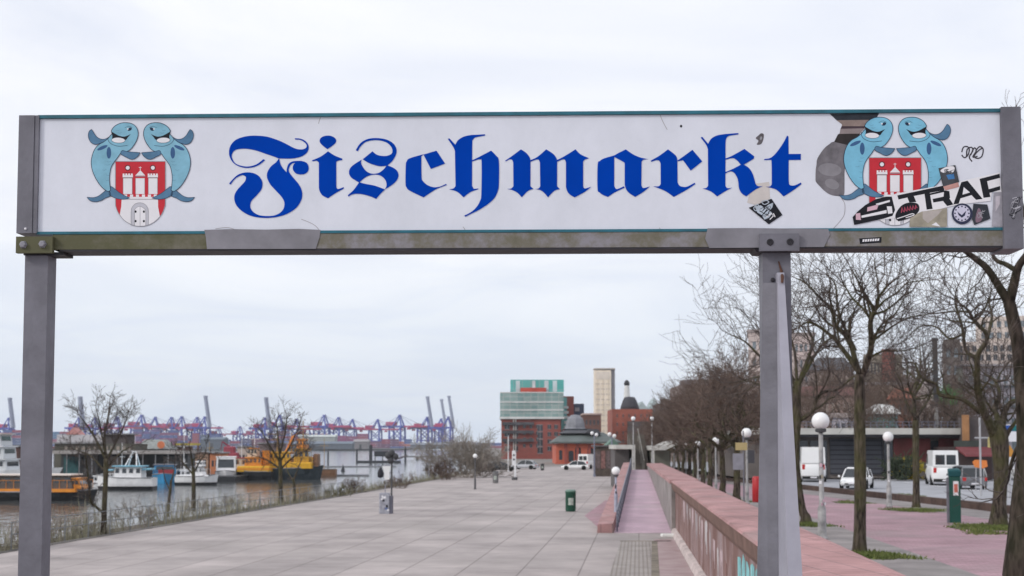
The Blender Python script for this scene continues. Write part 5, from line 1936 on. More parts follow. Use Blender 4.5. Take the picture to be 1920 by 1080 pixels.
def car(label, cat, loc, rz, paint, L=4.4, W=1.8, H=1.45, kind='hatch', group=None, name='parked_car', rear=True):
    T = thing(name, label, cat, loc, rz, group)
    hw = W / 2
    van = kind == 'van'
    belt = H * (.56 if not van else .55)
    # stations x, z low, z belt, half width
    st = [(-.5, .42, belt * .80, .78), (-.485, .30, belt * .95, .93), (-.42, .24, belt, .99), (-.2, .2, belt, 1.0), (.1, .2, belt, 1.0), (.28, .2, belt * .99, 1.0), (.42, .24, belt * (.84 if not van else .88), .96), (.485, .30, belt * .72, .88), (.5, .40, belt * .60, .74)]
    mb = MB()
    mb.smooth = True
    rings = []
    for (x, zl, zb_, k) in st:
        w_ = hw * k
        rings.append([(x * L, -w_ * .9, zl), (x * L, w_ * .9, zl), (x * L, w_, zl + (zb_ - zl) * .35), (x * L, w_ * .985, zl + (zb_ - zl) * .75), (x * L, w_ * .9, zb_), (x * L, -w_ * .9, zb_), (x * L, -w_ * .985, zl + (zb_ - zl) * .75), (x * L, -w_, zl + (zb_ - zl) * .35)])
    mb.loft(rings)
    body = mb.build('body', [paint], T)
    if van:
        cab = [(-.495, 0, .93), (-.49, 1, .88), (.2, 1, .88), (.33, .9, .86), (.44, 0, .86)]
    elif kind == 'suv':
        cab = [(-.47, 0, .9), (-.42, .8, .8), (-.36, .97, .76), (-.05, 1, .76), (.1, .92, .76), (.27, 0, .86)]
    else:
        cab = [(-.44, 0, .88), (-.33, .78, .76), (-.22, .97, .72), (-.02, 1, .72), (.09, .9, .72), (.27, 0, .86)]
    rings = []
    for (x, t, k) in cab:
        z = belt - .03 + (H - belt + .03) * t
        rings.append([(x * L, -hw * k, max(z, belt - .02)), (x * L, hw * k, max(z, belt - .02)), (x * L, hw * .9, belt - .03), (x * L, -hw * .9, belt - .03)])
    mb = MB()
    mb.loft(rings)
    if van:
        box_ = mb.build('upper_body', [paint], T)
        mb = MB()
        x0, x1 = .335 * L, .432 * L
        z0, z1 = belt + .1, belt + (H - belt) * .86
        xa = .345 * L
        mb.add([(xa + .012, -hw * .74, z1), (xa + .012, hw * .74, z1), (.433 * L + .012, hw * .76, belt + .04), (.433 * L + .012, -hw * .76, belt + .04)], [(0, 1, 2, 3)])
        mb.build('windscreen', [glass_m], box_)
        for s_ in (-1, 1):
            mb = MB()
            ya, yb = sorted((s_ * .06, s_ * hw * .72))
            mb.box(-.4985 * L, -.494 * L - .0, ya, yb, belt + .12, belt + (H - belt) * .72)
            if rear:
                mb.build('rear_window', [glass_m], box_)
            mb = MB()
            mb.add([(.19 * L, s_ * (hw * .893 + .006), z1 - .08), (.30 * L, s_ * (hw * .885 + .006), z1 - .12), (.39 * L, s_ * (hw * .88 + .012), belt + .12), (.19 * L, s_ * (hw * .905 + .006), belt + .12)], [(0, 1, 2, 3)])
            mb.build('side_window', [glass_m], box_)
    else:
        cabin = mb.build('window', [glass_m], T)
        # roof skin and pillars
        mb = MB()
        rr2 = [(x, t, k) for (x, t, k) in cab if t > .75]
        rings = []
        for (x, t, k) in rr2:
            z = belt - .03 + (H - belt + .03) * t
            rings.append([(x * L, -hw * k * 1.02, z - .05), (x * L, hw * k * 1.02, z - .05), (x * L, hw * k * .95, z + .035), (x * L, -hw * k * .95, z + .035)])
        mb.loft(rings)
        mb.build('roof', [paint], T)
        for s_ in (-1, 1):
            for (xa, xb) in ((cab[-1][0] - .0, rr2[-1][0]), (-.08, -.09), (cab[0][0] + .0, rr2[0][0])):
                mb = MB()
                ta = [(x, t, k) for (x, t, k) in cab if abs(x - xb) < .03]
                zt = belt - .03 + (H - belt + .03) * (ta[0][1] if ta else .98)
                kt = ta[0][2] if ta else .74
                mb.tube([(xa * L, s_ * hw * .9, belt - .03), (xb * L, s_ * hw * (kt + .01), zt)], .045, 5)
                mb.build('pillar', [paint], T)
            mb = MB()
            mb.bev(.2 * L, .2 * L + .16, s_ * hw * 1.02 - .1 + (.1 * s_), s_ * hw * 1.02 + .1 + (.1 * s_) - .06, belt, belt + .14, .02)
            mb.build('mirror', [paint], T)
    rw = .33 if not van else .36
    for sx in (-.31, .31):
        for s_ in (-1, 1):
            mb = MB()
            y0 = s_ * (hw - .19)
            mb.smooth = True
            prof = [(rw * .6, -.1), (rw * .96, -.1), (rw, -.07), (rw, .07), (rw * .96, .1), (rw * .6, .1)]
            mb.lathe((sx * L, y0 + s_ * .1, rw), prof, 18, axis='Y')
            wh = mb.build('wheel', [tyre_m], T)
            mb = MB()
            mb.lathe((sx * L, y0 + s_ * .1, rw), [(rw * .62, s_ * .02), (rw * .6, s_ * .085), (rw * .2, s_ * .075), (.01, s_ * .09)], 14, axis='Y')
            mb.build('rim', [rim_m], wh)
            mb = MB()   # dark wheel arch
            mb.lathe((sx * L, s_ * (hw + .003), rw + .02), [(rw * 1.16, 0), (rw * 1.16, s_ * .006), (rw * .95, s_ * .007)], 18, axis='Y')
            mb.build('wheel_arch', [tyre_m], body)
    for s_ in (-1, 1):
        mb = MB()
        mb.smooth = True
        mb.bev(.455 * L, .494 * L, s_ * hw * .68 - .2, s_ * hw * .68 + .2, belt * .60, belt * .76, .03)
        mb.build('headlight', [lampm], T)
        mb = MB()
        mb.bev(-.5 * L - .004, -.47 * L, s_ * hw * .76 - .12, s_ * hw * .76 + .12, belt * .66, belt * .92, .02)
        mb.build('tail_light', [tailm], T)
    mb = MB()
    mb.box(.485 * L, .503 * L, -hw * .55, hw * .55, .33, belt * .52)
    mb.build('grille', [tyre_m], T)
    mb = MB()
    mb.bev(-.512 * L, -.488 * L, -hw * .88, hw * .88, .28, .50, .02)
    mb.build('rear_bumper', [tyre_m if van else paint], T)
    mb = MB()
    mb.box(.5035 * L, .506 * L, -.26, .26, .38, .49)
    mb.build('number_plate', [ink_white], T)
    mb = MB()
    mb.box(-.515 * L, -.5125 * L, -.26, .26, .34, .45)
    mb.build('number_plate', [ink_white], T)
    return T


pw = mat('white car paint', (0.82, 0.82, 0.82), rough=.25, var=.03, spec=.5)
pgr = mat('grey car paint', (0.13, 0.135, 0.15), rough=.3, var=.05, spec=.5)
pbl = mat('black car paint', (0.02, 0.022, 0.026), rough=.25, var=.05, spec=.5)
psi = mat('silver car paint', (0.42, 0.43, 0.46), rough=.3, var=.05, spec=.5)
cg = 'vehicles on the street'
car('white car driving towards the viewer behind the mossy tree', 'car', (PX(1604, 98), 98, ZR), radians(-112), pw, 4.5, 1.85, 1.46, 'hatch', cg, 'moving_car')
car('white high roofed van driving away beside the grey estate car', 'van', (PX(1763, 108), 108, ZR), radians(79), pw, 5.6, 2.05, 2.65, 'van', cg, 'delivery_van')
car('dark grey estate car driving away right of the white van', 'car', (PX(1808, 98), 98, ZR), radians(87), pgr, 4.6, 1.85, 1.6, 'suv', cg, 'moving_car')
car('white box van seen between the right sign post and the nearest globe lamp', 'van', (PX(1521, 118), 118, ZR), radians(80), pw, 5.8, 2.1, 2.9, 'van', cg, 'delivery_van', False)
car('black car parked at the water side of the plaza', 'car', (PX(939, 214), 214, ZQ), radians(6), pbl, 4.7, 1.85, 1.45, 'hatch', 'cars parked on the plaza')
car('silver car parked behind the white signal post', 'car', (PX(984, 232), 232, ZQ), radians(160), psi, 4.5, 1.85, 1.5, 'hatch', 'cars parked on the plaza')
car('white low car parked before the old market hall', 'car', (PX(1078, 226), 226, ZQ), radians(176), pw, 4.6, 1.85, 1.45, 'hatch', 'cars parked on the plaza')
car('white tall van parked behind the white low car', 'van', (PX(1106, 236), 236, ZQ), radians(60), pw, 5.4, 2.0, 2.5, 'van', 'cars parked on the plaza', 'delivery_van')

# ------------------------------------------------------------------ signs over the road at the right
mz = mat('sign post metal', (0.40, 0.40, 0.42), var=.1, rough=.5)
T = thing('traffic_signal', 'grey traffic signal mast with side arm and yellow lamp head', 'traffic light', (PX(1836, 80), 80, .1), 0)
mb = MB()
mb.tube([(0, 0, 0), (0, 0, PZ(783, 80) - .1)], .06, 8)
zt = PZ(821, 80) - .1
mb.tube([(-.3, 0, zt), (.55, 0, zt), (.6, 0, zt - .2)], .045, 6)
mb.build('mast', [mz], T)
mb = MB()
mb.bev(.46, .72, -.12, .12, zt - .55, zt + .05, .03)
hd = mb.build('signal_head', [mat('signal yellow', (0.42, 0.36, 0.15), var=.2)], T)
for k in range(3):
    mb = MB()
    mb.lathe((.59, -.1205, zt - .45 + k * .18), [(.07, 0), (.07, -.03), (.02, -.031)], 10, axis='Y')
    mb.build('lens', [lamp_dark], hd)
T = thing('direction_sign', 'white direction sign with blue and green bands partly behind the edge tree', 'sign', (PX(1905, 74), 74, .1), 0)
z0, z1 = PZ(828, 74) - .1, PZ(796, 74) - .1
mb = MB()
mb.box(-.75, 1.5, -.04, .04, z0, z1)
bd = mb.build('sign_board', [ink_white], T)
mb = MB()
mb.box(-.72, 1.47, -.046, -.042, z1 - .36, z1 - .04)
mb.build('blue_band', [A_('sign blue', (0.04, 0.10, 0.35))], bd)
mb = MB()
mb.box(-.25, .75, -.052, -.048, z1 - .35, z1 - .05)
mb.build('green_band', [A_('sign green', (0.02, 0.16, 0.17))], bd)
for x_ in (-.6, 1.3):
    mb = MB()
    mb.tube([(x_, .09, 0), (x_, .09, z1)], .05, 6)
    mb.build('post', [mz], T)
T = thing('warning_sign', 'orange triangular warning sign right of the forked tree', 'sign', (PX(1891, 78), 78, .1), 0)
zt = PZ(838, 78) - .1
mb = MB()
mb.tube([(0, 0, 0), (0, 0, zt)], .04, 6)
mb.build('pole', [mz], T)
mb = MB()
mb.extr([(-.42, -.06, zt - .55), (.38, -.06, zt - .55), (.0, -.06, zt + .1)], (0, .02, 0))
pl_ = mb.build('triangle', [A_('warning orange', (0.55, 0.26, 0.06))], T)
T = thing('keep_sign', 'white board with red chevrons below the orange triangular sign', 'sign', (PX(1888, 76), 76, .1), 0)
zt = PZ(857, 76) - .1
mb = MB()
mb.box(-.3, .3, -.05, -.02, zt - .65, zt)
b_ = mb.build('board', [ink_white], T)
for s_ in (-1, 1):
    mb = MB()
    mb.extr([(s_ * .05, -.054, zt - .5), (s_ * .16, -.054, zt - .5), (s_ * .22, -.054, zt - .12), (s_ * .12, -.054, zt - .12)], (0, .003, 0))
    mb.build('red_stripe', [ink_red], b_)
mb = MB()
mb.tube([(0, 0, 0), (0, 0, zt)], .04, 6)
mb.build('pole', [mz], T)
T = thing('works_board', 'orange construction board on legs before the dark red awning', 'sign', (PX(1835, 92), 92, .0), 0)
mb = MB()
zc_ = PZ(869, 92)
mb.extr([(-.5, 0, zc_ + .1), (-.3, 0, zc_ + .25), (.45, 0, zc_ + .2), (.5, 0, zc_ - .2), (.2, 0, zc_ - .32), (-.35, 0, zc_ - .25)], (0, .04, 0))
mb.build('board', [A_('works orange', (0.70, 0.22, 0.06), .2)], T)
for s_ in (-.3, .3):
    mb = MB()
    mb.tube([(s_, .06, 0), (s_ * .8, .06, zc_)], .03, 5)
    mb.build('leg', [mz], T)
# ------------------------------------------------------------------ buildings
brick_r = brick_mat('red brick', (0.34, 0.085, 0.07), (0.28, 0.07, 0.057), (0.20, 0.12, 0.10), 1.2, .45, .04, noise=.3, nscale=.12, plane='XZ', bump=0)
brick_b = brick_mat('brown brick', (0.19, 0.085, 0.065), (0.15, 0.07, 0.055), (0.14, 0.10, 0.09), 1.2, .45, .04, noise=.3, nscale=.12, plane='XZ', bump=0)
win_d = mat('dark window glass', (0.03, 0.035, 0.045), rough=.12, var=.3, scale=.4, spec=.6)
win_l = mat('light window glass', (0.16, 0.20, 0.23), rough=.12, var=.4, scale=.3, spec=.6)
win_t = mat('teal glass', (0.10, 0.34, 0.33), rough=.15, var=.35, scale=.25, spec=.6)
stone_l = mat('cream stone', (0.80, 0.70, 0.58), var=.12, scale=.4)
roof_d = mat('dark roof', (0.07, 0.07, 0.08), var=.3, scale=.5)
roof_g = mat('weathered green roof', (0.115, 0.135, 0.13), var=.25, scale=.3)
plaster = lambda n, c, v=.15: mat('plaster ' + n, c, var=v, scale=.35, rough=.85)
WM = {}


def win_grid(T, x0, x1, z0, z1, nx, nz, y, fx=.6, fz=.6, m=None, name='window', frame=None, keep=None, d=.12):
    """individual windows on a front face at depth y"""
    m = m or win_d
    cw, chh = (x1 - x0) / nx, (z1 - z0) / nz
    key = (round(cw * fx, 3), round(chh * fz, 3), m.name, d)
    if key not in WM:
        mb = MB()
        w_, h_ = cw * fx / 2, chh * fz / 2
        t_ = min(.12, w_ * .15)
        mb.box(-w_, w_, -d * .4, -.004, -h_, h_)
        mb.cur = 1
        mb.box(-w_ - t_, w_ + t_, -d, -.004, -h_ - t_, -h_ - .002)
        mb.box(-w_ - t_, w_ + t_, -d * .7, -.004, h_ + .002, h_ + t_)
        mb.box(-.5 * t_, .5 * t_, -d * .6, -d * .41, -h_, h_)
        o = mb.build(name, [m, frame or plaster('window frame', (0.30, 0.30, 0.31))])
        WM[key] = o.data
        bpy.data.objects.remove(o)
    q = random.Random(int(x0 * 13 + z0 * 7))
    for j in range(nz):
        for i in range(nx):
            if keep and q.random() > keep:
                continue
            o = bpy.data.objects.new(name, WM[key])
            COL.objects.link(o)
            o.parent = T
            o.location = (x0 + cw * (i + .5), y, z0 + chh * (j + .5))


def bx(px0, px1, Y):
    return PX(px0, Y), PX(px1, Y)


def bld(name, label, px0, px1, pyt, Y, m, zb=-.94, dep=18, cat='building', rz=0.0, roof=None, group=None):
    x0, x1 = bx(px0, px1, Y)
    xc = (x0 + x1) / 2
    if rz == 0 and px0 > 1400 and Y < 300:
        rz = -math.atan2(xc, Y) * .9          # fronts turned towards the street
    T = thing(name, label, cat, (xc, Y, zb), rz, group)
    w_ = (x1 - x0) / 2
    h = PZ(pyt, Y) - zb
    mb = MB()
    mb.box(-w_, w_, 0, dep, 0, h)
    mb.build('wall', [m], T)
    if roof:
        mb = MB()
        mb.bev(-w_ - .25, w_ + .25, -.3, dep + .25, h + .002, h + .5, .1)
        mb.build('roof', [roof], T)
    return T, w_, h


# glass topped brick office building at the waterfront
Y = 420
x0, x1 = bx(940, 1052, Y)
T, w_, h1 = bld('office_building', 'red brick waterfront building with pale green glass upper floors and teal top', 940, 1051, 786, Y, brick_r, dep=34)
H = lambda py: PZ(py, Y) + .94
gl = brick_mat('glass curtain wall', (0.22, 0.34, 0.33), (0.33, 0.42, 0.40), (0.42, 0.46, 0.45), 2.1, 1.25, .10, offset=0, noise=.35, nscale=.09, plane='XZ', rough=.25, bump=0)
mb = MB()
mb.box(-w_ - .4, w_ + .9, -.5, 34.2, h1 + .002, H(735))
gb = mb.build('glass_block', [gl], T)
mb = MB()
mb.box(-w_ - .6, w_ + 1.1, -.7, -.505, h1 + .1, h1 + .7)
for z in (H(735) - .3, h1 + 2.6, h1 + 5.0):
    mb.box(-w_ - .45, w_ + .95, -.62, -.506, z, z + .3)
mb.build('white_band', [plaster('white', (0.66, 0.66, 0.65))], gb)
mb = MB()
tl_ = brick_mat('teal glass wall', (0.06, 0.36, 0.33), (0.14, 0.47, 0.44), (0.28, 0.42, 0.42), 2.6, 4.2, .12, offset=0, noise=.2, nscale=.1, plane='XZ', rough=.2, bump=0)
mb.box(PX(957, Y) - PX(995.5, Y), PX(1058, Y) - PX(995.5, Y), 3, 30, H(735) + .002, H(711))
tb = mb.build('teal_top', [tl_], T)
for k, px in enumerate((967, 998, 1021, 1037)):
    mb = MB()
    xx = PX(px, Y) - PX(995.5, Y)
    mb.box(xx, xx + (1.3 if k != 1 else 1.0), 2.94, 2.996, H(735) + .2, H(713))
    mb.build('window', [plaster('bright pane', (0.55, 0.62, 0.64))], tb)
mb = MB()
mb.box(PX(976, Y) - PX(995.5, Y), PX(1024, Y) - PX(995.5, Y), -.2, 2.9, H(734.8), H(727))
mb.build('red_box', [plaster('signal red', (0.50, 0.085, 0.06))], T)
win_grid(T, -w_ + .5, -w_ + 5.5, 2, h1 - 1.2, 2, 4, 0, .62, .62, win_d)
win_grid(T, -w_ + 6, w_ - 6, 3, h1 - 1.2, 3, 4, 0, .4, .5, win_d)
win_grid(T, w_ - 7.2, w_ - 5.2, 1.5, h1 - 1.5, 1, 4, 0, .8, .8, win_d)
win_grid(T, w_ - 4.4, w_ - .4, 2, h1 - 1.2, 2, 4, 0, .55, .55, win_d)
for k in range(3):
    mb = MB()
    mb.box(-w_ + .3, w_ * .1, -1.0, -.01, 5.2 + k * 2.5, 5.45 + k * 2.5)
    mb.box(-w_ + .3, w_ * .1, -1.0, -.92, 5.46 + k * 2.5, 6.1 + k * 2.5)
    mb.build('balcony', [roof_d], T)
mb = MB()
for px, py0, py1 in ((963, 786, 850), (967, 786, 846)):
    xx = PX(px, Y) - PX(995.5, Y)
    mb.tube([(xx, -.3, H(py1)), (xx, -.3, H(py0))], .18, 6)
mb.build('downpipe', [plaster('pipe', (0.45, 0.42, 0.40))], T)

# brick side wing with balconies, navy annex
T, w_, h = bld('side_wing', 'brick and dark balcony wing right of the glass topped building', 1052, 1076, 743, 432, brick_r, dep=20)
mb = MB()
mb.box(-w_, -w_ + 1.8, -.3, -.01, h * .45, h - .3)
mb.build('glass_strip', [win_t], T)
for k in range(5):
    mb = MB()
    mb.box(-w_ + .9, -w_ + 2.3, -.9, -.31, h * .48 + k * 1.55, h * .48 + k * 1.55 + .8)
    mb.build('balcony', [plaster('balcony white', (0.5, 0.52, 0.52))], T)
T, w_, h = bld('annex_block', 'dark navy block between the brick wing and the cream tower', 1076, 1095, 757, 436, plaster('navy', (0.055, 0.07, 0.115)), dep=16)
win_grid(T, -w_ + .1, w_ - 1.2, h * .5, h - .4, 1, 3, 0, .7, .35, plaster('pale sill', (0.35, 0.33, 0.35)), d=.3)
T, w_, h = bld('brick_house', 'low brown brick house behind the dome of the market hall', 1094, 1127, 778, 400, brick_b, dep=14, roof=plaster('ledge', (0.40, 0.30, 0.27)))
win_grid(T, -w_ + .3, w_ - .3, h * .3, h - .8, 4, 3, 0, .45, .5, win_d)

# old market hall with domed cupola
Y = 300
x0, x1 = bx(1040, 1160, Y)
T = thing('market_hall', 'red brick market hall with grey green roofs and a domed cupola', 'building', ((x0 + x1) / 2, Y, -.94), 0)
cx_ = (1040 + 1160) / 2
X = lambda px: PX(px, Y) - PX(cx_, Y)
H = lambda py: PZ(py, Y) + .94
mb = MB()
mb.box(X(1042), X(1160), 0, 26, 0, H(832))
hallw = mb.build('wall', [mat('orange brick', (0.50, 0.12, 0.07), var=.3, scale=.3)], T)
for (a, b_, z0, z1, m) in ((1066, 1075, 866, 848, win_d), (1078, 1089, 866, 842, win_d), (1101, 1112, 862, 843, win_d), (1048, 1054, 862, 846, win_d), (1120, 1130, 862, 845, win_d)):
    mb = MB()
    xx0, xx1, zz0, zz1 = X(a), X(b_), max(.1, H(z0)), H(z1)
    r = (xx1 - xx0) / 2
    pts = [(xx0, -.06, zz0), (xx1, -.06, zz0)] + [((xx0 + xx1) / 2 + r * cos(t), -.06, zz1 + r * .7 * sin(t)) for t in [pi * k / 8 for k in range(9)]]
    mb.extr(pts, (0, .05, 0))
    mb.build('arched_window', [m], T)
for k in range(5):
    mb = MB()
    xx = X(1058 + k * 22)
    mb.box(xx, xx + .6, -.25, -.005, 0, H(833))
    mb.build('pilaster', [mat('pilaster brick', (0.30, 0.075, 0.06), var=.2)], T)
mb = MB()
mb.loft([[(X(1036), -1.2, H(831)), (X(1164), -1.2, H(831)), (X(1164), 27, H(831)), (X(1036), 27, H(831))],
         [(X(1036), -1.2, H(828)), (X(1164), -1.2, H(828)), (X(1164), 27, H(828)), (X(1036), 27, H(828))],
         [(X(1062), 6, H(810)), (X(1134), 6, H(810)), (X(1134), 20, H(810)), (X(1062), 20, H(810))]])
rf = mb.build('roof', [roof_g], T)
mb = MB()
mb.box(X(1060), X(1112), 6.5, 19.5, H(811), H(803))
mb.build('clerestory', [win_d], T)
mb = MB()
mb.loft([[(X(1050), 3, H(812)), (X(1122), 3, H(812)), (X(1122), 23, H(812)), (X(1050), 23, H(812))],
         [(X(1064), 6.4, H(806)), (X(1108), 6.4, H(806)), (X(1108), 19.6, H(806)), (X(1064), 19.6, H(806))]])
mb.build('upper_roof', [roof_d], T)
mb = MB()
xc = X(1083)
hh = H(775) - H(804)
mb.lathe((xc, 12, H(804)), [(2.75, -.4), (2.5, 0), (2.2, hh * .12), (2.1, hh * .4), (1.75, hh * .72), (1.2, hh * .9), (.9, hh * .97), (.1, hh)], 8)
mb.build('dome', [mat('dome slate', (0.22, 0.225, 0.25), var=.2, scale=.6)], T)
mb = MB()
mb.extr([(X(1098), 2, H(812)), (X(1128), 2, H(812)), (X(1120), 2, H(804)), (X(1106), 2, H(804))], (0, 14, 0))
mb.build('side_gable', [roof_d], T)
T, w_, h = bld('gable_house', 'small house with green gable roof to the right of the market hall', 1136, 1162, 838, 285, plaster('rust', (0.22, 0.09, 0.08)), dep=8)
mb = MB()
mb.extr([(-w_ - .4, -.4, h + .002), (w_ + .4, -.4, h + .002), (0, -.4, h + 1.6)], (0, 8.8, 0))
mb.build('roof', [mat('gable green', (0.12, 0.20, 0.16), var=.25)], T)
win_grid(T, -w_ + .2, w_ - .2, .8, h - .4, 3, 1, 0, .55, .6, win_d)

# cream tower block
Y = 520
T, w_, h = bld('tower_block', 'tall cream tower block with right side coloured dark as shade rising over the market hall', 1115, 1146, 694, Y, stone_l, dep=7)
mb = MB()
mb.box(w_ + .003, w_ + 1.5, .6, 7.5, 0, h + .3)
mb.build('side_wall', [plaster('tower shade', (0.24, 0.23, 0.25))], T)  # shade of the right side put into a darker wall colour
mb = MB()
mb.box(-w_ - .15, w_ + 1.6, -.2, 7.6, h + .31, h + .8)
mb.build('roof', [plaster('tower cap', (0.52, 0.48, 0.45))], T)
for k in range(3):
    mb = MB()
    xx = -w_ + (k + .5) * w_ * .66
    mb.box(xx, xx + .14, -.16, -.003, h * .2, h - 3.6)
    mb.build('facade_rib', [plaster('rib', (0.66, 0.57, 0.44))], T)
win_grid(T, -w_ + .3, w_ - .3, h * .2, h - 4.2, 3, 11, 0, .7, .3, mat('tower pane', (0.62, 0.54, 0.47), rough=.5, var=.3, scale=.7), d=.1, frame=stone_l)
mb = MB()
mb.box(-w_ + .5, w_ - .5, -.1, -.004, h - 3.4, h - .6)
mb.build('top_panel', [plaster('top panel', (0.70, 0.62, 0.54))], T)

# brick block with dark dome, white spire, green gables
Y = 460
T, w_, h = bld('brick_block', 'broad orange brick block below a dark dome', 1148, 1232, 767, Y, mat('rust brick', (0.30, 0.085, 0.055), var=.35, scale=.15), dep=24)
win_grid(T, -w_ + .6, w_ - .4, 4, h - .8, 7, 4, 0, .3, .35, plaster('dull pane', (0.13, 0.06, 0.05)))
X = lambda px: PX(px, Y) - PX(1190, Y)
H = lambda py: PZ(py, Y) + .94
mb = MB()
mb.box(X(1176), X(1215), -.6, -.01, 0, H(790))
mb.build('front_bay', [plaster('smoke', (0.095, 0.08, 0.08), .3)], T)
mb = MB()
mb.smooth = True
hh = H(742) - h
mb.lathe((X(1184), 8, h), [(3.4, 0), (3.1, hh * .3), (2.3, hh * .75), (1.7, hh * .96), (.1, hh * 1.0)], 7)
mb.build('dome', [plaster('dark dome', (0.05, 0.05, 0.06))], T)
T2 = thing('church_spire', 'white spire with black cap behind the brick block', 'tower', (PX(1175.5, 560), 560, -.94), 0)
mb = MB()
h2 = PZ(723, 560) + .94
mb.lathe((0, 0, 0), [(1.5, 0), (1.4, h2 * .8), (.95, h2)], 12)
mb.build('shaft', [plaster('white', (0.66, 0.66, 0.65))], T2)
mb = MB()
mb.smooth = True
mb.lathe((0, 0, h2), [(.95, 0), (1.15, .5), (1.1, 1.2), (.7, 1.9), (.1, 2.3)], 12)
mb.build('cap', [plaster('black', (0.03, 0.03, 0.035))], T2)
T, w_, h = bld('gable_hall', 'pale building with glassy green gables right of the dark dome', 1192, 1240, 768, 500, plaster('grey green', (0.30, 0.32, 0.30)), dep=16)
for s_ in (-1, 1):
    mb = MB()
    mb.extr([(s_ * w_ * .5 - w_ * .5, -.2, h + .002), (s_ * w_ * .5 + w_ * .5, -.2, h + .002), (s_ * w_ * .5, -.2, h + 3.6 + s_ * .6)], (0, 16.4, 0))
    mb.build('gable_roof', [mat('verdigris', (0.38, 0.45, 0.46), var=.25, scale=.3)], T)
win_grid(T, -w_ + .3, w_ - .3, h * .4, h - .5, 6, 3, 0, .5, .5, win_d)
T, w_, h = bld('flat_block', 'dark flat roofed block at the left end of the brown tree row', 1236, 1292, 757, 420, plaster('dusk', (0.11, 0.085, 0.08), .25), dep=20)
win_grid(T, -w_ + .5, w_ - .5, h * .4, h - .6, 8, 3, 0, .45, .45, win_d)
mb = MB()
mb.box(-w_ + 1, -w_ + 3, 4, 8, h, h + 1.6)
mb.build('roof_hut', [plaster('hut', (0.14, 0.13, 0.13))], T)
T, w_, h = bld('brown_block', 'long brown block standing behind the crowns of the row trees', 1274, 1404, 722, 330, plaster('umber', (0.23, 0.18, 0.165), .25), dep=20)
win_grid(T, -w_ + .5, w_ - .5, 2.5, h - 1, 13, 5, 0, .5, .45, win_d)
mb = MB()
mb.box(-w_ + 1, w_ - 4, -.4, 8, h + .002, h + 1.3)
mb.build('attic', [plaster('slate attic', (0.20, 0.18, 0.19))], T)

# far walkway with stairs, white roof slabs
Y = 127
T = thing('footbridge', 'pale concrete walkway deck with white fascia ending at the top of the ramp', 'bridge', (PX(1200, Y), Y, -.94), 0)
X = lambda px: PX(px, Y) - PX(1200, Y)
H = lambda py: PZ(py, Y) + .94
white_c = mat('white concrete', (0.50, 0.49, 0.46), var=.15, scale=.6)
mb = MB()
mb.box(X(1154), X(1190), -.3, 9, H(842), H(834))
mb.build('left_fascia', [white_c], T)
mb = MB()
mb.extr([(X(1222), -.3, H(844)), (X(1246), -.3, H(844)), (X(1270), -.3, H(833)), (X(1270), -.3, H(824)), (X(1246), -.3, H(835)), (X(1222), -.3, H(836))], (0, 9.3, 0))
mb.build('right_fascia', [white_c], T)
for (a, b_) in ((1184.5, 1190), (1222, 1226)):
    mb = MB()
    mb.box(X(a), X(b_), -.29, .2, 0, H(842.2) if a < 1200 else H(844.2))
    mb.build('column', [white_c], T)
mb = MB()
mb.box(X(1157), X(1184), 3, 8.5, 0, H(843))
mb.build('left_back_wall', [plaster('dim', (0.11, 0.10, 0.10))], T)
mb = MB()
mb.box(X(1227), X(1262), 3, 8.5, 0, H(845))
mb.build('right_back_wall', [plaster('dim green', (0.17, 0.17, 0.14), .3)], T)
mb = MB()
mb.box(X(1190.2), X(1221.8), 7.4, 8.6, 0, H(812))
mb.build('stair_wall', [plaster('stair brown', (0.10, 0.088, 0.075), .35)], T)
T = thing('stairs', 'dark steep stairs between two tall globe lamps at the top of the ramp', 'stairs', (PX(1206, Y), Y, -.94), 0)
mb = MB()
n = 16
zt, zb_ = PZ(822, Y + 6) + .94, 1.86
for k in range(n):
    mb.box(X(1191) - X(1206), X(1221) - X(1206), k * .4, 7.0, zb_ - 1.86 + (k * (zt - zb_ + 1.86) / n if k else 0), zb_ - 1.86 + (k + 1) * (zt - zb_ + 1.86) / n - .002)
mb.build('steps', [plaster('stair brown', (0.10, 0.088, 0.075), .35)], T)
mb = MB()
mb.tube([(X(1207) - X(1206), -.1, 2.6), (X(1207) - X(1206), 6.2, zt + .9)], .05, 6)
for k in range(5):
    mb.tube([(X(1207) - X(1206), .2 + k * 1.4, 1.5), (X(1207) - X(1206), .2 + k * 1.4, 2.75 + k * .55)], .04, 5)
mb.build('handrail', [plaster('pale rail', (0.22, 0.21, 0.19))], T)

# ------------------------------------------------------------------ right-hand street front
Y = 124
T = thing('terrace_building', 'long low street building with white terrace slab, dark shutters and dark red wall', 'building', (PX(1660, Y), Y, .1), 0)
X = lambda px: PX(px, Y) - PX(1660, Y)
H = lambda py: PZ(py, Y) - .1
mb = MB()
mb.box(X(1400), X(1812), 1.6, 18, 0, H(815))
mb.build('wall', [plaster('grey brown', (0.16, 0.14, 0.13), .25)], T)
mb = MB()
mb.box(X(1394), X(1815), -.6, 18.4, H(814.6), H(803))
mb.build('terrace_slab', [white_c], T)
mb = MB()
mb.box(X(1400), X(1812), -.2, 1.58, H(819), H(814.9))
mb.build('soffit', [roof_d], T)
shut = brick_mat('ribbed shutter', (0.075, 0.08, 0.095), (0.085, 0.09, 0.105), (0.03, 0.03, 0.04), 40, .42, .05, noise=.2, nscale=.4, plane='XZ', bump=.3, offset=0)
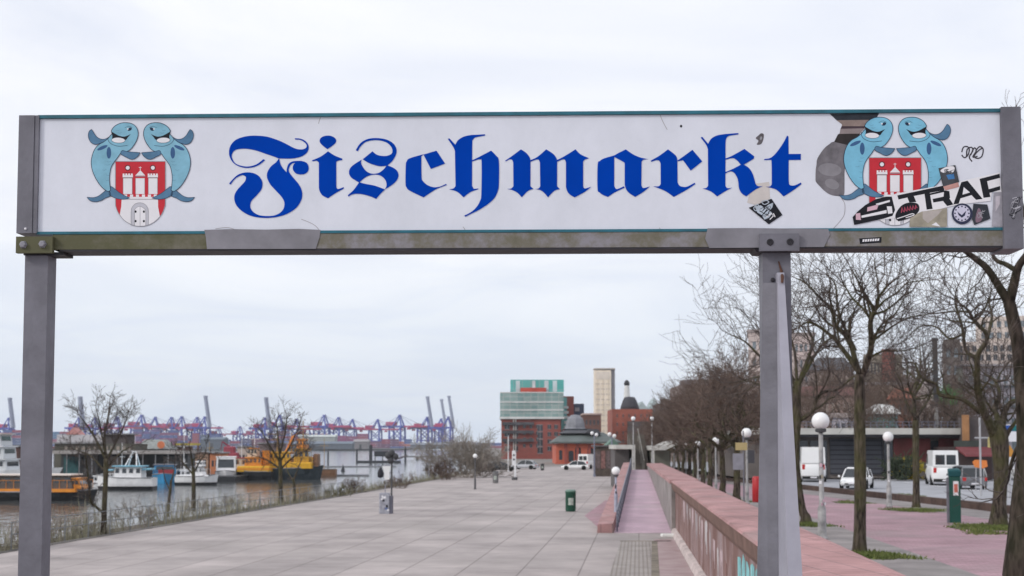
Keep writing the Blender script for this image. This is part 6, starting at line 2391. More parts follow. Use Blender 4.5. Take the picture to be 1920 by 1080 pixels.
for (a, b_, pb, m, nm) in ((1562, 1612, 890, shut, 'shutter'), (1614, 1662, 890, shut, 'shutter'), (1682, 1752, 868, mat('dark red cladding', (0.17, 0.045, 0.045), var=.25, scale=.8), 'red_cladding'), (1768, 1811, 868, mat('dark red cladding', (0.17, 0.045, 0.045)), 'red_cladding')):
    mb = MB()
    mb.box(X(a), X(b_), 1.45, 1.59, max(.05, H(pb)), H(822))
    mb.build(nm, [m], T)
for (a, b_) in ((1524, 1556), (1664, 1680), (1753, 1767), (1440, 1480), (1484, 1520)):
    mb = MB()
    mb.box(X(a), X(b_), 1.42, 1.59, .05, H(826))
    mb.build('door', [win_d], T)
mb = MB()
for px in range(1402, 1812, 12):
    mb.tube([(X(px), -.3, H(802.9)), (X(px), -.3, H(791))], .03, 4)
for py in (791, 797):
    mb.tube([(X(1402), -.3, H(py)), (X(1811), -.3, H(py))], .03, 4)
mb.build('terrace_railing', [rail_m], T)
T = thing('shop_awning', 'dark red awning and shop front right of the white van', 'awning', (PX(1832, 118), 118, .1), 0)
X = lambda px: PX(px, 118) - PX(1832, 118)
H = lambda py: PZ(py, 118) - .1
mb = MB()
mb.box(X(1798), X(1868), 1.5, 9, 0, H(838))
mb.build('shop_front', [plaster('shop dark', (0.06, 0.04, 0.04), .3)], T)
mb = MB()
mb.loft([[(X(1802), -.9, H(856)), (X(1862), -.9, H(856)), (X(1862), -.7, H(852)), (X(1802), -.7, H(852))], [(X(1800), 1.49, H(842)), (X(1864), 1.49, H(842)), (X(1864), 1.49, H(838)), (X(1800), 1.49, H(838))]])
mb.build('canopy', [mat('awning red', (0.15, 0.03, 0.035), var=.2)], T)
mb = MB()
mb.box(X(1822), X(1850), 1.6, 5, H(837.9), H(826))
mb.build('roof_box', [plaster('dark green box', (0.05, 0.06, 0.055))], T)
T = thing('scaffold_panel', 'orange timber panel beside a block coloured dark as a shaded recess behind the signal mast', 'panel', (PX(1811, 121), 121, .1), 0)
mb = MB()
mb.box(-.35, .25, 0, .15, 0, PZ(778, 121) - .1)
mb.build('orange_board', [mat('orange timber', (0.34, 0.17, 0.075), var=.3, scale=.8)], T)
mb = MB()
mb.box(.26, 3.1, .4, 3, 0, PZ(782, 121) - .1)
mb.build('recess_shade', [plaster('recess', (0.09, 0.075, 0.075), .3)], T)  # solid block, its dark colour stands in for recess shade

# stack of houses up the slope
T, w_, h = bld('tower_house', 'pinkish beige high rise partly behind the right sign post', 1405, 1488, 622, 260, plaster('pink beige', (0.56, 0.47, 0.44)), dep=16, roof=plaster('ledge2', (0.35, 0.30, 0.29)))
win_grid(T, -w_ + .5, w_ - .5, 6, h - 1, 6, 6, 0, .5, .45, win_l)
T, w_, h = bld('flat_house', 'pale pink flat house right of the sign post behind the leaning tree', 1488, 1528, 628, 280, plaster('pale pink', (0.60, 0.50, 0.48)), dep=14, roof=plaster('ledge2', (0.35, 0.30, 0.29)))
win_grid(T, -w_ + .3, w_ - .3, 6, h - 1, 4, 6, 0, .5, .45, win_l)
T, w_, h = bld('long_house', 'long dark roofed house behind the middle tree crown', 1520, 1600, 694, 210, plaster('dusky brown', (0.32, 0.26, 0.24), .3), dep=14)
mb = MB()
mb.loft([[(-w_ - .3, -.4, h), (w_ + .3, -.4, h), (w_ + .3, 14.4, h), (-w_ - .3, 14.4, h)], [(-w_ + 1.2, 5, h + 2.2), (w_ - 1.2, 5, h + 2.2), (w_ - 1.2, 9, h + 2.2), (-w_ + 1.2, 9, h + 2.2)]])
mb.build('roof', [roof_d], T)
win_grid(T, -w_ + .4, w_ - .4, 4, h - .4, 7, 4, 0, .45, .5, plaster('lit pane', (0.36, 0.30, 0.25)))
T, w_, h = bld('olive_house', 'olive and brown block with red stair tower beside the middle tree', 1622, 1692, 664, 230, plaster('olive', (0.235, 0.21, 0.17), .3), dep=16)
mb = MB()
xx = PX(1655, 230) - PX(1657, 230)
mb.box(xx, xx + 2.0, -.8, -.01, 0, h + .8)
mb.build('stair_tower', [plaster('tower red', (0.25, 0.09, 0.075), .25)], T)
win_grid(T, -w_ + .4, w_ - 3, 5, h - .6, 5, 4, 0, .5, .5, win_d)
T, w_, h = bld('stepped_house', 'grey tan stepped house below the olive block', 1604, 1700, 722, 190, plaster('tan', (0.44, 0.35, 0.29), .3), dep=10)
win_grid(T, -w_ + .4, w_ - .4, 3, h - .4, 9, 4, 0, .5, .5, win_d)
mb = MB()
mb.box(-w_ - .2, w_ + .2, -1.2, -.005, h - 2.9, h - 2.4)
mb.box(-w_ - .2, w_ + .2, -.2, 10.2, h + .003, h + .4)
mb.build('balcony', [plaster('balcony grey', (0.26, 0.25, 0.26))], T)
T, w_, h = bld('red_roof_house', 'house with rusty red roof above the white pavilion', 1668, 1716, 748, 165, plaster('red brown', (0.21, 0.085, 0.06), .3), dep=8)
mb = MB()
mb.loft([[(-w_ - .3, -.4, h), (w_ + .3, -.4, h), (w_ + .3, 8.4, h), (-w_ - .3, 8.4, h)], [(-w_ + .6, 3, h + 1.4), (w_ - .6, 3, h + 1.4), (w_ - .6, 5, h + 1.4), (-w_ + .6, 5, h + 1.4)]])
mb.build('roof', [plaster('rust roof', (0.25, 0.085, 0.055), .25)], T)
win_grid(T, -w_ + .2, w_ - .2, h - 2.2, h - .3, 4, 1, 0, .5, .6, win_d)
Y = 150
T, w_, h = bld('pavilion', 'white roofed pavilion with turquoise glazing on the terrace', 1624, 1682, 776, Y, plaster('pavilion', (0.22, 0.25, 0.26)), dep=8)
mb = MB()
mb.smooth = False
mb.loft([[(-w_ - .3, -.6, h), (w_ + .3, -.6, h), (w_ + .3, 8.3, h), (-w_ - .3, 8.3, h)], [(-w_ - .2, -.5, h + .3), (w_ + .2, -.5, h + .3), (w_ + .2, 8.2, h + .3), (-w_ - .2, 8.2, h + .3)], [(-w_ * .4, 2, h + 1.1), (w_ * .5, 2, h + 1.1), (w_ * .5, 6, h + 1.1), (-w_ * .4, 6, h + 1.1)]])
mb.build('roof', [plaster('white', (0.66, 0.66, 0.65))], T)
win_grid(T, -w_ + .1, w_ - .1, h - 2.0, h - .15, 5, 1, 0, .85, .8, win_t)
T, w_, h = bld('grey_pavilion', 'lilac grey terrace pavilion left of the white roofed pavilion', 1562, 1622, 783, 152, plaster('lilac', (0.46, 0.44, 0.49)), dep=7, roof=plaster('ledge2', (0.35, 0.30, 0.29)))
win_grid(T, -w_ + .2, w_ - .2, h - 1.9, h - .3, 5, 1, 0, .6, .6, win_d)
T, w_, h = bld('brown_house', 'brown house with pale windows behind the nearest globe lamp', 1498, 1604, 742, 170, plaster('house brown', (0.30, 0.215, 0.19), .3), dep=10)
win_grid(T, -w_ + .4, w_ - .4, 3.5, h - .4, 9, 3, 0, .45, .55, plaster('pale curtain', (0.40, 0.33, 0.29)))
mb = MB()
mb.loft([[(-w_ - .3, -.4, h), (w_ + .3, -.4, h), (w_ + .3, 10.4, h), (-w_ - .3, 10.4, h)], [(-w_ + .6, 3, h + 1.3), (w_ - .6, 3, h + 1.3), (w_ - .6, 7, h + 1.3), (-w_ + .6, 7, h + 1.3)]])
mb.build('roof', [plaster('maroon roof', (0.14, 0.065, 0.06), .25)], T)
T, w_, h = bld('pale_house', 'pale house with slanted roof between slender tree and dark chimney', 1712, 1756, 740, 168, plaster('pale', (0.58, 0.50, 0.46)), dep=8)
mb = MB()
mb.extr([(-w_, -.1, h + .002), (w_, -.1, h + .002), (w_, -.1, h + .5), (-w_ * .2, -.1, h + 1.9)], (0, 8.2, 0))
mb.build('roof', [plaster('pale roof', (0.36, 0.32, 0.31))], T)
win_grid(T, -w_ + .2, w_ - .2, h - 3.8, h - .3, 3, 2, 0, .45, .55, win_d)

T = thing('chimney', 'tall dark flue pole with pale lower part between two trees', 'chimney', (PX(1755, 140), 140, .1), 0)
zt = PZ(634, 140) - .1
zm = PZ(762, 140) - .1
mb = MB()
mb.lathe((0, 0, 0), [(.2, 0), (.2, zm)], 12)
mb.build('lower_pipe', [plaster('pipe pale', (0.42, 0.41, 0.40))], T)
mb = MB()
mb.lathe((0, 0, zm + .002), [(.26, 0), (.26, zt - zm - .3), (.30, zt - zm - .28), (.30, zt - zm)], 12)
mb.build('upper_pipe', [plaster('pipe dark', (0.055, 0.055, 0.06))], T)

Y = 185
T, w_, h = bld('apartment_building', 'big stepped beige and lilac apartment building at the right edge', 1800, 1960, 690, Y, plaster('lilac white', (0.58, 0.55, 0.61)), dep=16)
win_grid(T, -w_ + .4, w_ - .4, 2.5, h - .4, 12, 4, 0, .6, .55, win_l)
X = lambda px: PX(px, Y) - PX(1880, Y)
H = lambda py: PZ(py, Y) + .94
mb = MB()
mb.box(X(1796), X(1962), -.6, 15, h + .003, H(640))
ub = mb.build('upper_storeys', [plaster('warm beige', (0.54, 0.46, 0.42), .2)], T)
mb = MB()
mb.box(X(1838), X(1962), 1, 14, H(640) + .003, H(592))
mb.build('top_storeys', [plaster('warm beige top', (0.60, 0.52, 0.47), .2)], T)
win_grid(T, X(1800), X(1900), h + .8, H(645), 8, 2, -.6, .6, .6, win_d)
win_grid(T, X(1842), X(1940), H(638), H(596), 7, 2, 1, .55, .5, win_l)
for k in range(4):
    mb = MB()
    z = h + .2 - k * 2.6
    mb.box(X(1797), X(1961), -1.3, -.61 if k == 0 else -.005, z, z + .28)
    mb.build('floor_slab', [plaster('slab grey', (0.30, 0.29, 0.31))], T)
T, w_, h = bld('dark_tower', 'narrow dark brown tower left of the big apartment building', 1772, 1802, 636, 178, plaster('dark brown', (0.14, 0.118, 0.11), .3), dep=9)
win_grid(T, -w_ + .1, w_ - .1, h * .45, h - .6, 2, 4, 0, .5, .5, win_l)
T, w_, h = bld('green_tower', 'slim greenish grey shaft beside the dark brown tower', 1796, 1806, 690, 172, plaster('shaft green', (0.14, 0.16, 0.145)), dep=4)
mb = MB()
mb.box(-w_ - .1, w_ + .1, -.1, 4.1, h + .002, h + .3)
mb.build('roof', [roof_d], T)

# shrubs and greenery on the terraces
bush('small green shrub on the terrace between chimney and dark tower', PX(1776, 150), 150, PZ(738, 150) - 1.2, 3.2, 2.2, 61, 14, mat('green shrub', (0.07, 0.15, 0.05), var=.3), 'shrubs along the street', .035)
bush('yellow flowering shrub in front of the street building', PX(1699, 122), 121, .1, 2.4, 1.9, 62, 22, mat('forsythia', (0.42, 0.33, 0.03), var=.3), 'shrubs along the street', .03)
bush('dark green tall shrub left of the yellow flowering shrub', PX(1683, 121), 120, .1, 1.4, 2.6, 63, 22, mat('dark shrub', (0.04, 0.055, 0.03), var=.3), 'shrubs along the street', .035)
for i, (px, Y, z, w_, h_, lb) in enumerate(((1560, 190, 9, 8, 6, 'brown bare shrub above the lilac grey pavilion'), (1640, 176, 7.5, 7, 5, 'brown bare shrub behind the white roofed pavilion'), (1735, 172, 6.5, 6, 6, 'brown bare shrub left of the dark flue pole'),
                                           (1700, 205, 10, 8, 6, 'brown bare shrub right of the olive block'), (1350, 240, 3, 14, 10, 'brown bare thicket above the row trees'), (1290, 260, 2, 12, 9, 'brown bare thicket at the far left of the row trees'), (1400, 215, 4, 10, 9, 'brown bare thicket left of the right sign post'))):
    bush(lb, PX(px, Y), Y, z - 3, w_, h_ + 2, 70 + i, 22, TWIGB, 'bare shrubs on the slope', .03, maxl=4)
# row of older trees at the street, behind the first row
limb_protos = [row_tree(s_, 9, .2, 3.4, .34) for s_ in (51, 52)]
m2 = {}
for i, (px, Y, sc, lb) in enumerate(((1545, 135, 1.15, 'far bare street tree left of the mossy tree trunk'), (1585, 160, 1.3, 'far bare tree rising behind the lilac grey pavilion'), (1690, 140, 1.15, 'far bare street tree behind the slender tree'),
                                     (1775, 138, 1.2, 'far bare street tree beside the dark flue pole'), (1340, 150, 1.25, 'far bare tree behind the second row tree'), (1385, 130, 1.15, 'far bare tree whose crown fills the gap left of the sign post'), (1312, 180, 1.3, 'far bare tree behind the middle of the tree row'))):
    T = thing('bare_tree', lb, 'tree', (PX(px, Y), Y, -.9), i * 1.3, 'far bare trees along the street', sc)
    k = i % 2
    if k not in m2:
        m2[k] = (limb_protos[k][0].build('trunk', [BARKD], T), limb_protos[k][1].build('crown', [TWIGB], T))
    else:
        for s_ in m2[k]:
            o = s_.copy()
            COL.objects.link(o)
            o.parent = T
# ------------------------------------------------------------------ boats, pontoons, cranes across the water
hull_d = mat('hull dark', (0.022, 0.024, 0.028), rough=.5, var=.3)
hull_w = mat('hull white', (0.80, 0.80, 0.81), rough=.4, var=.08)
org = mat('boat orange', (0.72, 0.26, 0.03), rough=.45, var=.15)
yel = mat('boat yellow', (0.66, 0.36, 0.02), rough=.45, var=.15)
blu = mat('boat blue', (0.04, 0.25, 0.48), rough=.45, var=.2)
lblu = mat('boat light blue', (0.18, 0.42, 0.54), rough=.5, var=.15)
redm = mat('boat red', (0.34, 0.03, 0.035), rough=.5, var=.2)
deckm = mat('deck grey', (0.25, 0.25, 0.26), var=.2)
winb = mat('boat window', (0.03, 0.04, 0.05), rough=.1, var=.2, spec=.6)


def hull(mb, L, B, H, fl=.12, bow=1.0, sheer=.25):
    """boat hull, bow towards +x"""
    st = []
    N = 9
    for k in range(N):
        t = k / (N - 1)
        x = (t - .5) * L
        w_ = B / 2 * (.82 + .18 * min(1, t * 4)) * (1 if t < .62 else max(.03, 1 - ((t - .62) / .38) ** 2 * bow))
        z = H * (1 + sheer * max(0, (t - .4) / .6) ** 2)
        rake = .06 * L * max(0, (t - .7) / .3)
        st.append([(x + rake * .0, -w_ * (1 - fl * 2), -.35), (x, w_ * (1 - fl * 2), -.35), (x + rake * .5, w_ * (1 - fl * .5), z * .5), (x + rake, w_, z), (x + rake, w_ * .92, z + .001), (x + rake, -w_ * .92, z + .001), (x + rake, -w_, z), (x + rake * .5, -w_ * (1 - fl * .5), z * .5)])
    mb.loft(st)


def boat(label, px, pyw, rz, L, B, H, hm, name='harbour_boat', cat='boat', group='boats moored along the pontoon', boot=False):
    g = G(px, pyw, ZW)
    T = thing(name, label, cat, g, rz, group)
    mb = MB()
    hull(mb, L, B, H)
    hl = mb.build('hull', [hm], T)
    mb = MB()
    mb.tube([(-.49 * L, -B * .42, H + .03), (-.2 * L, -B * .5, H + .03), (.12 * L, -B * .5, H * 1.02 + .03), (.36 * L, -B * .38, H * 1.13 + .03), (.55 * L, 0, H * 1.27)], .08, 5)
    mb.tube([(-.49 * L, B * .42, H + .03), (-.2 * L, B * .5, H + .03), (.12 * L, B * .5, H * 1.02 + .03), (.36 * L, B * .38, H * 1.13 + .03), (.55 * L, 0, H * 1.27)], .08, 5)
    mb.build('rub_rail', [deckm], hl)
    if boot:                                  # dark paint below a line a little above the water
        mb = MB()
        hull(mb, L * 1.004, B * 1.03, H)
        mb.v = [(x, y, min(z, .3 * H)) for x, y, z in mb.v]
        mb.build('boot_top', [hull_d], hl)
    return T


def house(T, x0, x1, w_, z0, z1, m, nwin=3, rake=.12, roofm=None, over=.15, wm=None, wz=(.45, .85)):
    mb = MB()
    h = z1 - z0
    mb.loft([[(x0, -w_ / 2, z0), (x1, -w_ / 2, z0), (x1, w_ / 2, z0), (x0, w_ / 2, z0)], [(x0 + rake * h * .3, -w_ / 2 * .95, z1), (x1 - rake * h, -w_ / 2 * .95, z1), (x1 - rake * h, w_ / 2 * .95, z1), (x0 + rake * h * .3, w_ / 2 * .95, z1)]])
    dk = mb.build('deckhouse', [m], T)
    mb = MB()
    mb.bev(x0 - over + rake * h * .3, x1 + over - rake * h, -w_ / 2 - over, w_ / 2 + over, z1 + .002, z1 + .16, .05)
    mb.build('roof', [roofm or m], dk)
    for s_ in (-1, 1):
        for k in range(nwin):
            a = x0 + (x1 - x0) * (k + .16) / nwin
            b_ = x0 + (x1 - x0) * (k + .86) / nwin
            yy0 = s_ * (w_ / 2 * (1 - .05 * wz[0]) + .012)
            yy1 = s_ * (w_ / 2 * (1 - .05 * wz[1]) + .012)
            sh = rake * h * (wz[1] - wz[0]) * .6
            mb = MB()
            mb.extr([(a, yy0, z0 + h * wz[0]), (b_ - .1, yy0, z0 + h * wz[0]), (b_ - .1 - sh, yy1, z0 + h * wz[1]), (a, yy1, z0 + h * wz[1])], (0, s_ * .02, 0))
            mb.build('window', [wm or winb], dk)
    mb = MB()
    xa, xb = x1 - rake * h * wz[0] + .02, x1 - rake * h * wz[1] + .02
    mb.extr([(xa, -w_ * .4, z0 + h * wz[0]), (xa, w_ * .4, z0 + h * wz[0]), (xb, w_ * .38, z0 + h * wz[1]), (xb, -w_ * .38, z0 + h * wz[1])], (.02, 0, 0))
    mb.build('windscreen', [wm or winb], dk)
    return dk


def mast(T, x, z0, z1, m, y=0, r=.07, arms=()):
    mb = MB()
    mb.tube([(x, y, z0), (x, y, z1)], [r, r * .6], 6)
    for (za, l) in arms:
        mb.tube([(x - l, y, za), (x + l, y, za)], r * .5, 5)
    return mb.build('mast', [m], T)


def railing(T, L, B, H, x0, x1, m, n=8):
    for s_ in (-1, 1):
        mb = MB()
        for k in range(n):
            x = x0 + (x1 - x0) * k / (n - 1)
            mb.tube([(x, s_ * B * .44, H), (x, s_ * B * .44, H + .9)], .03, 4)
        mb.tube([(x0, s_ * B * .44, H + .9), (x1, s_ * B * .44, H + .9)], .03, 4)
        mb.build('railing', [m], T)


# yellow and white harbour launch behind the left post
px1m = lambda py: (CAMZ - ZW) / (py - 836)          # metres per pixel at a waterline row
s = px1m(938)
T = boat('long yellow and white harbour launch behind the left sign post', 72, 938, 0, 200 * s, 4.6, .95, hull_d)
L = 200 * s
mb = MB()
mb.box(-.47 * L, .40 * L, -2.2, 2.2, .96, 1.32)
mb.build('orange_band', [org], T)
house(T, -.46 * L, .37 * L, 3.9, 1.321, 2.75, mat('launch side', (0.10, 0.08, 0.07), var=.3), 9, .22, mat('launch roof', (0.66, 0.58, 0.52), var=.1), .2)
house(T, .30 * L, .44 * L, 3.0, 1.33, 2.35, org, 1, .4)
railing(T, L, 4.4, 1.33, -.46 * L, .46 * L, org, 14)

# white work boat with light blue canopy and white A-frame mast
s = px1m(918)
T = boat('white workboat with light blue canopy and white A frame mast', 238, 918, pi, 104 * s, 3.6, 1.6, hull_w, boot=True)
L = 104 * s
house(T, -.30 * L, .20 * L, 2.8, 1.6, 3.15, hull_w, 4, .15, lblu, .35)
mb = MB()
mb.bev(-.46 * L, -.305 * L, -1.3, 1.3, 2.7, 2.95, .08)
mb.bev(.205 * L, .33 * L, -1.2, 1.2, 2.6, 2.8, .08)
mb.build('canopy', [lblu], T)
mb = MB()
for s_ in (-1, 1):
    mb.tube([(.02 * L, s_ * .9, 3.1), (-.10 * L, 0, 5.2)], .09, 6)
    mb.tube([(-.20 * L, s_ * .9, 3.1), (-.16 * L, 0, 5.2)], .09, 6)
mb.tube([(-.16 * L, 0, 5.2), (-.06 * L, 0, 5.25)], .1, 6)
mb.build('mast_frame', [hull_w], T)
railing(T, L, 3.2, 1.28, .2 * L, .42 * L, hull_w, 5)
mast(T, .1 * L, 3.1, 6.4, hull_w, r=.06, arms=((5.2, .7), (4.5, .4)))
mb = MB()
mb.bev(-.1 * L, .12 * L, -1.95, -1.6, .9, 1.5, .1)
mb.build('dinghy', [hull_d], T)

# small blue boat seen end on
s = px1m(915)
T = boat('small bright blue boat with dark red side panel', 309, 906, radians(-78), 8.2, 52 * s, 1.3, blu)
B = 52 * s
house(T, -3.0, 1.4, B * .86, 1.5, 2.9, blu, 2, .1, mat('slate canopy', (0.15, 0.16, 0.19)), .15)
mb = MB()
mb.box(1.42, 1.50, -B * .25, B * .36, 1.35, 2.2)
mb.build('red_panel', [redm], T)
railing(T, 8.2, B, 1.55, 1.5, 3.4, blu, 4)

# grey white motor boat
s = px1m(909)
T = boat('grey and white motor boat with low cabin right of the blue boat', 368, 909, 0, 74 * s, 3.3, 1.3, hull_w, boot=True)
L = 74 * s
mb = MB()
mb.bev(-.47 * L, .36 * L, -1.5, 1.5, 1.305, 1.5, .08)
mb.build('deck', [hull_w], T)
house(T, -.12 * L, .22 * L, 2.4, 1.5, 2.7, hull_w, 3, .35, deckm)
house(T, .02 * L, .2 * L, 2.0, 2.87, 3.5, hull_w, 2, .3)
mast(T, -.3 * L, 1.5, 4.0, hull_w, arms=((3.3, .4),))
railing(T, L, 3.1, 1.5, -.45 * L, .3 * L, hull_w, 7)

# white boat with large dark stern window
s = px1m(905)
T = boat('white boxy cabin boat with one large dark window', 424, 900, radians(-80), 8.0, 44 * s, 1.4, hull_w, boot=True)
B = 44 * s
house(T, -2.8, 2.4, B * .9, 1.1, 4.0, hull_w, 2, .06, hull_w, .05, wz=(.38, .88))

# orange tug
s = px1m(901)
T = boat('orange tug with stepped wheelhouse left of the yellow vessel', 478, 900, pi, 70 * s, 5.5, 1.5, hull_d, 'tug_boat')
L = 70 * s
mb = MB()
mb.bev(-.46 * L, .42 * L, -2.5, 2.5, 1.5, 2.5, .2)
mb.build('superstructure', [yel], T)
mb = MB()
mb.box(-.462 * L, .422 * L, -2.56, 2.56, 1.85, 2.1)
mb.build('orange_stripe', [org], T)
house(T, -.22 * L, .24 * L, 4.0, 2.5, 3.9, org, 4, .18)
house(T, -.08 * L, .18 * L, 3.0, 4.06, 5.5, mat('tug cream', (0.60, 0.48, 0.36)), 3, .15, org)
mb = MB()
mb.lathe((-.3 * L, 0, 2.5), [(.7, 0), (.7, 2.4), (.8, 2.42), (.8, 2.7)], 12)
mb.build('funnel', [org], T)
mast(T, .02 * L, 5.6, 8.6, hull_w, arms=((7.2, .8),))
railing(T, L, 5, 2.5, -.4 * L, .4 * L, org, 9)

# yellow vessel with dark hull
s = px1m(899)
T = boat('large yellow harbour vessel with dark hull and cluttered deck', 546, 899, 0, 108 * s, 6.5, 2.0, mat('hull slate', (0.035, 0.05, 0.06), var=.25), 'work_vessel')
L = 108 * s
mb = MB()
mb.bev(-.46 * L, .40 * L, -3.0, 3.0, 2.0, 3.1, .2)
mb.build('superstructure', [yel], T)
house(T, -.34 * L, .02 * L, 5.0, 3.1, 4.8, yel, 5, .1)
house(T, .08 * L, .34 * L, 5.0, 3.1, 5.4, mat('vessel ochre', (0.50, 0.27, 0.03), var=.2), 3, .15)
house(T, .12 * L, .28 * L, 4.0, 5.57, 7.1, org, 3, .2)
mb = MB()
mb.bev(.40 * L, .485 * L, -1.6, 1.6, 2.3, 4.6, .2)
mb.build('bow_winch', [mat('rust brown', (0.22, 0.12, 0.07), var=.3)], T)
for (x, h, a) in ((-.25, 9.5, 1.6), (.0, 8.4, 1.2), (.2, 10.5, 1.8)):
    mast(T, x * L, 4.8, h, mat('ochre mast', (0.40, 0.25, 0.07)), arms=((h - 1.4, a), (h - 2.4, a * .6)), r=.11)
mb = MB()
mb.tube([(-.1 * L, 0, 4.9), (.02 * L, -.4, 7.6), (.16 * L, -.6, 8.6)], [.2, .16, .1], 6)
mb.build('deck_crane', [org], T)
for k in range(3):
    mb = MB()
    mb.lathe((-.42 * L + k * 1.2, -1.5, 3.1), [(.45, 0), (.45, 1.0 + k * .2), (.3, 1.3 + k * .2)], 10)
    mb.build('drum', [org if k % 2 else yel], T)
railing(T, L, 6, 3.1, -.44 * L, .40 * L, yel, 12)

# tender boats between
s = px1m(912)
T = boat('tiny white tender left of the workboat with light blue canopy', 186, 914, 0, 22 * s, 1.8, .6, hull_w)
house(T, -.7, .4, 1.3, .6, 1.6, hull_w, 1, .3)

# more small craft squeezed between the others
s = px1m(907)
T = boat('narrow white sailing boat with bare mast between blue boat and motor boat', 343, 905, radians(-60), 9, 2.8, 1.0, hull_w)
house(T, -1.6, 1.6, 1.8, 1.0, 1.9, hull_w, 2, .4)
mast(T, .3, 1.9, 8.5, hull_w, r=.07, arms=((5.5, .6),))
T = boat('white cutter with red wheelhouse roof behind the workboat', 262, 893, 0, 13, 3.6, 1.4, hull_d)
house(T, -3.5, 2.5, 2.8, 1.4, 3.9, hull_w, 3, .15, redm)
mast(T, -1, 4, 8.0, hull_w, arms=((6.5, .9), (5.6, .5)))
T = boat('yellow pilot launch squeezed behind the grey and white motor boat', 392, 892, pi, 11, 3.4, 1.3, yel)
house(T, -2.8, 2.2, 2.6, 1.3, 3.6, org, 3, .2, hull_w)
mast(T, 0, 3.7, 6.8, mat('ochre mast', (0.40, 0.25, 0.07)), arms=((5.6, .8),))
T = boat('white inspection boat with cream cabin behind the boxy cabin boat', 448, 890, 0, 11, 3.2, 1.2, hull_w)
house(T, -3, 2.4, 2.5, 1.2, 3.4, mat('tug cream', (0.60, 0.48, 0.36)), 3, .2, redm)
mast(T, .5, 3.5, 7.4, hull_w, arms=((6.2, .7),))
T = boat('brown fishing cutter moored at the right end of the yellow vessel', 583, 893, pi, 10, 3.2, 1.4, mat('rust brown', (0.22, 0.12, 0.07)))
house(T, -1, 3, 2.4, 1.4, 3.6, mat('vessel ochre', (0.50, 0.27, 0.03)), 2, .15, redm)
mast(T, -2.6, 1.4, 7.5, mat('ochre mast', (0.40, 0.25, 0.07)), arms=((6.0, .9),))

# big white passenger ship at the far left
T = thing('passenger_ship', 'white multi deck ship at the left image edge behind the launch', 'ship', (PX(-60, 210), 210, ZW), 0)
mb = MB()
hull(mb, 26, 7, 2.2)
mb.build('hull', [hull_w], T)
for k, (a, b_) in enumerate(((-12, 7.1), (-12, 6.8), (-11, 6.2))):
    house(T, a, b_ if k == 0 else b_ - .2, 6 - k * .5, 2.21 + k * 1.9, 3.9 + k * 1.9, mat('ship white', (0.60, 0.62, 0.64), var=.08), 6, .1, mat('ship cream', (0.52, 0.46, 0.42)) if k == 2 else None, .5 if k == 2 else .25)
T, w_, h = bld('harbour_shed', 'brown harbour shed beside the white multi deck ship', 24, 36, 838, 225, plaster('shed brown', (0.13, 0.07, 0.06), .25), zb=ZW - .3, dep=6, cat='shed')
mb = MB()
mb.box(-w_ - .3, w_ + .3, -.3, 6.3, h + .002, h + .3)
mb.build('roof', [deckm], T)

# pontoon hall with long grey roof
Y = 236
T = thing('pontoon_hall', 'long pontoon with flat grey roof and dark open side behind the boats', 'pontoon', (PX(225, Y), Y, ZW), 0)
X = lambda px: PX(px, Y) - PX(225, Y)
H = lambda py: PZ(py, Y) - ZW
mb = MB()
mb.box(X(96), X(452), -4, 10, -.4, .9)
mb.build('float', [hull_d], T)
mb = MB()
mb.box(X(104), X(348), -1.5, 9, H(851), H(845))
mb.build('roof', [mat('pontoon roof', (0.34, 0.315, 0.30), var=.2, scale=.4)], T)
mb = MB()
mb.box(X(106), X(346), 3, 8.6, .91, H(851.2))
mb.build('back_wall', [mat('pontoon dark', (0.055, 0.06, 0.065), var=.4, scale=.3)], T)
for (a, b_, m) in ((112, 140, mat('pontoon teal', (0.035, 0.12, 0.13), var=.3)), (150, 176, mat('pontoon grey', (0.16, 0.16, 0.16), var=.3)), (196, 222, plaster('pale curtain', (0.40, 0.33, 0.29))), (300, 330, mat('pontoon grey', (0.16, 0.16, 0.16)))):
    mb = MB()
    mb.box(X(a), X(b_), 2.8, 2.99, 1.0, H(856))
    mb.build('panel', [m], T)
for k in range(11):
    mb = MB()
    xx = X(108 + k * 23.6)
    mb.tube([(xx, -1.2, .9), (xx, -1.2, H(851.2))], .1, 6)
    mb.build('column', [deckm], T)
T = thing('pontoon_house', 'dark two storey pontoon house with rows of little windows', 'building', (PX(215, 250), 250, ZW), 0)
X = lambda px: PX(px, 250) - PX(215, 250)
H = lambda py: PZ(py, 250) - ZW
mb = MB()
mb.box(X(104), X(256), 0, 8, -.3, H(832))
mb.build('wall', [plaster('weathered olive', (0.11, 0.105, 0.085), .3)], T)
win_grid(T, X(120), X(250), H(846), H(834), 12, 1, 0, .5, .55, plaster('lit pane', (0.36, 0.30, 0.25)))
mb = MB()
mb.box(X(196), X(234), 1, 7, H(832) + .002, H(815))
mb.build('upper_storey', [plaster('upper dark', (0.10, 0.085, 0.085), .3)], T)
mb = MB()
mb.box(X(190), X(240), .4, 7.6, H(815) + .002, H(812.5))
mb.box(X(102), X(195.5), -.5, 8.5, H(832) + .002, H(829))
mb.build('roof', [deckm], T)
T, w_, h = bld('white_shed', 'low white shed with a pink gable on the far pontoon', 108, 200, 815, 300, plaster('shed white', (0.52, 0.50, 0.52)), zb=ZW - .3, dep=8, cat='shed')
mb = MB()
mb.extr([(-w_ + 2, -.1, h), (-w_ + 5, -.1, h), (-w_ + 3.5, -.1, h + 1.6)], (0, 4, 0))
mb.build('gable', [plaster('gable pink', (0.50, 0.24, 0.22))], T)
win_grid(T, -w_ + 5.5, w_ - .4, 1.4, h - .3, 8, 1, 0, .5, .35, win_d)
T = thing('gangway_hall', 'pale glazed hall roof with an orange life ring panel', 'shed', (PX(285, 262), 262, ZW), 0)
X = lambda px: PX(px, 262) - PX(285, 262)
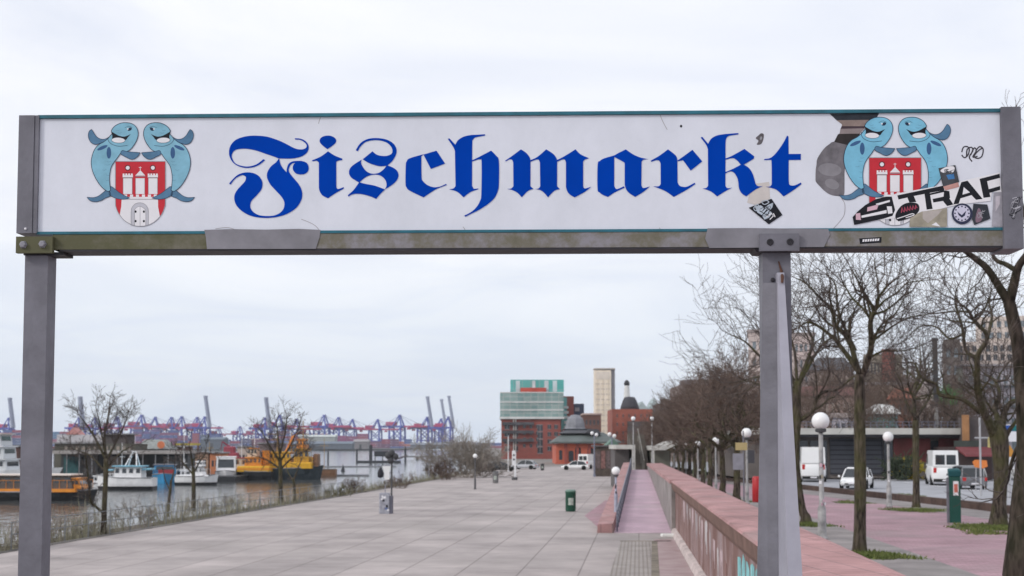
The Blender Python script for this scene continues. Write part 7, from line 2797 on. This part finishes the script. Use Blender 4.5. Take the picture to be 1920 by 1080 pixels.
H = lambda py: PZ(py, 262) - ZW
mb = MB()
mb.box(X(258), X(318), 0, 6, -.3, H(842))
mb.build('wall', [plaster('grey hall', (0.25, 0.25, 0.25), .25)], T)
mb = MB()
mb.loft([[(X(256), -.5, H(841.8)), (X(320), -.5, H(841.8)), (X(320), 6.5, H(841.8)), (X(256), 6.5, H(841.8))], [(X(268), 2, H(824)), (X(304), 2, H(824)), (X(304), 4.5, H(824)), (X(268), 4.5, H(824))]])
mb.build('roof', [mat('glazed grey', (0.27, 0.29, 0.28), var=.2)], T)
mb = MB()
mb.lathe((X(305), -.6, H(834)), [(.3, 0), (.7, 0), (.7, -.2), (.3, -.2)], 14, axis='Y')
mb.build('life_ring', [mat('ring orange', (0.65, 0.20, 0.09), var=.1)], T)
T = thing('red_harbour_crane', 'squat red cargo crane standing behind the white boxy cabin boat', 'crane', (PX(436, 290), 290, ZW), 0, scale=.72)
mb = MB()
mb.box(-2.4, 2.4, 0, 4, -.3, 3.2)
mb.build('base', [redm], T)
mb = MB()
mb.bev(-1.6, 1.6, .4, 3.4, 3.2, 6.4, .3)
mb.bev(-2.6, .6, .6, 3.0, 6.4, 8.2, .3)
mb.build('cabin', [mat('crane red', (0.28, 0.05, 0.075), var=.2)], T)
mb = MB()
mb.tube([(-1, 1.8, 8.0), (-3.2, 1.8, 9.6)], [.3, .2], 6)
mb.tube([(-3.2, 1.8, 9.6), (-3.6, 1.8, 7.0)], [.15, .1], 6)
mb.build('jib', [mat('crane maroon', (0.22, 0.03, 0.06))], T)
T = thing('yellow_barrier', 'long yellow boom above the brown deck cabins between the pontoons', 'barrier', (PX(352, 275), 275, ZW), 0)
mb = MB()
mb.box(PX(330, 275) - PX(352, 275), PX(376, 275) - PX(352, 275), 0, .5, PZ(835, 275) - ZW, PZ(831, 275) - ZW)
mb.build('boom', [mat('boom yellow', (0.38, 0.31, 0.07), var=.2)], T)
for px in (334, 354, 372):
    mb = MB()
    mb.tube([(PX(px, 275) - PX(352, 275), .25, -.3), (PX(px, 275) - PX(352, 275), .25, PZ(835, 275) - ZW)], .25, 6)
    mb.build('post', [mat('post brown', (0.16, 0.09, 0.075))], T)
for (a, b_, py, Y, c_, lb) in ((332, 352, 838, 272, (0.15, 0.09, 0.08), 'brown deck cabin under the yellow boom'), (357, 392, 848, 268, (0.42, 0.27, 0.19), 'tan deck cabin with awning behind the motor boat'), (395, 420, 850, 268, (0.62, 0.24, 0.12), 'orange deck cabin behind the white boxy boat'),
                               (446, 470, 838, 300, (0.50, 0.42, 0.37), 'cream deck cabin behind the orange tug'), (486, 530, 832, 310, (0.20, 0.15, 0.15), 'dark brown cabin between tug and yellow vessel')):
    T, w_, h = bld('deck_cabin', lb, a, b_, py, Y, plaster('cabin %s' % lb[:8], c_, .3), zb=ZW - .3, dep=5, cat='cabin', group='cabins on the pontoons')
    win_grid(T, -w_ + .2, w_ - .2, 1.5, h - .5, 3, 1, 0, .55, .4, win_d)
    mb = MB()
    mb.bev(-w_ - .3, w_ + .3, -.4, 5.3, h + .002, h + .25, .08)
    mb.build('roof', [deckm], T)

# dolphins and landing stage in the river
pile_m = mat('pile dark', (0.05, 0.055, 0.065), var=.3, rough=.9)
for i, (px, pyb, pyt, w_, lb) in enumerate(((615, 873, 846, 3, 'single dark mooring pile standing free in the river'), (760, 866, 838, 4, 'thick dark mooring pile right of the landing stage'), (669, 866, 842, 3.5, 'thin pile at the left end of the landing stage frame'), (695, 866, 834, 6, 'broad dark mooring pile in the landing stage'))):
    g = G(px, pyb, ZW)
    o = MB()
    r = w_ / 2 * g.y / F
    o.lathe((0, 0, -.5), [(r, 0), (r, PZ(pyt, g.y) - ZW), (r * .8, PZ(pyt, g.y) - ZW + .5)], 10)
    ob = o.build('mooring_pile', [pile_m])
    ob.location = g
    tag(ob, lb, 'mooring pile', 'mooring piles in the river')
g = G(705, 868, ZW)
T = thing('landing_stage', 'dark landing stage with a small cabin and a sloping gangway', 'landing stage', g, 0)
X = lambda px: PX(px, g.y) - PX(705, g.y)
H = lambda py: PZ(py, g.y) - ZW
mb = MB()
mb.box(X(668), X(748), 0, 8, -.3, H(864))
mb.build('float', [pile_m], T)
mb = MB()
mb.box(X(701), X(736), 1, 6, H(856), H(846))
mb.build('cabin', [mat('stage dark', (0.03, 0.035, 0.045), var=.3)], T)
for px in (702, 716, 734):
    mb = MB()
    mb.box(X(px), X(px + 1.5), 1.2, 1.6, H(864), H(856))
    mb.build('leg', [pile_m], T)
mb = MB()
mb.box(X(668), X(694), 2, 2.5, H(843.5), H(842))
mb.build('beam', [pile_m], T)
mb = MB()
mb.extr([(X(738), 3, H(860)), (X(762), 3, H(853)), (X(762), 3, H(855.5)), (X(738), 3, H(864))], (0, 3, 0))
mb.build('gangway', [mat('gangway', (0.13, 0.11, 0.12))], T)
g = G(820, 862, ZW)
T = thing('jetty', 'thin grey jetty on piles leading to the shore bushes', 'jetty', g, 0)
X = lambda px: PX(px, g.y) - PX(820, g.y)
H = lambda py: PZ(py, g.y) - ZW
mb = MB()
mb.box(X(762), X(930), 0, 3, H(857.5), H(855))
mb.build('deck', [mat('jetty grey', (0.15, 0.16, 0.17))], T)
for px in (782, 830, 880):
    mb = MB()
    mb.box(X(px - 2.5), X(px + 2.5), .5, 2.5, -.5, H(857.6))
    mb.build('pile', [pile_m], T)
mb = MB()
for px in range(764, 930, 9):
    mb.tube([(X(px), 0.1, H(855)), (X(px), .1, H(848))], .06, 4)
mb.tube([(X(764), .1, H(848)), (X(928), .1, H(848))], .06, 4)
mb.build('railing', [mat('jetty grey', (0.15, 0.16, 0.17))], T)
# floating pontoon lines and mooring buoys
for (px, py, lb) in ((643, 884, 'small grey buoy floating left of the notice pole'), (800, 880, 'dark conical buoy near the low bush')):
    g = G(px, py, ZW)
    o = MB()
    o.smooth = True
    o.lathe((0, 0, -.3), [(.4, 0), (.5, .4), (.35, .9), (.1, 1.6), (.08, 2.0)], 10)
    ob = o.build('buoy', [pile_m])
    ob.location = g
    tag(ob, lb, 'buoy', 'buoys in the river')
for (pxa, pxb, py, lb) in ((560, 742, 876, 'long thin floating boom in the river behind the notice pole'), (560, 690, 893, 'nearer floating boom line left of the upright bush')):
    a, b_ = G(pxa, py, ZW), G(pxb, py, ZW)
    o = MB()
    o.tube([(a.x, a.y, ZW + .1), (b_.x, b_.y + 2, ZW + .1)], .28, 6)
    tag(o.build('floating_boom', [mat('boom grey', (0.20, 0.21, 0.23), var=.2)]), lb, 'boom', 'floating booms')

# ------------------------------------------------------------------ far terminal: land, stacks, sheds, cranes
mb = MB()
mb.prism([(-4300, 1500), (-2500, 1480), (-1900, 1620), (-1000, 1640), (-300, 1660), (-160, 1800), (-120, 4300), (-4300, 4300)], -7, -1.0)
struct('far_quay', mb, mat('far quay', (0.05, 0.06, 0.065), var=.3, scale=.01))
q = random.Random(77)
STK = [(-30, 60, 806, (0.06, 0.09, 0.20)), (95, 130, 800, (0.06, 0.16, 0.30)), (250, 300, 800, (0.12, 0.07, 0.22)), (300, 350, 806, (0.20, 0.06, 0.14)), (350, 372, 812, (0.30, 0.07, 0.10)), (376, 432, 815, (0.06, 0.09, 0.15)), (432, 470, 817, (0.09, 0.09, 0.18)), (470, 520, 812, (0.17, 0.06, 0.10)),
       (520, 565, 808, (0.15, 0.07, 0.14)), (600, 650, 812, (0.26, 0.06, 0.16)), (650, 690, 813, (0.24, 0.06, 0.14)), (690, 722, 818, (0.16, 0.06, 0.12)), (716, 748, 814, (0.14, 0.055, 0.12)), (744, 772, 823, (0.42, 0.12, 0.10)), (770, 812, 826, (0.13, 0.06, 0.07)), (812, 850, 828, (0.06, 0.10, 0.17)), (850, 900, 829, (0.12, 0.07, 0.10)), (900, 940, 830, (0.10, 0.08, 0.10))]
WHERE = ['at the far left edge', 'right of the left sign post', 'behind the quay tree by the left post', 'below the paired cranes', 'right of the paired cranes', 'below the crane with two tips', 'above the red cargo crane', 'above the orange tug', 'behind the fine crowned quay tree', 'under the first crane of the row of three', 'under the last crane of the row of three', 'above the landing stage', 'under the two separate cranes', 'right of the landing stage, bright red', 'left of the raised crane trio', 'under the raised crane trio', 'left of the big dense bush', 'behind the big dense bush']
for i, ((a, b_, pyt, c_), wh) in enumerate(zip(STK, WHERE)):
    Y = 1950 + (i % 3) * 60
    T = thing('container_stack', 'distant container stack ' + wh, 'containers', (PX((a + b_) / 2, Y), Y, -1.0), 0, 'container stacks on the far terminal')
    w_ = (b_ - a) / 2 * Y / F
    h = PZ(pyt, Y) + 1
    n = max(2, int(w_ * 2 / 12.5))
    lv = max(2, int(h / 3.4))
    mb = MB()
    base = Vector(c_)
    for j in range(n):
        top = lv - (q.randint(0, 2) if lv > 2 else 0)
        for k in range(max(1, top)):
            mb.box(-w_ + j * 2 * w_ / n + .2, -w_ + (j + 1) * 2 * w_ / n - .2, 0, 12, k * h / lv, (k + 1) * h / lv - .25, mi=q.choice((0, 0, 0, 1, 2)))
    mb.build('containers', [plaster('stack %d' % i, c_, .2), plaster('stack blue', (0.06, 0.10, 0.28)), plaster('stack maroon', (0.26, 0.05, 0.10))], T)
    mb = MB()
    mb.box(-w_, w_, -3, -.5, 0, .8)
    mb.build('kerb', [deckm], T)
for (a, b_, pyt, Y, c_, lb) in ((560, 628, 819, 1900, (0.42, 0.45, 0.44), 'long pale warehouse left of the first crane row'), (540, 660, 832, 1720, (0.12, 0.15, 0.19), 'dark low quay shed above the river edge'), (378, 420, 824, 1800, (0.10, 0.13, 0.17), 'dark slate shed roof behind the red cargo crane'),
                                (664, 690, 828, 1800, (0.26, 0.24, 0.25), 'small grey shed left of the landing stage'), (770, 900, 834, 1900, (0.16, 0.18, 0.22), 'low blue grey shed line behind the jetty')):
    T, w_, h = bld('warehouse', lb, a, b_, pyt, Y, plaster('shed ' + lb[:9], tuple(v * .8 for v in c_), .2), zb=-1.0, dep=30, cat='warehouse', group='warehouses on the far terminal')
    mb = MB()
    mb.loft([[(-w_ - 1, -1, h), (w_ + 1, -1, h), (w_ + 1, 31, h), (-w_ - 1, 31, h)], [(-w_ - 1, 12, h + 3), (w_ + 1, 12, h + 3), (w_ + 1, 18, h + 3), (-w_ - 1, 18, h + 3)]])
    mb.build('roof', [plaster('roof ' + lb[:9], tuple(min(.6, v * 1.25) for v in c_))], T)
    mb = MB()
    mb.box(-w_ * .2, w_ * .1, -.4, -.01, 0, h * .6)
    mb.build('door', [win_d], T)

cr_b = plaster('crane blue', (0.05, 0.075, 0.40), .1)
cr_r = plaster('crane boom red', (0.42, 0.02, 0.12), .1)
cr_g = plaster('crane light', (0.28, 0.31, 0.42), .1)


def crane(label, px, pyb, raised, Y=2150, sc=1.0, flip=False):
    """container gantry: four legs, portal beams, apex frame, boom and machine house; boom along +x"""
    T = thing('gantry_crane', label, 'crane', (PX(px, Y), Y, -1.0), pi if flip else radians(-14 if not raised else -20), 'container cranes on the far terminal', sc)
    for x in (-9, 9):
        for y in (-8, 8):
            mb = MB()
            mb.tube([(x, y, 0), (x * .96, y * .9, 30)], [1.7, 1.4], 4)
            mb.build('leg', [cr_b], T)
    mb = MB()
    for y in (-8, 8):
        mb.tube([(-9, y, 12), (9, y, 12)], 1.2, 4)
        mb.tube([(-9, y, 13), (9, y, 29)], .8, 4)
        mb.tube([(9, y, 13), (-9, y, 29)], .8, 4)
    for x in (-9, 9):
        mb.tube([(x, -8, 14), (x, 8, 14)], .8, 4)
        mb.tube([(x, -8, 29), (x, 8, 29)], .9, 4)
    mb.build('portal_beam', [cr_b], T)
    mb = MB()
    for y in (-2.4, 2.4):
        mb.box(-26, 12, y - .7, y + .7, 29.5, 32.2)
    mb.build('girder', [cr_b], T)
    mb = MB()
    mb.box(-16, -2, -4, 4, 32.3, 37.5)
    mb.build('machine_house', [cr_r], T)
    mb = MB()
    for y in (-5, 5):
        mb.tube([(9, y, 30), (4, y * .4, 47)], [1.4, 1.0], 4)
        mb.tube([(-5, y, 31), (4, y * .4, 47)], [1.0, .8], 4)
    mb.box(2.6, 5.6, -2.6, 2.6, 46.2, 47.6)
    mb.build('apex_frame', [cr_b], T)
    mb = MB()
    if raised:
        for y in (-2.4, 2.4):
            mb.tube([(12, y, 32), (4.5, y, 76)], [2.0, 1.7], 4)
        for k in range(8):
            t = (k + .5) / 8
            mb.tube([(12 - 7.5 * t, -2.4, 32 + 44 * t), (12 - 7.5 * t, 2.4, 32 + 44 * t)], .5, 4)
        mb.box(2.6, 6.6, -3, 3, 75.5, 78.5)
        mb.build('boom', [cr_g], T)
    else:
        for y in (-2.4, 2.4):
            mb.box(12.02, 46, y - .7, y + .7, 29.8, 32.0)
        for k in range(5):
            mb.box(14 + k * 7.5, 14.8 + k * 7.5, -1.7, 1.7, 30.2, 31.6)
        mb.build('boom', [cr_r], T)
        mb = MB()
        mb.tube([(4, 0, 47), (40, 0, 32)], .35, 4)
        mb.tube([(4, 0, 47), (24, 0, 32)], .35, 4)
        mb.tube([(4, 0, 47), (-22, 0, 32)], .35, 4)
        mb.build('stay', [cr_g], T)
    mb = MB()
    mb.box(16, 20, -2, 2, 26.5, 29.3) if not raised else mb.box(-20, -16, -2, 2, 26.5, 29.3)
    mb.build('trolley_cab', [cr_r], T)
    return T


CR = [(14, 1, 'raised boom crane at the far left image edge'), (146, 1, 'raised boom crane between left post and the quay tree'), (390, 1, 'raised boom crane with banded tip above the yellow boom'), (499, 1, 'tall raised boom crane above the orange tug'),
      (797, 1, 'first of the trio of raised boom cranes, leftmost'), (820, 1, 'middle one of the trio of raised boom cranes'), (839, 1, 'rightmost of the trio of raised boom cranes'),
      (175, 0, 'lowered boom crane seen through the quay tree crown'), (216, 0, 'lowered boom crane right of the quay tree crown'), (262, 0, 'lowered boom crane left of the overlapping pair'), (318, 0, 'left one of an overlapping pair of lowered cranes'), (337, 0, 'right one of an overlapping pair of lowered cranes'),
      (448, 0, 'low distant crane above the red cargo crane'), (520, 0, 'lowered boom crane behind the fine crowned quay tree'), (553, 0, 'lowered boom crane just right of the fine crowned quay tree'),
      (604, 0, 'first crane of the row of three lowered cranes'), (631, 0, 'second crane of the row of three lowered cranes'), (657, 0, 'third crane of the row of three lowered cranes'), (704, 0, 'lowered crane above the broad mooring pile'), (745, 0, 'lowered crane above the gangway'),
      (287, 0, 'lowered crane wedged left of the overlapping pair'), (366, 0, 'lowered crane just left of the banded raised boom crane'), (408, 0, 'small far crane right of the banded raised boom crane'), (476, 0, 'small far crane left of the tall raised boom crane'), (575, 0, 'small far crane left of the row of three lowered cranes')]
p_up = p_dn = None
for (px, up, lb) in CR:
    Y = 2150
    lab = 'blue and red ' + lb
    if up:
        if p_up is None:
            p_up = crane(lab, px, 0, True)
        else:
            dup(p_up, (PX(px, Y), Y + q.uniform(-60, 60), -1.0), radians(-20 + q.uniform(-14, 14)), lab, scale=q.uniform(.95, 1.05))
    else:
        if p_dn is None:
            p_dn = crane(lab, px, 0, False)
        else:
            dup(p_dn, (PX(px, Y), Y, -1.0), radians(-14 + q.uniform(-16, 16)), lab, scale=.72 if px in (448, 408, 476, 575) else q.uniform(.94, 1.1))
bpy.context.view_layer.update()
